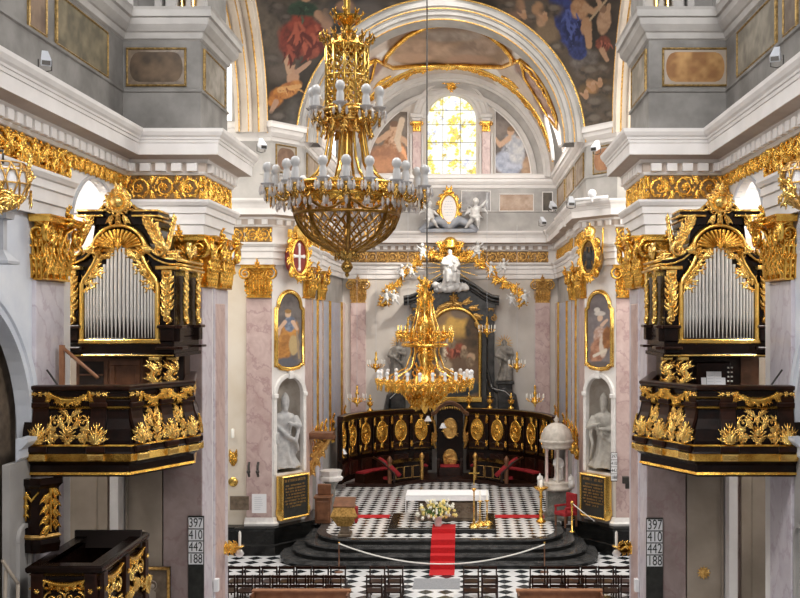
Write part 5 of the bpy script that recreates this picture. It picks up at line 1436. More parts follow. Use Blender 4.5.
# curved wings with the plinths of the flanking statues
for s,px in ((-1,398),(1,505)):
    mb = MB(); u = ax(px)
    mb.fbox(AFR,u-.42,u+.42,az(384),az(381),-.35,.3,.02); mb.fbox(AFR,u-.34,u+.34,az(410),az(384),-.35,.22,.03)
    a0 = ax(418) if s<0 else ax(488)
    mb.blade(AFR,[(a0,az(372),.0),(a0+s*.12,az(386),.02),(a0+s*.42,az(391),.03),(u,az(388),.05),(u+s*.42,az(396),.05),(u+s*.52,az(410),.05)],[.09,.12,.12,.12,.13,.16],.22)
    mb.build('wing_scroll','altar_black',t)
    g = MB(); g.blade(AFR,[(a0+s*.02,az(377),.14),(a0+s*.2,az(388),.2),(u,az(391),.24),(u+s*.36,az(398),.24)],[.016]*4,.04); g.build('white_edge','white_marble',t)
    mb = MB(); c = V((u,AD-.02,az(381)+.02))
    robed(mb,c,1.95,0,20+s,False,[[(-.14,0,.77),(-.22,-.05,.60),(-.10,-.16,.56)],[(.14,0,.77),(.19,-.07,.62),(.04,-.17,.68)]],.05*s,wd=.98)
    mb.lathe([(.30,-.01),(.30,.05),(0,.06)],c,12)
    fuse2 = fuse(mb,'saint_statue','statue_dark',.035,None,c); tag(fuse2,'grey stone saint with a radiant halo %s'%('partly behind the gilt chandelier, beside the altar painting' if s<0 else 'standing clear to the right of the altar painting'),'statue')
    g = MB(); hc = V((u+.05*s*1.9*math.sin(.92*PI*1.2),AD+.12,az(381)+1.78))
    for k in range(11):
        a = PI*(-.12+1.24*k/10); f = frame(hc,(1,0,0)); g.blade(f,[(.16*math.cos(a),.16*math.sin(a),0),(.42*math.cos(a),.42*math.sin(a),0)],[.03,.01],.02)
    g.build('halo','gold_bronze',fuse2)
# group on the pediment
t = thing('madonna_group','white seated figure on a cloud with golden rays on top of the altar pediment','statue',(ax(450.5),46.75,az(297)))
mb = MB(); f = frame((ax(450.5),46.9,az(268)),(1,0,0))
for k in range(22):
    a = 2*PI*k/22; l = 1.35 if k%2 else 1.05
    mb.blade(f,[(.5*math.cos(a),.5*math.sin(a),0),(l*math.cos(a),l*math.sin(a),0)],[.03,.012],.03)
mb.build('rays','gold_smooth',t)
mb = MB(); c = V((ax(450.5),46.6,az(287))); robed(mb,c,1.75,.1,41,False,[[(-.14,0,.77),(-.22,-.08,.60),(-.08,-.2,.58)],[(.14,0,.77),(.22,-.08,.58),(.10,-.22,.50)]],.03,True)
mb.tube([c+V((.22,-.4,.7)),c+V((.2,-.42,1.0))],[.12,.09],8); mb.ball(c+V((.2,-.44,1.12)),.10)
fuse(mb,'seated_figure','statue_white',.03,t)
mb = MB(); r = random.Random(8)
for k in range(15): mb.ball((ax(450.5)-.7+.1*k,46.6+r.uniform(-.1,.15),az(288)+r.uniform(-.1,.15)),r.uniform(.17,.26),10,6,.8)
mb.lathe([(.06,-.62),(.3,-.55),(.5,-.35),(.62,-.1),(.5,.05)],(ax(450.5),46.6,az(284)),16)
for k in range(13): mb.tube([(ax(450.5)-.85+.14*k,46.4,az(284)),(ax(450.5)-.9+.15*k,46.38,az(278)-(abs(k-6)*.03))],[.03,.015],5)
fuse(mb,'cloud','statue_white',.035,t)
# golden crown and swags with putti on the frieze
mb = MB(); cf = frame((0,46.9,0),(1,0,0))
for k in range(9): mb.leaf(cf,ax(450.5)+(k-4)*.09,az(253),PI/2+(4-k)*.12,.62,.2,.1,lobes=3,h=.05)
mb.lathe([(.30,0),(.34,.08),(.28,.12),(.36,.3),(.2,.5),(.05,.55)],(ax(450.5),46.8,az(249)),14); mb.rosette(cf,ax(450.5),az(254),.22,7,.12,.12)
T('crown_ornament','gilded crown above the white seated figure on the altar','crown',mb,'gold',(ax(450.5),46.8,az(252)))
def swag(pts,label):
    mb = MB(); q = [V((ax(x),46.95-.15*math.sin(PI*i/(len(pts)-1)),az(y))) for i,(x,y) in enumerate(pts)]
    mb.tube(q,[.10]*len(q),7); r = random.Random(len(pts)+pts[0][0])
    for i in range(len(q)-1):
        for k in range(7):
            p = q[i].lerp(q[i+1],r.random()); f = frame(p+V((r.uniform(-.08,.08),0,r.uniform(-.08,.08))),(1,0,0)); mb.leaf(f,0,0,r.uniform(0,6.3),.26,.2,.08,curl=.05,h=.06,lobes=2)
    T('swag',label,'garland',mb,'gold',q[0])
swag([(447,256),(441,260),(432,256),(424,252),(420,262),(412,268),(404,277),(396,285),(389,291),(386,300),(385,306)],'golden garland sweeping down over the frieze on the chandelier side of the altar')
swag([(455,256),(462,260),(470,255),(477,255),(481,264),(489,269),(497,279),(507,285),(516,289),(521,297),(520,306)],'golden garland sweeping down over the frieze to the right of the white seated figure')
for i,(x,y,h,lab) in enumerate(((423,259,.85,'white putto at the upper bend of the left garland'),(402,279,.80,'white putto holding the middle of the left garland'),(412,276,.7,'small white putto just above the left garland, near the chandelier chain'),(387,302,.75,'white putto at the hanging end of the left garland'),(395,303,.75,'white putto to the right of the end of the left garland'),
        (477,258,.95,'white putto at the upper bend of the right garland'),(491,276,.80,'white putto holding the middle of the right garland'),(503,272,.75,'white putto flying above the right garland'),(511,305,.7,'white putto to the left of the end of the right garland'),(524,303,.75,'white putto at the hanging end of the right garland'))):
    putto('putto',lab,(ax(x),46.72,az(y)-.1),h,.3*(-1)**i,30+i)
# white cartouche held by angels on the cornice of the end wall
t = thing('inscription_cartouche','white inscription cartouche in a gilt scroll frame under the stained glass window','cartouche',(ax(449),47.1,az(228)))
vc = az(209); uc2 = ax(449)
mb = MB(); mb.prism([(uc2+.36*math.cos(2*PI*i/24),vc+.66*math.sin(2*PI*i/24)) for i in range(24)],AFR,-.12,.02); mb.build('field','white_plaster',t)
mb = MB(); ring_tube(mb,AFR,[(uc2+.42*math.cos(2*PI*i/24),vc+.70*math.sin(2*PI*i/24)) for i in range(24)],.09,.12,True,0)
for k in range(12):
    a = 2*PI*k/12; mb.leaf(AFR,uc2+.44*math.cos(a),vc+.74*math.sin(a),a+1,.24,.2,.06,bend=.9,h=.02)
mb.leaf(AFR,uc2,vc+.7,PI/2,.3,.3,.08); mb.build('scroll_frame','gold',t)
mb = MB(); r=random.Random(5)
for k in range(6):
    z = vc+.34-.13*k; w=.24-.03*abs(k-2.5); u=uc2-w
    while u<uc2+w:
        l=r.uniform(.03,.09); mb.fbox(AFR,u,min(u+l,uc2+w),z,z+.035,.02,.024); u+=l+.03
mb.build('lettering','grey_metal',t)
mb = MB(); mb.blade(AFR,[(uc2-1.35,az(231),0),(uc2-.9,az(224),0),(uc2-.45,az(220),0),(uc2,az(228),0),(uc2+.45,az(220),0),(uc2+.9,az(224),0),(uc2+1.35,az(231),0)],[.14,.22,.28,.2,.28,.22,.14],.25)
mb.fbox(AFR,uc2-1.3,uc2+1.3,az(233),az(229),-.2,.2,.03); mb.build('scrolled_base','altar_stone',t)
putto('winged_figure','white winged putto left of the white cartouche, beside the chandelier chain',(ax(430),46.9,az(229)),1.35,.5,50)
putto('winged_figure','white winged putto with spread wings right of the white cartouche',(ax(475),46.9,az(230)),1.55,-.3,51)
# ================================================================== CHANDELIERS
def ring(mb, c, r, z, w, n=40, seg=6):
    mb.tube([(c[0]+r*math.cos(2*PI*i/n),c[1]+r*math.sin(2*PI*i/n),z) for i in range(n+1)], w, seg, cap=False)
def lamp(t, p, k=1.0, sleeve='bulb', cup='crystal'):
    """candle lamp: drip pan, white sleeve and frosted bulb"""
    mb = MB()
    mb.lathe([(.0,0),(.026*k,.0),(.027*k,.02*k),(.025*k,.07*k),(.020*k,.08*k),(.022*k,.088*k),(.032*k,.104*k),(.034*k,.120*k),(.028*k,.140*k),(.014*k,.152*k),(0,.154*k)],p,14)
    b = mb.build('candle_bulb',sleeve,t)
    mb = MB(); mb.lathe([(.012*k,-.028*k),(.02*k,-.02*k),(.046*k,.0),(.05*k,.006*k),(.018*k,.004*k)],p,12); mb.build('drip_pan',cup,b)
    return b
def drop(mb, p, L):                                                   # a cut glass drop
    mb.lathe([(0,0),(L*.10,-L*.18),(L*.18,-L*.62),(L*.10,-L*.88),(0,-L)],p,6,False)
BD = 8.0; BC = V((PX(347,BD),BD,0)); bz = lambda y: PZ(y,BD); U = BD/FPX
t = thing('chandelier','large nearest brass chandelier with a pierced basket bowl and two tiers of white bulbs','chandelier',(BC.x,BD,bz(275)))
mb = MB(); mb.lathe([(.028,bz(19)),(.028,bz(-40))],BC,10); mb.build('suspension_rod','gold_smooth',t)
mb = MB(); mb.lathe([(.02,bz(34)),(.05,bz(32)),(.03,bz(28)),(.05,bz(24)),(.10,bz(19)),(.12,bz(17)),(.04,bz(17)),(.03,bz(16))],BC,14)
for k in range(8):
    a = 2*PI*k/8; f = frame(BC+V((.09*math.cos(a),.09*math.sin(a),0)),(-math.sin(a),math.cos(a),0)); mb.leaf(f,0,bz(23),PI/2,.08,.05,.015,curl=.05,lobes=2)
mb.build('finial_cup','gold',t)
# upper drum: dome, crown of leaves, pierced cylinder of rings between bars
mb = MB(); R = 21*U
mb.lathe([(.03,bz(33)),(R*.5,bz(36)),(R*.85,bz(41)),(R,bz(47)),(R*1.02,bz(50)),(R*.96,bz(50))],BC,24)
for k in range(16):
    a = 2*PI*k/16; f = frame(BC+V((R*math.cos(a),R*math.sin(a),0)),(-math.sin(a),math.cos(a),0))
    mb.leaf(f,0,bz(46),PI/2,.07,.055,.02,curl=.06,lobes=2); mb.ball(BC+V((R*1.25*math.cos(a),R*1.25*math.sin(a),bz(40))),.016,8,5)
mb.build('drum_crown','chandelier_brass',t)
mb = MB()
for k in range(12):
    a = 2*PI*k/12; c,s = math.cos(a),math.sin(a)
    mb.tube([BC+V((R*c,R*s,bz(48))),BC+V((R*c,R*s,bz(108)))],.012,5)
nr, na = 14, 20
for i in range(nr):
    z = bz(49)+(bz(107)-bz(49))*(i+.5)/nr; rr = .023
    for k in range(na):
        a = 2*PI*(k+.5*(i%2))/na; f = frame(BC+V((R*math.cos(a),R*math.sin(a),0)),(-math.sin(a),math.cos(a),0))
        mb.tube([f(rr*math.cos(2*PI*j/6),z+rr*math.sin(2*PI*j/6),0) for j in range(7)],.006,4,cap=False)
for y in (48,78,108): ring(mb,BC,R,bz(y),.010)
mb.build('pierced_drum','gold_smooth',t)
# upper tier of lights
mb = MB(); ring(mb,BC,R*1.05,bz(112),.022); ring(mb,BC,R*1.02,bz(122),.018); mb.lathe([(R*1.0,bz(110)),(R*1.08,bz(114)),(R*.95,bz(120)),(R*1.02,bz(125)),(R*.6,bz(130)),(.05,bz(132))],BC,24)
for k in range(12):
    a = 2*PI*k/12; f = frame(BC+V((R*1.05*math.cos(a),R*1.05*math.sin(a),0)),(-math.sin(a),math.cos(a),0)); mb.rosette(f,0,bz(116),.045,6,.02); mb.leaf(f,0,bz(122),-PI/2,.12,.06,.02,curl=.03)
mb.build('upper_ring','chandelier_brass',t)
def arm(mb, c, a, r0, z0, r1, z1, w, dr=.55):
    ca,sa = math.cos(a),math.sin(a); H = abs(r1-r0)
    pts = []
    for i in range(9):
        f = i/8; r = r0+(r1-r0)*f; z = z0+(z1-z0)*f - H*dr*math.sin(PI*min(f*1.15,1))
        pts.append((c[0]+r*ca,c[1]+r*sa,z))
    mb.tube(pts,w,6)
    rm = (r0+r1)/2; fr = frame(V((c[0],c[1],0)),(ca,sa,0))
    mb.spiral(fr,rm,(z0+z1)/2-H*.1,H*.22,1.4,0,1,w*.8,w,0,n=12,eye=False)
for k in range(9):
    a = 2*PI*k/9+.45; r1 = 38*U if k%2 else 34*U; z1 = bz(113 if k%2 else 110); g = MB(); arm(g,BC,a,R*1.05,bz(120),r1,z1-.02,.010)
    q = V((BC.x+r1*math.cos(a),BC.y+r1*math.sin(a),z1)); g.leaf(frame(q-V((0,0,.03)),(-math.sin(a),math.cos(a),0)),0,0,-PI/2,.08,.05,.015)
    p = g.build('upper_arm','chandelier_brass',t)
    b = lamp(t,q,1.15); 
    d = MB()
    for e in range(4): drop(d,q+V((.05*math.cos(e*1.6),.05*math.sin(e*1.6),-.02)),.07)
    d.build('glass_drop','crystal',p)
# S-shaped stays down to the basket
for k in range(10):
    a = 2*PI*k/10+.2; ca,sa = math.cos(a),math.sin(a); mb = MB()
    pr = [(R*.75,120),(R*.85,135),(R*.95,148),(R*1.05,160),(R*1.45,174),(42*U,184)]
    mb.tube([(BC.x+r*ca,BC.y+r*sa,bz(y)) for r,y in pr],[.016,.020,.018,.020,.022,.018],6,flat=.6); mb.build('stay','gold_smooth',t)
mb = MB(); mb.lathe([(.03,bz(130)),(.035,bz(150)),(.02,bz(165)),(.04,bz(178)),(.02,bz(184))],BC,10); mb.build('inner_stem','gold_smooth',t)
# basket: rim band, ribs, lattice, finial
RB = 56*U
mb = MB(); mb.lathe([(RB*.92,bz(184)),(RB,bz(185)),(RB*1.0,bz(188)),(RB*.97,bz(190)),(RB*.97,bz(196)),(RB*1.01,bz(198)),(RB*.98,bz(200)),(RB*.90,bz(200))],BC,48)
for k in range(16):
    a = 2*PI*k/16; f = frame(BC+V((RB*.97*math.cos(a),RB*.97*math.sin(a),0)),(-math.sin(a),math.cos(a),0))
    mb.rosette(f,0,bz(193),.055,7,.025); mb.leaf(f,.08,bz(193),0,.08,.05,.015,lobes=2); mb.leaf(f,-.08,bz(193),PI,.08,.05,.015,lobes=2)
mb.build('basket_rim','gold',t)
bp = [(1.0,200),(.985,208),(.94,218),(.86,228),(.72,237),(.52,244),(.34,249),(.20,252)]
def bowl(a,f):
    x = f*(len(bp)-1); i = min(int(x),len(bp)-2); q = x-i
    r = (bp[i][0]*(1-q)+bp[i+1][0]*q)*RB*.96; z = bz(bp[i][1]*(1-q)+bp[i+1][1]*q); return V((BC.x+r*math.cos(a),BC.y+r*math.sin(a),z))
for k in range(8):
    a = 2*PI*k/8+.15; mb = MB(); mb.tube([bowl(a,i/12) for i in range(13)],.017,5)
    mb.build('basket_rib','brass_dark',t)
mb = MB()
for k in range(28):
    for s in (-1,1): mb.tube([bowl(2*PI*k/28+s*1.2*f,f) for f in [.2+.8*i/9 for i in range(10)]],.0075,4,cap=False)
ring(mb,BC,RB*.925,bz(215),.014)
for k in range(8):                                                    # swags hung in the upper openings
    a0 = 2*PI*k/8+.15
    mb.tube([bowl(a0+2*PI/8*i/10,.05+.17*math.sin(PI*i/10)) for i in range(11)],.012,5)
    mb.tube([bowl(a0+2*PI/8*(i/10*.5+.25),.04+.09*math.sin(PI*i/10)) for i in range(11)],.007,4)
mb.build('basket_lattice','brass_dark',t)
mb = MB()
for k in range(8):
    a0 = 2*PI*k/8+.15
    mb.grid([[bowl(a0+2*PI/8*(.14+.72*j/8),f)*1.0 for j in range(9)] for f in (.0,.04,.085)])
mb.build('basket_plaque','gold',t)
mb = MB()
for k in range(26):
    a = 2*PI*k/26
    drop(mb,V((BC.x+RB*.62*math.cos(a),BC.y+RB*.62*math.sin(a),bz(203))),.14)
mb.build('inner_drops','crystal',t)
mb = MB(); mb.lathe([(.22*RB,bz(250)),(.24*RB,bz(252)),(.15*RB,bz(255)),(.10*RB,bz(258)),(.05*RB,bz(261)),(.09*RB,bz(264)),(.11*RB,bz(267)),(.07*RB,bz(271)),(.03*RB,bz(273)),(.045*RB,bz(275)),(0,bz(278))],BC,16)
for k in range(8):
    a = 2*PI*k/8; f = frame(BC+V((.2*RB*math.cos(a),.2*RB*math.sin(a),0)),(-math.sin(a),math.cos(a),0)); mb.leaf(f,0,bz(250),-PI/2,.07,.05,.015,lobes=2)
mb.build('pendant_finial','chandelier_brass',t)
for k in range(20):
    a = 2*PI*k/20+.11; r1 = (80 if k%2 else 70)*U; z1 = bz(186)-(.0 if k%2 else -.01)
    g = MB(); arm(g,BC,a,RB,bz(196),r1,z1-.03,.011,.42); q = V((BC.x+r1*math.cos(a),BC.y+r1*math.sin(a),z1-.02))
    g.leaf(frame(q-V((0,0,.03)),(-math.sin(a),math.cos(a),0)),0,0,-PI/2,.10,.06,.015); g.lathe([(.006,-.07),(.02,-.05),(.028,-.03),(.012,-.02)],q,8)
    p = g.build('lower_arm','chandelier_brass',t)
    lamp(t,q,1.12)
    d = MB()
    for e in range(6): drop(d,q+V((.055*math.cos(e*1.05),.055*math.sin(e*1.05),-.005)),.085)
    for e in range(3): drop(d,V((BC.x+(RB+(r1-RB)*.33*(e+.3))*math.cos(a),BC.y+(RB+(r1-RB)*.33*(e+.3))*math.sin(a),bz(201))),.08)
    d.build('glass_drop','crystal',p)
# ---------------- second chandelier, all gilt
GD = 22.2; GC = V((PX(425,GD),GD,0)); gz = lambda y: PZ(y,GD); U2 = GD/FPX
t = thing('chandelier','smaller gilded chandelier with a ring of little lamps, before the altar painting','chandelier',(GC.x,GD,gz(410)))
mb = MB(); mb.lathe([(.016,gz(283)),(.016,gz(-40))],(PX(427,GD),GD,0),6); mb.build('suspension_cable','dark_metal',t)
mb = MB(); mb.lathe([(.02,gz(280)),(.12,gz(281)),(.06,gz(288)),(.10,gz(296)),(.14,gz(306)),(.06,gz(312)),(.14,gz(318)),(.20,gz(330)),(.09,gz(338)),(.10,gz(350)),(.18,gz(356)),(.10,gz(366)),(.22,gz(376)),(.24,gz(386)),(.42,gz(390)),(.30,gz(400)),(.10,gz(405)),(.05,gz(412)),(0,gz(414))],GC,14)
r = random.Random(3)
for i in range(130):
    f = i/130; y = 283+117*f; rad = .07+.15*f*(.6+.4*math.sin(f*17)); a = r.uniform(0,2*PI)
    fr = frame(GC+V((rad*math.cos(a),rad*math.sin(a),0)),(-math.sin(a),math.cos(a),0)); mb.leaf(fr,0,gz(y),r.choice((PI/2,-PI/2))+r.uniform(-.6,.6),.15,.10,.04,curl=.09,bend=r.uniform(-.6,.6),lobes=2)
mb.build('gilt_stem','gold',t)
for k in range(8):                                                    # the four-to-eight stays
    a = 2*PI*k/8; mb = MB(); mb.tube([(GC.x+rr*math.cos(a),GC.y+rr*math.sin(a),gz(y)) for rr,y in ((.14,300),(.22,318),(.34,335),(.30,352),(.42,368),(.9,378))],.022,5); mb.build('stay','gold_smooth',t)
for n,rad,y,kk,nm in ((10,27*U2,332,1.5,'upper_arm'),(24,47*U2,379,1.9,'lower_arm')):
    for k in range(n):
        a = 2*PI*k/n+.2; g = MB(); arm(g,GC,a,.25,gz(y+8),rad,gz(y)-.05,.026,.16)
        q = V((GC.x+rad*math.cos(a),GC.y+rad*math.sin(a),gz(y)))
        f = frame(q-V((0,0,.05)),(-math.sin(a),math.cos(a),0)); g.rosette(f,0,0,.10,6,.05); g.leaf(f,0,-.02,-PI/2,.13,.11,.04); g.spiral(f,.07,-.05,.05,1.3,0,1,.015,.03,n=10); g.lathe([(.02,-.06),(.07,-.01),(.08,.01),(.03,.0)],q,8)
        p = g.build(nm,'gold',t)
        if nm=='lower_arm': lamp(p,q,1.3,'bulb','gold_pale')
        else:
            c = MB(); c.lathe([(.018,0),(.018,.14),(0,.15)],q,6); c.build('candle','gold_pale',p)
mb = MB(); ring(mb,GC,38*U2,gz(383),.03); ring(mb,GC,22*U2,gz(345),.04)
for k in range(30):
    a = 2*PI*k/30; f = frame(GC+V((38*U2*math.cos(a),38*U2*math.sin(a),0)),(-math.sin(a),math.cos(a),0)); mb.leaf(f,0,gz(383),-PI/2,.14,.12,.04,curl=.03)
mb.lathe([(19*U2,gz(386)),(18*U2,gz(391)),(12*U2,gz(398)),(6*U2,gz(402)),(2*U2,gz(408))],GC,24)
for i in range(70):
    f_ = i/70; rr = (21-15*f_)*U2; a = i*2.4; mb.leaf(frame(GC+V((rr*math.cos(a),rr*math.sin(a),0)),(-math.sin(a),math.cos(a),0)),0,gz(382+18*f_),-PI/2+.4*math.sin(i),.2,.15,.06,curl=.08,lobes=2)
mb.build('gilt_bowl','gold',t)
# ---------------- small hanging candelabra of the chancel
def small(px, y, D, label, first=None):
    c = V((PX(px,D),D,PZ(y,D)))
    if first: o = copy_tree(first); o.location = c; o['label'] = label; return o
    t = thing('hanging_candelabrum',label,'chandelier',c,'small hanging candelabra round the high altar')
    mb = MB(); mb.lathe([(0,-.42),(.05,-.38),(.02,-.33),(.12,-.25),(.20,-.18),(.06,-.12),(.05,.05),(.09,.15),(.03,.25),(.05,.40),(.02,.50)],c,10)
    for k in range(6):
        a = 2*PI*k/6; mb.leaf(frame(c+V((.16*math.cos(a),.16*math.sin(a),0)),(-math.sin(a),math.cos(a),0)),0,-.2,PI/2,.16,.1,.03,curl=.05,lobes=2)
    mb.build('gilt_stem','gold',t)
    mb = MB(); mb.lathe([(.007,.5),(.007,6.0)],c,4); mb.build('cord','grey_metal',t)
    for k in range(8):
        a = 2*PI*k/8+.2; g = MB(); g.tube([c+V((rr*math.cos(a),rr*math.sin(a),z)) for rr,z in ((.05,-.1),(.18,-.20),(.30,-.17),(.38,-.06))],.014,5); p = g.build('arm','gold',t)
        q = c+V((.38*math.cos(a),.38*math.sin(a),-.05)); b = MB(); b.lathe([(.015,0),(.018,.15),(.005,.2),(0,.2)],q,6); b.build('candle','candle_wax',p)
        d = MB(); drop(d,q-V((0,0,.02)),.12); d.build('glass_drop','crystal',p)
    return t
f0 = small(376,363,43.5,'small candelabrum hanging left of the grey saint behind the gilt chandelier')
for px,y,D,l in ((517,363,43.5,'small candelabrum hanging right of the unobscured grey saint'),(357,397,42,'lowest small candelabrum hanging at the left end of the choir stalls'),(535,397,42,'lowest small candelabrum hanging behind the white domed tabernacle'),
                 (408,328,44.5,'small candelabrum hanging beside the left edge of the black altar frame'),(487,328,44.5,'small candelabrum hanging in front of the right edge of the black altar frame')): small(px,y,D,l,f0)
# ---------------- side lanterns near the frame's edges
def lantern(s, label):
    D = 14.0; px = 3 if s<0 else 808; c = V((PX(px,D),D,PZ(183,D))); R = .36
    t = thing('gilt_lantern',label,'lantern',c)
    mb = MB()
    prof = [(.02,-.40),(.16,-.34),(.28,-.22),(.35,-.02),(.34,.16),(.28,.27)]
    for k in range(12):
        for sg in (-1,1):
            pts=[]
            for i,(rr,z) in enumerate(prof): a = 2*PI*k/12+sg*i*.16; pts.append(c+V((rr*math.cos(a),rr*math.sin(a),z)))
            mb.tube(pts,.014,5)
    for rr,z in prof[1:]: ring(mb,c,rr,c.z+z,.014,24,5)
    mb.build('lattice','gold_bronze',t)
    mb = MB(); r = random.Random(9)
    for i in range(40):
        a = r.uniform(0,2*PI); z = r.uniform(-.25,.22); f = frame(c+V((.35*math.cos(a),.35*math.sin(a),0)),(-math.sin(a),math.cos(a),0)); mb.leaf(f,0,z,r.uniform(0,6),.2,.13,.03,bend=1,lobes=2)
    mb.build('leafwork','gold_pale',t)
    mb = MB(); mb.lathe([(.30,-.15),(.33,.0),(.31,.2)],c,16); mb.build('inner_glass','paper',t)
    mb = MB(); e = -.54 if s<0 else .47
    mb.tube([c+V((0,0,.27)),c+V((0,0,.45)),c+V((e,0,.5)),c+V((e*1.9,0,.5))],.02,6); mb.build('wall_bracket','dark_metal',t)
lantern(-1,'gilded lattice lantern on a bracket at the left edge, above the chapel arch'); lantern(1,'gilded lattice lantern on a bracket at the right edge of the nave wall')
mb = MB(); D=14.3; x = PX(1,D)
mb.lathe([(.26,PZ(264,D)),(.26,PZ(261,D)),(.12,PZ(253,D)),(.085,PZ(250,D)),(.085,PZ(216,D)),(.18,PZ(219,D)),(.2,PZ(212,D)),(.0,PZ(212,D))],(x,D,0),4,False,PI/4,PI/4+2*PI)
T('wall_post','grey stone baluster bracket below the gilded lantern at the left edge','bracket',mb,'grey_metal',(x,D,PZ(264,D)))
# ================================================================== CHOIR STALLS
ZF = .726
def AP(th, z, r): return V((.1+r*math.sin(th), 42.3+r*.97*math.cos(th), z))
def AFm(th, r): return frame(AP(th,0,r),(math.cos(th),-math.sin(th),0))
def arc_sweep(mb, prof, r, a0, a1, n): mb.sweep(prof,[tuple(AP(a0+(a1-a0)*i/n,0,r).to_2d()) for i in range(n+1)])
t = thing('choir_stalls','curved dark wooden choir stalls with oval gilt medallions behind the altar table','choir stalls',(.1,46.8,ZF))
DA = math.radians(12.6); A0 = math.radians(10.2); R = 4.62
edges = [A0+DA*i for i in range(7)]
for s in (-1,1):
    a0,a1 = (edges[0],edges[-1]) if s>0 else (-edges[-1],-edges[0])
    mb = MB(); arc_sweep(mb,[(-.1,2.0),(.05,2.0),(.05,2.1),(.02,2.12),(.02,3.62),(.08,3.70),(.14,3.80),(.16,3.9),(-.1,3.92)],R,a0,a1,24); mb.build('back_wall','dark_wood',t)
    mb = MB(); arc_sweep(mb,[(-.1,ZF+.3),(.10,ZF+.3),(.10,1.98),(.16,2.0),(-.1,2.02)],R,a0,a1,24); mb.build('seat_back','black_wood',t)
    for z,o in ((2.06,.06),(3.64,.09),(3.90,.165),(2.30,.02)):
        mb = MB(); arc_sweep(mb,[(o,z-.014),(o+.025,z),(o,z+.014)],R,a0,a1,24); mb.build('gilt_bead','gold_smooth',t)
    q0,q1 = (math.radians(14),math.radians(66)) if s>0 else (-math.radians(66),-math.radians(14))
    mb = MB(); arc_sweep(mb,[(-.1,ZF+.15),(.1,ZF+.15),(.1,ZF+.52),(-.4,ZF+.55),(-.4,ZF+.15)],R-.5,q0,q1,16); mb.build('seat','dark_wood',t)
    mb = MB(); arc_sweep(mb,[(.08,ZF+.53),(.1,ZF+.56),(.08,ZF+.61),(-.34,ZF+.61),(-.36,ZF+.53)],R-.5,q0,q1,16); mb.build('seat_cushion','red_cloth',t)
for s in (-1,1):
    for i in range(6):
        th = s*(edges[i]+DA/2); f = AFm(th,R); w = R*DA
        mb = MB(); mb.prism([(.27*math.cos(2*PI*k/24),2.92+.46*math.sin(2*PI*k/24)) for k in range(24)],f,.02,.06)
        ring_tube(mb,f,[(.29*math.cos(2*PI*k/24),2.92+.48*math.sin(2*PI*k/24)) for k in range(24)],.045,.06,True,.03)
        for k in (-1,1): mb.leaf(f,.0,2.92+k*.50,k*PI/2,.2,.2,.05,h=.04)
        r = random.Random(i)
        for k in range(9): mb.leaf(f,r.uniform(-.12,.12),2.92+r.uniform(-.25,.25),r.uniform(0,6.2),.22,.16,.05,bend=r.uniform(-1,1),h=.05,lobes=2)
        mb.boss(f,0,3.02,.09,.08,.05); mb.build('medallion','gold',t)
        mb = MB()                                                     # carved swag above the lower ledge and panel mouldings
        for a in ((-w*.40,-w*.36,2.2,3.55),(w*.36,w*.40,2.2,3.55),(-w*.4,w*.4,3.53,3.57)): mb.fbox(f,*a,.02,.05,.01)
        mb.blade(f,[(-w*.36,2.28,.02),(-w*.15,2.36,.03),(0,2.30,.03),(w*.15,2.36,.03),(w*.36,2.28,.02)],[.03]*5,.04); mb.build('panel_moulding','dark_wood',t)
        f2 = AFm(th,R); mb = MB(); mb.fbox(f2,-w*.36,w*.36,1.25,1.85,.10,.13,.03); mb.prism([(.2*math.cos(2*PI*k/16),1.55+.22*math.sin(2*PI*k/16)) for k in range(16)],f2,.12,.16); mb.build('seat_panel','dark_wood',t)
    for e in edges:
        f = AFm(s*e,R); mb = MB(); mb.fbox(f,-.09,.09,2.1,3.66,.0,.13,.02); mb.fbox(f,-.11,.11,2.0,2.12,0,.18,.02); p = mb.build('pilaster','black_wood',t)
        g = MB(); g.leaf(f,0,3.62,-PI/2,.4,.13,.04,h=.13,lobes=4); g.build('gilt_leaf','gold',p); g = MB(); g.leaf(f,0,2.15,PI/2,.3,.12,.04,h=.13); g.build('gilt_leaf','gold',p)
mb = MB(); mb.prism([tuple(AP(math.radians(a),0,4.7).to_2d()) for a in range(-72,73,6)]+[tuple(AP(math.radians(a),0,2.75).to_2d()) for a in range(60,-61,-6)],frame((0,0,0),(1,0,0),(0,1,0)),ZF,ZF+.15); mb.build('dais','dark_wood',t)
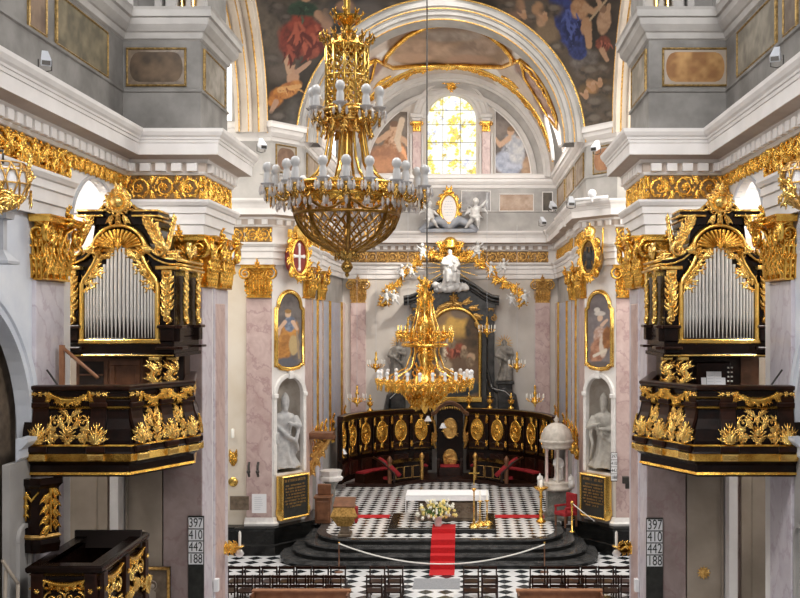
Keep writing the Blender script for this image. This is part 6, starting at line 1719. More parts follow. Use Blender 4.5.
for s in (-1,1):
    d = thing('choir_desk','curved dark front desk of the stalls on the %s side, with red kneeler'%('left' if s<0 else 'right'),'desk',AP(s*math.radians(42),ZF+.15,3.2))
    a0,a1 = (math.radians(24),math.radians(60)) if s>0 else (-math.radians(60),-math.radians(24))
    mb = MB(); arc_sweep(mb,[(-.05,ZF+.15),(.05,ZF+.15),(.05,ZF+.95),(-.05,ZF+.95)],3.0,a0,a1,14); arc_sweep(mb,[(.10,ZF+.93),(.10,ZF+.98),(-.34,ZF+1.06),(-.34,ZF+1.0)],3.0,a0,a1,14); mb.build('body','black_wood',d)
    mb = MB(); arc_sweep(mb,[(-.06,ZF+.3),(-.06,ZF+.42),(-.3,ZF+.42),(-.3,ZF+.3)],3.0,a0,a1,12); mb.build('kneeler','red_cloth',d)
    for k in range(4):
        th = a0+(a1-a0)*(k+.5)/4; f = AFm(th,3.0); mb = MB(); ring_tube(mb,f,[(-.2,1.0),(.2,1.0),(.2,1.5),(-.2,1.5)],.015,.02,True,.05); mb.build('gilt_panel','gold_bronze',d)
    for th in (a0,a1):
        f = AFm(th,3.0); c = AP(th,0,2.95); mb = MB(); mb.lathe([(.09,ZF+.15),(.09,ZF+.9),(.12,ZF+.95),(.06,ZF+1.02),(.11,ZF+1.12),(.12,ZF+1.2),(.04,ZF+1.32),(0,ZF+1.36)],c,10); mb.build('end_post','brown_wood' if abs(th)==max(abs(a0),abs(a1)) else 'gold_bronze',d)
    # sloping arm rails with red cover
    mb = MB(); q0 = AP(s*math.radians(63),2.0,3.7); q1 = AP(s*math.radians(60),1.35,2.7); mb.tube([q0,q0.lerp(q1,.5)+V((0,0,.08)),q1,q1+V((0,-.1,-.4))],.06,6); mb.build('arm_rail','dark_wood',d)
    mb = MB(); mb.tube([q0+V((-s*.25,.1,-.1)),q0.lerp(q1,.5)+V((-s*.25,0,-.05)),q1+V((-s*.25,0,-.12))],[.12,.13,.10],8); mb.build('red_cover','red_cloth',d)
# throne in the middle
t = thing('bishop_throne','carved dark throne with arched canopy and two medallions amid the stalls','throne',(.12,46.3,ZF))
TF = frame((PX(450,46.2),46.3,0),(1,0,0))
mb = MB(); mb.prism([(-.62,ZF),(.62,ZF),(.62,3.75),(.50,3.95),(.25,4.10),(0,4.15),(-.25,4.10),(-.50,3.95),(-.62,3.75)],TF,-.4,.02); mb.build('back','black_wood',t)
mb = MB()
for dz,h,rr in ((0,.12,.07),(.10,.2,.05)): mb.blade(TF,[(-.85,3.62+dz,h),(-.66,3.72+dz,h),(-.48,3.95+dz,h),(-.2,4.12+dz,h),(0,4.16+dz,h),(.2,4.12+dz,h),(.48,3.95+dz,h),(.66,3.72+dz,h),(.85,3.62+dz,h)],[rr]*9,.16)
mb.build('canopy','brown_wood',t)
mb = MB()
for k in range(13):
    u = -.66+1.32*k/12; mb.lathe([(.02,0),(.045,-.05),(.02,-.12),(0,-.13)],TF(u,3.62+.42*math.sqrt(max(1-(u/.75)**2,0)),.22),6)
mb.build('canopy_tassels','gold_pale',t)
for v,hh,nm in ((3.0,.42,'medallion'),(1.62,.36,'medallion')):
    mb = MB(); mb.prism([(.27*math.cos(2*PI*k/24),v+hh*math.sin(2*PI*k/24)) for k in range(24)],TF,.02,.07); ring_tube(mb,TF,[(.3*math.cos(2*PI*k/24),v+(hh+.03)*math.sin(2*PI*k/24)) for k in range(24)],.05,.07,True,.04)
    r = random.Random(int(v*9))
    for k in range(9): mb.leaf(TF,r.uniform(-.13,.13),v+r.uniform(-.22,.22),r.uniform(0,6),.22,.16,.05,bend=r.uniform(-1,1),h=.06,lobes=2)
    mb.build(nm,'gold_bronze',t)
mb = MB()
for s in (-1,1): mb.blade(TF,[(s*.66,2.1,.05),(s*.78,2.5,.1),(s*.66,2.9,.05),(s*.74,3.4,.1)],[.06,.08,.06,.07],.15); mb.leaf(TF,s*.72,2.3,PI/2,.5,.25,.08,h=.1)
mb.build('side_scrolls','gold_bronze',t)
mb = MB(); mb.fbox(TF,-.55,.55,ZF,ZF+.55,.02,.7,.02); 
for s in (-1,1): mb.fbox(TF,s*.52-.06,s*.52+.06,ZF,ZF+.9,.02,.7,.02)
mb.build('seat','dark_wood',t)
mb = MB(); mb.fbox(TF,-.44,.44,ZF+.55,ZF+.63,.05,.68,.03); mb.build('seat_cushion','red_cloth',t)
# candlesticks along the cornice, lamps on the stalls
cs = None
for i,(px,D,l) in enumerate(((370,45.2,'gilt candlestick on the cornice of the stalls below the left hanging candelabrum'),(412,46.6,'gilt candlestick on the stalls cornice left of the hanging gilt chandelier bowl'),(444,46.8,'gilt ornament on the stalls cornice just left of the throne canopy'),(469,46.75,'gilt candlestick on the stalls cornice just right of the throne canopy'),(490,46.6,'gilt candlestick on the stalls cornice below the right end of the picture frame'),(511,46.3,'gilt candlestick on the stalls cornice below the unobscured grey saint'))):
    c = V((PX(px,D),D,3.92))
    if cs is None:
        cs = thing('candlestick',l,'candlestick',c,'gilt candlesticks on the cornice of the stalls'); mb = MB()
        mb.lathe([(.14,0),(.14,.04),(.06,.09),(.04,.16),(.10,.24),(.12,.30),(.05,.38),(.04,.46),(.11,.52),(.10,.55),(.02,.56)],c,10)
        for k in range(6):
            a = 2*PI*k/6; mb.leaf(frame(c+V((.1*math.cos(a),.1*math.sin(a),0)),(-math.sin(a),math.cos(a),0)),0,.24,PI/2,.14,.1,.03,curl=.04,lobes=2)
        mb.build('stem','gold',cs); mb = MB(); mb.lathe([(.03,.55),(.03,.72),(0,.73)],c,8); mb.build('candle','gold_pale',cs)
    else: o = copy_tree(cs); o.location = c; o['label'] = l
dl = None
for px,y,D,l in ((343,457,43.0,'small white-shaded lamp at the left end of the choir stalls'),(428,424,45.9,'small white-shaded lamp left of the throne, the further from it'),(443,431,45.7,'small white-shaded lamp hard by the left side of the throne')):
    c = P(px,y,D)
    if dl is None:
        dl = thing('desk_lamp',l,'lamp',c,'little lamps on the stalls'); mb = MB(); mb.lathe([(.10,-.02),(.10,.0),(.02,.02),(.015,.22)],c,8); mb.build('stand','gold_smooth',dl); mb = MB(); mb.lathe([(.17,.14),(.05,.36),(.0,.37)],c,12); mb.build('lamp_shade','paper',dl)
    else: o = copy_tree(dl); o.location = c; o['label'] = l
# ================================================================== ALTAR AND CHANCEL
mb = MB(); mb.fbox(frame((0,0,0),(1,0,0),(0,1,0)),PX(388,34.6),PX(496,34.6),34.35,37.2,ZF,ZF+.15,.01); struct(mb.build('floor_altar_step','black_marble'))
mb = MB(); mb.box((PX(388,34.6)+.3,34.62,ZF+.14),(PX(496,34.6)-.3,37.1,ZF+.156)); struct(mb.build('floor_altar_dais','checker_floor'))
AZ = ZF+.156; x0,x1 = PX(407,36),PX(489,36)
t = thing('altar_table','brown stone altar table in the middle of the chancel, under a white cloth','altar',((x0+x1)/2,36,AZ))
f = frame(((x0+x1)/2,35.6,0),(1,0,0)); 
mb = MB(); mb.fbox(f,-1.05,1.05,AZ,AZ+.82,-.9,-.05,.02); mb.build('body','stone_brown',t)
mb = MB(); mb.fbox(f,-1.4,1.4,AZ+.80,AZ+.92,-1.0,.08,.01); mb.build('top_slab','dado_stone',t)
mb = MB(); mb.fbox(f,-.98,.98,AZ+.1,AZ+.7,-.05,.0,.03)
for k in range(5): mb.spiral(f,-.76+.38*k,AZ+.4,.15,1.4,0,1,.02,.03,.0)
mb.build('carved_front','stone_brown',t)
mb = MB(); mb.fbox(f,-1.48,1.48,AZ+.925,AZ+.945,-1.05,.12,.004); mb.fbox(f,-1.48,1.48,AZ+.76,AZ+.945,.10,.12,.004)
for s in (-1,1): mb.fbox(f,s*1.48-.02,s*1.48,AZ+.35 if s<0 else AZ+.6,AZ+.945,-1.05,.12,.004)
T('altar_cloth','white cloth with lace edge lying over the altar table','tablecloth',mb,'white_cloth',((x0+x1)/2,35.6,AZ+.9))
# red runner over the steps, and the cross strip
mb = MB(); xc = PX(443.5,34); w=.40
pf = [(34.36,AZ)]
pf = [(35.1,AZ),(34.34,AZ),(34.34,ZF)]+[(33.42,ZF)]
for k in (3,2,1,0):
    D = 32.32+.36*k
    pf += [(D,.18*(k+1)),(D,.18*k)] if k==0 else [(D,.18*(k+1)),(D,.18*k+.0)]
pf += [(31.6,.0)]
top = [V((0,d-.012,z+.012)) for d,z in pf]
mb.grid([[V((xc-w,p.y,p.z)),V((xc+w,p.y,p.z))] for p in top],False); mb.grid([[V((xc+w,p.y+.01,p.z-.01)),V((xc-w,p.y+.01,p.z-.01))] for p in top],False)
for s in (-1,1): mb.grid([[V((xc+s*w,p.y,p.z)),V((xc+s*w,p.y+.01,p.z-.01))] for p in top],False)
T('carpet_runner','bright red carpet runner down the chancel steps in front of the altar','carpet',mb,'red_carpet',(xc,34,.72))
for s,a,b in ((-1,358,392),(1,495,548)):
    mb = MB(); mb.box((PX(a,37.3),37.0,ZF),(PX(b,37.3) if s>0 else -1.95,37.55,ZF+.014)); T('carpet_strip','narrow red carpet strip across the chequered floor %s of the altar'%('left' if s<0 else 'right'),'carpet',mb,'red_carpet',(PX(a,37),37.2,ZF))
# flowers
c = V((PX(438,34.75),34.8,AZ)); t = thing('flower_vase','white vase of yellow and white flowers standing before the altar table','flowers',c)
mb = MB(); mb.lathe([(0,0),(.10,0),(.12,.04),(.13,.30),(.15,.34),(.13,.36),(.10,.30),(0,.28)],c,14); mb.build('vase','white_marble',t)
mb = MB(); r = random.Random(6)
for k in range(50):
    a = r.uniform(0,2*PI); e = r.uniform(.1,1.2); L = r.uniform(.3,.62); d = V((math.cos(a)*math.cos(e)*1.2,math.sin(a)*math.cos(e),math.sin(e)))
    q = c+V((0,0,.34)); mb.tube([q,q+d*L*.6+V((0,0,.05)),q+d*L],[.006,.005,.003],4)
    f = frame(q+d*L*.75,(math.cos(a+1.5),math.sin(a+1.5),0)); mb.leaf(f,0,0,PI/2-e,.16,.09,.01,lobes=1)
mb.build('foliage','leaf_green',t)
for nm,n,col,lo,hi in (('yellow_blossoms',60,'petal_yellow',.25,.56),('white_blossoms',46,'petal_white',.34,.66)):
    mb = MB()
    for k in range(n):
        a = r.uniform(0,2*PI); e = r.uniform(.0,1.35); L = r.uniform(lo,hi); d = V((math.cos(a)*math.cos(e)*1.15,math.sin(a)*math.cos(e),math.sin(e))); q = c+V((0,0,.36))+d*L
        f = frame(q,(math.cos(a),math.sin(a),0)); mb.rosette(f,0,0,r.uniform(.06,.095),6,.03); mb.ball(q,.045,7,4)
    mb.build(nm,col,t)
# candle stands and the processional cross right of the altar
def stand(px,D,h,label,cand=True,name='candle_stand'):
    c = V((PX(px,D),D,AZ)); t = thing(name,label,'candlestick',c)
    mb = MB(); mb.lathe([(.17,0),(.17,.03),(.08,.10),(.04,.16),(.06,.22),(.025,.28),(.022,h*.45),(.05,h*.47),(.022,h*.5),(.025,h*.8),(.07,h*.84),(.09,h*.87),(.03,h*.88)],c,10)
    for k in range(3):
        a = 2*PI*k/3+.3; mb.tube([c+V((.05*math.cos(a),.05*math.sin(a),.14)),c+V((.18*math.cos(a),.18*math.sin(a),.06)),c+V((.22*math.cos(a),.22*math.sin(a),.0))],.022,5)
    mb.build('shaft','gold_pale',t)
    if cand:
        mb = MB(); mb.lathe([(.035,h*.87),(.035,h+.22),(.0,h+.23)],c,8); mb.build('candle','candle_wax',t)
    return t,c
stand(480,34.9,1.0,'white candle on a brass stand right of the altar, the nearer to the cross'); stand(487,35.0,1.0,'white candle on a brass stand right of the altar, the outer one')
t,c = stand(474,34.6,1.55,'tall brass processional cross on a stand at the right end of the altar',False,'processional_cross')
mb = MB(); mb.bx(c+V((0,0,1.78)),(.035,.03,.62)); mb.bx(c+V((0,0,1.88)),(.36,.03,.035)); mb.build('cross','gold_smooth',t)
# ambo
D = 34.0; c = V((PX(345,D),D,ZF)); t = thing('ambo','brown wooden lectern with a flared golden front on the left of the chancel','lectern',c)
f = frame(c,(1,0,0))
mb = MB(); mb.fbox(f,-.22,.22,0,.10,-.3,.25,.02); mb.fbox(f,-.14,.14,.1,.55,-.2,.15,.02); mb.build('foot','stone_brown',t)
mb = MB()
ring1 = [(-.22,.35,.16),(.22,.35,.16),(.22,.35,-.2),(-.22,.35,-.2)]; ring2 = [(-.46,.72,.34),(.46,.72,.34),(.40,.72,-.3),(-.40,.72,-.3)]; ring3=[(-.34,1.02,.30),(.34,1.02,.30),(.34,1.02,-.28),(-.34,1.02,-.28)]
vs = [f(*p) for rr in (ring1,ring2,ring3) for p in rr]; mb.add(vs,[(3,2,1,0),(8,9,10,11)]+[(k+i,k+(i+1)%4,k+4+(i+1)%4,k+4+i) for k in (0,4) for i in range(4)]); mb.build('golden_body','gold_bronze',t)
mb = MB(); mb.add([f(-.36,1.02,.32),f(.36,1.02,.32),f(.36,1.24,-.2),f(-.36,1.24,-.2),f(-.36,1.06,.34),f(.36,1.06,.34),f(.36,1.29,-.2),f(-.36,1.29,-.2)],[(3,2,1,0),(4,5,6,7),(0,1,5,4),(1,2,6,5),(2,3,7,6),(3,0,4,7)]); mb.build('book_rest','brown_wood',t)
mb = MB(); mb.fbox(f,.36,.44,.5,1.0,-.1,.3,.01); mb.build('red_ribbon','red_cloth',t)
# left furniture: cabinet, marble shelf, carved bracket
D = 36.0; c = V((PX(322,D),D,ZF)); f = frame(c,(1,0,0)); t = thing('wooden_cabinet','brown wooden seat cabinet beside the lectern against the left chancel pier','cabinet',c)
mb = MB(); mb.fbox(f,-.26,.30,0,.9,-.5,.0,.02); mb.fbox(f,-.30,.34,.9,.97,-.55,.05,.015); mb.build('body','brown_wood',t)
mb = MB(); mb.fbox(f,-.2,.24,.12,.8,0,.03,.02); mb.build('door','brown_wood',t)
mb = MB(); mb.fbox(f,-.22,.26,.97,1.35,-.5,-.4,.02); mb.build('back_rail','brown_wood',t)
D = 38.2; c = V((PX(331,D),D,ZF)); t = thing('marble_side_table','white and grey marble credence table by the left chancel wall','table',c)
mb = MB(); mb.lathe([(.16,0),(.16,.9),(.2,1.0),(.30,1.15),(.34,1.2)],c,10); mb.build('pedestal','green_marble',t); mb = MB(); mb.lathe([(.0,1.2),(.42,1.2),(.46,1.26),(.46,1.34),(.36,1.38),(.40,1.48),(.44,1.58),(0,1.6)],c,8,False); mb.build('top','white_marble',t)
D = 37.0; t = thing('carved_bracket','dark wooden shelf on a gilded carved bracket on the left chancel wall','bracket',P(322,437,D)); c = V(P(322,437,D)); f = frame((-4.86,D,0),(0,1,0)); 
mb = MB(); mb.box((-4.86,D-.3,c.z-.05),(-3.95,D+.3,c.z+.03)); mb.box((-4.86,D-.35,c.z+.03),(-4.0,D+.35,c.z+.18)); mb.build('shelf','brown_wood',t)
mb = MB()
fz_ = frame((-4.86,D,c.z),(1,0,0))
mb.spiral(fz_,.3,-.35,.25,1.5,PI/2,-1,.07,.15,0); mb.blade(fz_,[(.7,-.05,0),(.5,-.35,0),(.15,-.8,0),(.05,-1.3,0)],[.1,.13,.1,.05],.2)
for k in range(6): mb.leaf(fz_,.5-.09*k,-.2-.17*k,-PI/2-.4+(.5 if k%2 else -.5),.35,.25,.08,h=.1)
mb.build('carved_support','gold_bronze',t)
# tabernacle with the angel on the right
D = 36.9; c = V((PX(556.5,D),D,ZF)); t = thing('domed_tabernacle','white marble domed tabernacle on columns upon a dark green pedestal at the right chancel wall','tabernacle',c)
mb = MB(); f = frame(c,(1,0,0)); mb.fbox(f,-.45,.55,0,.15,-.5,.45,.02); mb.fbox(f,-.36,.48,.15,1.1,-.45,.36,.03); mb.build('pedestal','green_marble',t)
mb = MB(); mb.lathe([(.58,1.1),(.62,1.13),(.62,1.2),(.52,1.24),(.56,1.34),(.54,1.40),(0,1.42)],c,20); mb.build('base','tabernacle_stone',t)
for k in range(6):
    a = 2*PI*k/6+.52; q = c+V((.42*math.cos(a),.42*math.sin(a),0)); mb = MB(); mb.lathe([(.07,1.4),(.07,1.46),(.045,1.5),(.04,2.5),(.06,2.54),(.065,2.6),(.0,2.6)],q,8); mb.build('column','pink_marble' if k%2 else 'tabernacle_stone',t)
mb = MB(); mb.lathe([(.46,2.6),(.54,2.62),(.56,2.70),(.50,2.74),(.62,2.84),(.64,2.9),(.50,2.94)],c,20); mb.build('entablature','tabernacle_stone',t)
mb = MB(); n=36; rows=[]
for i in range(9):
    b = PI/2*i/8; rows.append([c+V(((.54*math.cos(b)+.02)*(1+.05*math.cos(12*2*PI*k/n))*math.cos(2*PI*k/n),(.54*math.cos(b)+.02)*(1+.05*math.cos(12*2*PI*k/n))*math.sin(2*PI*k/n),2.92+.62*math.sin(b))) for k in range(n+1)])
mb.grid(rows); p = mb.build('dome','tabernacle_stone',t); mb = MB(); mb.lathe([(.10,3.5),(.06,3.58),(.11,3.66),(.03,3.76),(.0,3.86)],c,10); mb.build('finial','tabernacle_stone',p)
mb = MB(); robed(mb,c+V((.05,-.1,1.42)),1.0,.3,77,False,None,.06); fuse(mb,'angel_figure','statue_white',.03,t)
mb = MB()
for k,(dx,dy) in enumerate(((-.62,-.15),(.5,-.35))): robed(mb,c+V((dx,dy,1.16)),.55,0,80+k,False,None,.04,True)
fuse(mb,'kneeling_figure','statue_white',.025,t)
D=36.3; c = V((PX(541,D),D,ZF)); t = thing('brass_standard','tall brass lamp standard in front of the domed tabernacle','lamp',c)
mb = MB(); mb.lathe([(.18,0),(.18,.05),(.08,.12),(.06,.3),(.10,.36),(.05,.45),(.045,.85),(.09,.9),(.05,.96),(.06,1.1),(.24,1.22),(.28,1.26),(.24,1.28),(.0,1.26)],c,12); mb.build('stem','gold',t)
mb = MB(); mb.lathe([(.06,1.27),(.06,1.5),(0,1.52)],c,8); mb.build('candle','candle_wax',t)
# red armchairs
def armchair(px,D,yaw,label):
    c = V((PX(px,D),D,ZF)); t = thing('armchair',label,'chair',c); t.rotation_euler.z = yaw
    def part(nm,m,boxes):
        mb = MB()
        for lo,hi in boxes: mb.box([lo[i]+c[i] for i in range(3)],[hi[i]+c[i] for i in range(3)])
        o = mb.build(nm,m,t); b = o.modifiers.new('b','BEVEL'); b.width=.015; b.segments=2; return o
    for x in (-.27,.27):
        for y in (-.25,.25): part('leg','brown_wood',[((x-.03,y-.03,0),(x+.03,y+.03,.42 if y<0 else .42))])
    part('seat','red_cloth',[((-.30,-.30,.40),(.30,.28,.52))]); part('backrest','red_cloth',[((-.28,.22,.52),(.28,.30,1.15))])
    for x in (-.30,.30): part('armrest','red_cloth',[((x-.04,-.28,.66),(x+.04,.25,.73)),((x-.03,-.26,.42),(x+.03,-.20,.68))])
armchair(566,35.6,-1.0,'dark red upholstered armchair beside the right bishop tablet, under the tabernacle'); armchair(553,35.2,-1.2,'low red seat in front of the green tabernacle pedestal') if False else None
# ================================================================== ROPE BARRIER
D = 32.0
posts=[]
for px,l in ((339,'thin brown barrier post at the left end of the white rope'),(544.5,'thin brown barrier post at the right end of the white rope')):
    c = V((PX(px,D),D,0)); t = thing('barrier_post',l,'post',c); mb = MB(); mb.lathe([(.14,0),(.14,.02),(.02,.04),(.018,.9),(.03,.92)],c,10); mb.build('pole','brown_wood',t); mb = MB(); mb.ball(c+V((0,0,.94)),.03,8,5); mb.build('knob','gold_smooth',t); posts.append(c)
mb = MB(); a,b = posts[0]+V((0,0,.93)),posts[1]+V((0,0,.90)); mb.tube([a.lerp(b,i/30)-V((0,.05,.64*4*(i/30)*(1-i/30))) for i in range(31)],.022,6)
T('barrier_rope','white rope sagging across the foot of the chancel steps','rope',mb,'rope_white',a)
D = 34.6; c = V((PX(572,D),D,ZF)); t = thing('brass_post','brass barrier post beside the right inscription tablet','post',c); mb = MB(); mb.lathe([(.10,0),(.10,.03),(.03,.06),(.03,.95),(.05,.98)],c,10); mb.build('pole','gold_smooth',t); mb = MB(); mb.ball(c+V((0,0,1.02)),.06,10,6); mb.build('knob','gold_pale',t)
mb = MB(); mb.tube([c+V((0,0,1.0)),c+V((.35,-.12,.72)),c+V((.75,-.25,.42))],.018,6); T('rope_end','pale rope running from the brass post down past the tablet','rope',mb,'rope_white',c+V((0,0,1)))
# ================================================================== NAVE SEATS
def chair(t, c):
    def part(nm,lo,hi): 
        mb = MB(); mb.box([lo[i]+c[i] for i in range(3)],[hi[i]+c[i] for i in range(3)]); return mb.build(nm,'dark_wood',t)
    for x in (-.21,.21):
        part('back_post',(x-.02,-.22,0),(x+.02,-.18,.95)); part('leg',(x-.02,.18,0),(x+.02,.22,.44))
    part('top_rail',(-.19,-.22,.86),(.19,-.19,.94)); part('slat',(-.19,-.215,.60),(.19,-.19,.68)); part('seat',(-.23,-.22,.44),(.23,.22,.475)); part('stretcher',(-.19,-.21,.22),(.19,-.19,.25))
proto=None
rows_ = [('at the far left',[237,254,271,288,305,322,339]),('just left of the grey mat',[378,396]),('just right of the grey mat',[471,489]),('at the far right',[537,554,571,588,605,622])]
for rowi,D in enumerate((29.2,28.2)):
    for lab,xs in rows_:
        for k,px in enumerate(xs):
            X = PX(px,29.2); c = V((X,D,0))
            o = None
            full = 'dark wooden chair, %s row, %s from left %s'%('further' if rowi==0 else 'nearer', ['first','second','third','fourth','fifth','sixth','seventh'][k], lab)
            if proto is None: proto = o = thing('wooden_chair',full,'chair',c,'dark wooden nave chairs'); chair(o,c)
            else: o = copy_tree(proto); o.location = c; o['label'] = full
            o.rotation_euler.z = 0
def pew(x0,x1,D,label):
    t = thing('pew',label,'pew',((x0+x1)/2,D,0)); cx=(x0+x1)/2
    mb = MB(); mb.box((x0,D-.03,.3),(x1,D+.03,.78)); mb.build('backrest','pew_wood',t); mb = MB(); mb.box((x0-.03,D-.16,.78),(x1+.03,D+.05,.83)); mb.build('book_ledge','pew_wood',t)
    mb = MB(); mb.box((x0,D-.55,.42),(x1,D-.1,.46)); mb.build('seat','pew_wood',t)
    for x in (x0,x1-.05): 
        mb = MB(); mb.box((x,D-.55,0),(x+.05,D+.03,.8)); mb.build('end_panel','brown_wood',t)
D = 27.0
pew(PX(254,D),PX(350,D),D,'brown pew whose book ledge shows at the bottom edge, left of the aisle'); pew(PX(517,D),PX(601,D),D,'brown pew whose book ledge shows at the bottom edge, right of the aisle')
mb = MB(); mb.box((PX(413,30.4),30.0,0),(PX(460,30.4),31.2,.015)); T('door_mat','grey rectangular mat on the chequered floor below the red runner','mat',mb,'grey_mat',(0,30.6,0))
# ================================================================== BOARDS, SCONCES, SPOTLIGHTS
def text_mesh(mb, s, fr, u, v, size, h):
    cu = bpy.data.curves.new('t','FONT'); cu.body = s; cu.size = size; cu.align_x='CENTER'; cu.align_y='CENTER'; cu.extrude=.004
    o = bpy.data.objects.new('t',cu); COL.objects.link(o); bpy.context.view_layer.update()
    me = bpy.data.meshes.new_from_object(o.evaluated_get(bpy.context.evaluated_depsgraph_get()))
    mb.add([fr(u+p.co.x,v+p.co.y*1.4,h+p.co.z) for p in me.vertices],[tuple(p.vertices) for p in me.polygons])
    bpy.data.objects.remove(o); bpy.data.curves.remove(cu); bpy.data.meshes.remove(me)
def hymn(u0,u1,z1,hp,fr,label,dark=True,nm='hymn_board',nums=('397','410','442','188')):
    c = fr((u0+u1)/2,z1-hp*4.2,.0); t = thing(nm,label,'number board',c); w=u1-u0
    if dark:
        mb = MB(); mb.fbox(fr,u0-.015,u1+.015,z1-hp*4-.75,z1+.02,.0,.04,.01); mb.build('backboard','plaque_black',t)
    else:
        mb = MB(); mb.fbox(fr,u0-.01,u1+.01,z1-hp*4-.02,z1+.01,.0,.04,.01); mb.build('backboard','plaque_black',t)
    for k,s in enumerate(nums):
        zc = z1-hp*(k+.5); mb = MB(); mb.fbox(fr,u0,u1,zc-hp*.45,zc+hp*.45,.04,.055,.004); p = mb.build('number_plate','paper',t)
        mb = MB(); text_mesh(mb,s,fr,(u0+u1)/2,zc,w*.64,.058); mb.build('numerals','ink',p)
PFB = frame((0,21.87,0),(1,0,0)); D=21.82
hymn(PX(188.5,D),PX(203,D),PZ(517,D),12*D/FPX,PFB,'hymn number board reading four numbers on the left marble pier')
hymn(PX(647,D),PX(662.5,D),PZ(519,D),12*D/FPX,PFB,'hymn number board reading four numbers on the right marble pier')
fr = frame((0,34.45,0),(1,0,0)); D=34.4
f2 = frame(CHR(1.25,0,.12),V((.94,-1.2,0)).normalized()); 
hymn(0,.20,PZ(450,35)+.0,.24,frame(V((PX(611,34.3),34.3,0)),(1,0,0)),'small narrow number board beside the right bishop statue',False)
for px,s,l in ((230,-1,'gilded wall sconce with white drapery and candle on the left marble pier'),(630,1,'gilded wall sconce with a white candle on the right marble pier')):
    D = 23.9; c = V((s*4.86,D,PZ(549,D))); e=-s; t = thing('wall_sconce',l,'sconce',c)
    mb = MB(); f = frame(c,(e,0,0)); mb.boss(frame(c,(0,1,0),(0,0,1),(e,0,0)),0,0,.14,.06); mb.tube([c,c+V((e*.12,0,.08)),c+V((e*.25,0,-.02)),c+V((e*.36,0,.04))],.028,6)
    for k in range(6): mb.leaf(f,.06*k,.02,PI/2*(1 if k%2 else -1)+.3,.16,.12,.04,bend=.8,lobes=3)
    mb.spiral(f,.16,.0,.1,1.4,0,1,.025,.04); mb.build('arm','gold',t)
    mb = MB(); mb.lathe([(.03,.02),(.10,.06),(.11,.08),(.03,.08)],c+V((e*.36,0,0)),10); mb.build('drip_pan','gold_pale',t)
    mb = MB(); mb.lathe([(.03,.08),(.035,.32),(.03,.40),(.0,.44)],c+V((e*.36,0,0)),8); mb.build('candle','candle_wax',t)
    mb = MB(); mb.lathe([(.06,-.04),(.11,-.12),(.07,-.2),(.0,-.22)],c+V((e*.36,-.02,.02)),9); mb.build('glass_drops','crystal',t)
for px,y,l in ((-1,585,'small white control box on the left marble pier'),(1,585,'small white control box on the right marble pier')):
    D = 23.0; c = V((px*4.83,D,PZ(y,D))); mb = MB(); mb.bx(c,(.10,.16,.28)); T('control_box',l,'box',mb,'paper',c)
# things on the transept wall and pier beside the left bishop
c = P(233,437,34.7); t = thing('wall_candle','white candle on a gilt consecration cross with a gold disc, on the cream transept wall','candle',c)
mb = MB(); mb.lathe([(.06,-.02),(.06,.28),(0,.3)],c+V((0,-.06,0)),10); mb.build('candle','candle_wax',t)
mb = MB(); f = frame(V((c.x,34.72,0)),(1,0,0)); mb.leaf(f,0,c.z-1.0,PI/2,.5,.3,.06); mb.rosette(f,0,c.z-.75,.14,6,.06); mb.build('bracket','gold',t)
mb = MB(); mb.boss(f,0,PZ(482,34.7),.17,.06,0,14); mb.build('disc','gold_smooth',t)
for px,l in ((249,'small dark iron bracket on the left pier, nearer the cream wall'),(258,'small dark iron bracket on the left pier, nearer the bishop')):
    c = P(px,470,34.2); mb = MB(); mb.tube([c+V((0,.05,.25)),c+V((0,-.05,.15)),c+V((0,-.08,-.1)),c+V((0,.03,-.22))],.045,6); mb.ball(c+V((0,-.08,-.05)),.07,8,5); T('iron_bracket',l,'bracket',mb,'dark_metal',c)
mb = MB(); mb.fbox(frame((0,34.22,0),(1,0,0)),PX(230,34.2),PX(249,34.2),PZ(510,34.2),PZ(496,34.2),0,.05,.01); T('notice_board','small dark brown notice board beside the white sheet on the left pier','board',mb,'stone_brown',P(240,503,34.2))
mb = MB(); mb.fbox(frame((0,34.2,0),(1,0,0)),PX(252,34.2),PX(266.5,34.2),PZ(513,34.2),PZ(494,34.2),0,.012); o=T('notice_sheet','white printed notice sheet on the left pier beside the black tablet','paper',mb,'paper',P(259,503,34.2))
mb = MB(); r = random.Random(3)
for k in range(7): z = PZ(497+2.0*k,34.2); mb.fbox(frame((0,34.19,0),(1,0,0)),PX(254.5,34.2),PX(254.5,34.2)+r.uniform(.2,.33),z-.014,z,.002,.004)
mb.build('print','grey_metal',o)
c = P(626,480,34.2); mb = MB(); mb.fbox(frame(c,(1,0,0)),-.12,.10,-.12,.12,-.1,.06,.02); mb.fbox(frame(c,(1,0,0)),-.02,.12,-.3,-.05,-.05,.02,.01); T('iron_box','small dark iron alms box on the right pier','box',mb,'dark_metal',c)
c = V((PX(704,21.85),21.86,PZ(573,21.85))); mb = MB(); f = frame(c,(1,0,0)); 
for k in range(12): mb.leaf(f,.05*math.cos(PI*k/6),.05*math.sin(PI*k/6),PI*k/6,.10,.06,.015,lobes=1)
mb.boss(f,0,0,.07,.03); T('consecration_cross','gilded sunburst disc on the wall under the right balcony','ornament',mb,'gold_bronze',c)
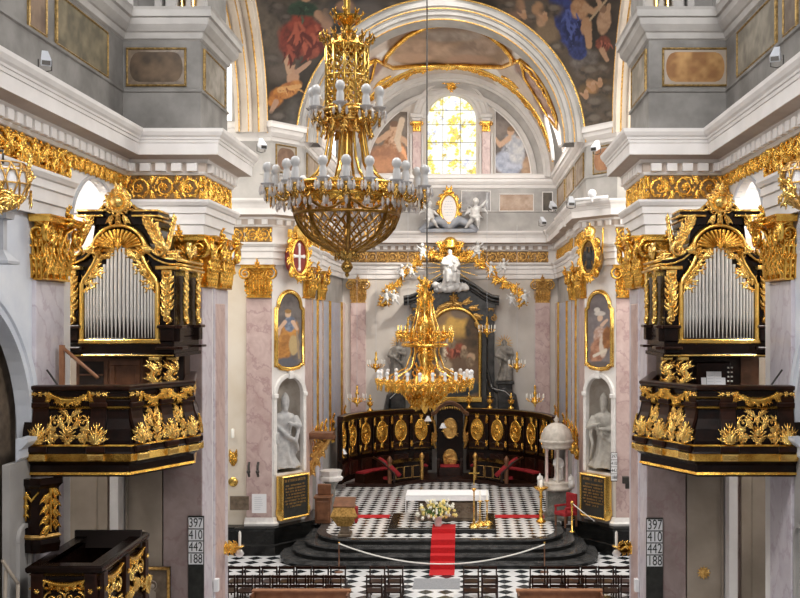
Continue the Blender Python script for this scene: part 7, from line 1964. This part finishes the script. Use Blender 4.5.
# spotlights
sp=None
for x,y,D,yaw,l in ((45,62,16.9,.5,'grey spotlight with bracket on the left nave cornice'),(777,58,16.9,-.5,'grey spotlight with bracket on the right nave cornice'),(261,146,25.0,.6,'grey spotlight on the cornice end of the left western pier'),(597,148,25.0,-.6,'grey spotlight on the cornice end of the right western pier'),
                    (571,203,34.4,0,'white box spotlight on the right chancel cornice corner'),(552,207,38.5,.3,'second white box spotlight along the right chancel cornice'),(542,222,43.5,.3,'small white box spotlight far along the right chancel cornice')):
    c = P(x,y,D)
    if sp is None:
        sp = thing('spotlight',l,'lamp',c,'cornice spotlights'); f = frame(c,(1,0,0))
        mb = MB(); mb.add([f(-.10,-.14,.22),f(.10,-.14,.22),f(.10,.0,.25),f(-.10,.0,.25),f(-.08,.0,-.12),f(.08,.0,-.12),f(.06,.26,-.02),f(-.06,.26,-.02)],[(0,1,2,3),(7,6,5,4),(0,4,5,1),(1,5,6,2),(2,6,7,3),(3,7,4,0)]); mb.build('housing','grey_metal',sp)
        mb = MB(); mb.fbox(f,-.085,.085,-.12,-.01,.235,.245); mb.build('front_glass','dark_metal',sp)
        mb = MB(); mb.tube([f(-.13,.05,.0),f(-.13,-.18,.0),f(0,-.22,0),f(.13,-.18,0),f(.13,.05,0)],.015,5); mb.build('bracket','dark_metal',sp)
    else: o = copy_tree(sp); o.location = c; o['label'] = l
    ob = sp if x==45 else o; ob.rotation_euler.z = yaw
    ob.scale = (.8,.8,.75) if D<30 else (1.1,1.1,.9)
c = P(592,197,34.2); mb = MB(); mb.tube([c+V((-.6,0,-.1)),c+V((.55,0,.02))],.05,6); mb.ball(c+V((0,-.02,.12)),.15,10,6); mb.tube([c,c+V((0,0,-.18))],.04,6); T('camera_bar','white dome camera on a short bar on the chancel cornice','camera',mb,'paper',c)
# ================================================================== PULPIT
PB = [(-6.22,16.4),(-5.10,16.4),(-5.16,18.9),(-6.3,18.9)]
t = thing('pulpit','black and gold pulpit whose rim shows in the lower left corner, under the balcony','pulpit',(-5.8,17.6,2.4))
mb = MB(); mb.sweep([(0,2.4),(.05,2.45),(.08,2.7),(.05,3.0),(-.02,3.2),(-.03,3.68),(0,3.6),(0,3.87),(-.02,3.8),(-.08,3.99),(-.14,3.99),(-.14,2.4)],PB,closed=True); mb.build('body','black_wood',t)
mb = MB(); mb.sweep([(-.16,3.99),(.05,3.99),(.07,4.03),(.07,4.08),(.03,4.11),(-.18,4.11)],PB,closed=True); mb.build('rim','black_wood',t)
mb = MB(); mb.sweep([(-.0,3.70),(.03,3.73),(0,3.76)],PB,closed=True); mb.sweep([(-.02,3.93),(.03,3.96),(-.02,3.99)],PB,closed=True); mb.build('gilt_bead','gold',t)
mb = MB(); mb.prism([(-6.2,16.5),(-5.15,16.5),(-5.2,18.8),(-6.28,18.8)],frame((0,0,0),(1,0,0),(0,1,0)),2.7,2.8); mb.build('floor_panel','dark_wood',t)
mb = MB(); mb.box((-6.35,18.55,3.9),(-5.12,18.62,4.22)); mb.build('inner_backboard','dark_recess',t)
for fr,L in ((frame((-6.22,16.4,0),(1,0,0)),1.12),(frame((-5.10,16.4,0),(-.02,1,0)),2.5)):
    n = 1 if L<2 else 2
    for i in range(n):
        um = L*(i+.5)/n; w = L/n*.34
        g = MB(); pts = [(um-w+2*w*k/12,3.89-.10*math.sin(PI*k/12),.02) for k in range(13)]; g.blade(fr,pts,[.015+.03*math.sin(PI*k/12) for k in range(13)],.05)
        for k in range(1,12): g.leaf(fr,pts[k][0],pts[k][1],-PI/2+.5*(-1)**k,.08,.07,.03,lobes=2,h=.03)
        for s in (-1,1): g.leaf(fr,um+s*w,3.89,-PI/2,.14,.08,.03)
        g.build('festoon','gold',t)
        g = MB()
        for s in (-1,1):
            g.spiral(fr,um+s*w*.6,3.55,w*.34,1.5,PI/2,-s,.025,.05,.0); g.spiral(fr,um+s*w*.7,3.23,w*.3,1.5,-PI/2,s,.025,.05,.03); g.leaf(fr,um+s*w*.6,3.3,0 if s>0 else PI,w*.5,.14,.05); g.spiral(fr,um+s*w*.2,3.59,w*.22,1.4,PI/2,s,.02,.04,0)
        for k in range(7): g.leaf(fr,um,3.2,PI*(k+.5)/7,w*.5,.08,.04,lobes=2,h=.02)
        g.boss(fr,um,3.35,.09,.06); g.build('relief_cartouche','gold_pale',t)
    for u in [.12]+([L/2] if n==2 else [])+[L-.12]:
        g = MB(); g.fbox(fr,u-.10,u+.10,2.5,3.98,-.05,.07,.01); p = g.build('corner_post','dark_wood',t)
        g = MB(); g.rosette(fr,u,3.7,.05,6,.03,.07)
        for a in (-.6,-.3,0,.3,.6): g.leaf(fr,u,3.0,PI/2-a,.34,.12,.05,h=.07)
        g.build('post_leaf','gold_pale',p)
t = thing('pulpit_door','dark door panel with a gilded leaf drop beneath the left balcony','panel',(-6.35,17.75,4.2))
pp = [(-6.62,17.08),(-6.5,17.04),(-6.34,17.04),(-6.12,17.28),(-6.18,17.34)]
mb = MB(); mb.sweep([(-.06,4.15),(0,4.15),(.02,4.3),(0,4.4),(0,5.25),(.05,5.32),(.05,5.42),(-.06,5.42)],pp); mb.build('board','black_wood',t)
mb = MB(); mb.sweep([(0,4.38),(.03,4.42),(0,4.46)],pp); mb.build('gilt_bead','gold_bronze',t)
g = MB(); f = frame((-6.34,17.04,0),V((.22,.24,0)).normalized())
for k in range(8): g.leaf(f,.17+.04*(-1)**k,5.25-.09*k,-PI/2+.5*(-1)**k,.17,.13,.05,h=.01); 
g.blade(f,[(.17,5.25,0),(.17,4.5,0)],[.04,.02],.05); g.build('leaf_drop','gold',t)
g = MB(); f = frame((-6.58,17.04,0),(1,0,0)); g.blade(f,[(0,5.2,.0),(.1,5.05,.02),(.22,5.2,0)],[.02,.04,.02],.04); g.leaf(f,.0,5.2,-PI/2,.5,.1,.04); g.build('festoon','gold',t)
# picture leaning below the balcony, easel poles at the edge
D = 21.7; t = thing('framed_icon','dark framed picture with a small pale figure standing below the left balcony','picture',(PX(157,D),D,0)); f = frame((0,D,0),(1,0,0)); u0,u1 = PX(143,D),PX(170,D); z1 = PZ(567,D)
mb = MB(); mb.fbox(f,u0,u1,.9,z1,-.05,0); mb.build('picture_ground','stone_brown',t)
mb = MB()
for a in ((u0,u1,z1-.06,z1),(u0,u0+.06,.9,z1),(u1-.06,u1,.9,z1),(u0,u1,.9,.96)): mb.fbox(f,*a,-.05,.05,.015)
mb.build('frame','gold_bronze',t)
mb = MB(); um = PX(152,D); ring_tube(mb,f,[(um+.10*math.cos(2*PI*k/14),z1-.40+.10*math.sin(2*PI*k/14)) for k in range(14)],.012,.02,True,0); mb.boss(f,um,z1-.42,.06,.03); mb.prism([(um-.1,.97),(um+.1,.97),(um+.08,z1-.55),(um,z1-.48),(um-.08,z1-.55)],f,0,.01); mb.build('painted_figure','dado_stone',t)
mb = MB(); mb.box((PX(147,D),D-.2,0),(PX(166,D),D+.05,.9)); mb.build('stand','dark_wood',t)
D=15.5; t = thing('wooden_stand','pale wooden poles of a stand at the left edge below the arch','stand',(PX(10,D),D,0))
for a,b in (((2,560),(18,584)),((18,584),(10,640)),((6,570),(-6,640))):
    p,q = P(*a,D),P(*b,D); mb = MB()
    if b[1]>600: q.z = 0
    mb.tube([p,q],.03,6); mb.build('pole','dado_stone',t)
# ------------------------------------------------------------------ light
def area(name, loc, target, size, power, color=(1,1,1), sy=None):
    d = bpy.data.lights.new(name,'AREA'); d.energy = power; d.color = color
    d.shape = 'RECTANGLE'; d.size = size; d.size_y = sy or size
    o = bpy.data.objects.new(name, d); COL.objects.link(o); o.location = loc
    o.rotation_euler = (V(target)-V(loc)).to_track_quat('-Z','Y').to_euler(); return o
w = bpy.data.worlds.new('daylight'); sc.world = w; w.use_nodes = True
nt = w.node_tree; bg = nt.nodes['Background']
tc = nt.nodes.new('ShaderNodeTexCoord'); sx = nt.nodes.new('ShaderNodeSeparateXYZ')
nt.links.new(tc.outputs['Generated'], sx.inputs[0])
mr = nt.nodes.new('ShaderNodeMapRange'); mr.inputs[1].default_value = -1; mr.inputs[2].default_value = 1
nt.links.new(sx.outputs['Z'], mr.inputs[0])
nt.links.new(ramp(nt, mr.outputs[0], [(0.3,(.10,.08,.07)),(.55,(.34,.32,.31)),(.8,(.75,.76,.80))]), bg.inputs[0])
bg.inputs[1].default_value = .36
area('light_dome', (0,29,24), (0,29.5,0), 8, 1700, (1,.96,.90))
area('light_nave_back', (1,-8,13), (0,30,7), 10, 620, (1,.95,.90), 7)
for s in (-1,1):
    area('light_clerestory', (s*6.2,9,18), (-s*5,24,9), 6, 1150, (1,.98,.96), 3)
    area('light_transept', (s*9.9,29.5,13), (-s*2,31,8), 6, 900 if s>0 else 500, (1,.95,.86), 8)
    area('light_chapel', (s*8.0,18.6,11.6), (s*8.8,21,10.2), 1.6, 420, (1,.97,.92))
area('light_chancel_window', (3.4,41,17.0), (-4.5,46,6), 1.6, 300, (1,.97,.92), 3)
area('light_chancel_window', (-3.4,41,17.0), (4.5,46,6), 1.6, 150, (1,.97,.92), 3)
d = bpy.data.lights.new('light_sun_shaft','SPOT'); d.energy = 3800; d.color = (1,.95,.86); d.spot_size = math.radians(20); d.spot_blend = .25; d.shadow_soft_size = .25
o = bpy.data.objects.new('light_sun_shaft', d); COL.objects.link(o); o.location = (3.9,42.6,16.3); o.rotation_euler = (V((-3.2,47.6,8.2))-V(o.location)).to_track_quat('-Z','Y').to_euler()
# ------------------------------------------------------------------ camera and look
cam = bpy.data.cameras.new('camera'); co = bpy.data.objects.new('camera', cam); COL.objects.link(co)
co.location = (CX,0,CZ); co.rotation_euler = (PI/2,0,0)
cam.sensor_width = 36; cam.lens = FPX*36/800
cam.shift_x = -(XV-400)/800; cam.shift_y = (YH-299)/800
cam.clip_end = 200
sc.camera = co
sc.view_settings.view_transform = 'Standard'; sc.view_settings.look = 'None'
sc.view_settings.exposure = 0.27; sc.view_settings.gamma = 1; sc.view_settings.use_curve_mapping = False
sc.cycles.use_denoising = True
sc.cycles.max_bounces = 8
for o in list(bpy.data.objects):
    if '_o' in o: del o['_o']
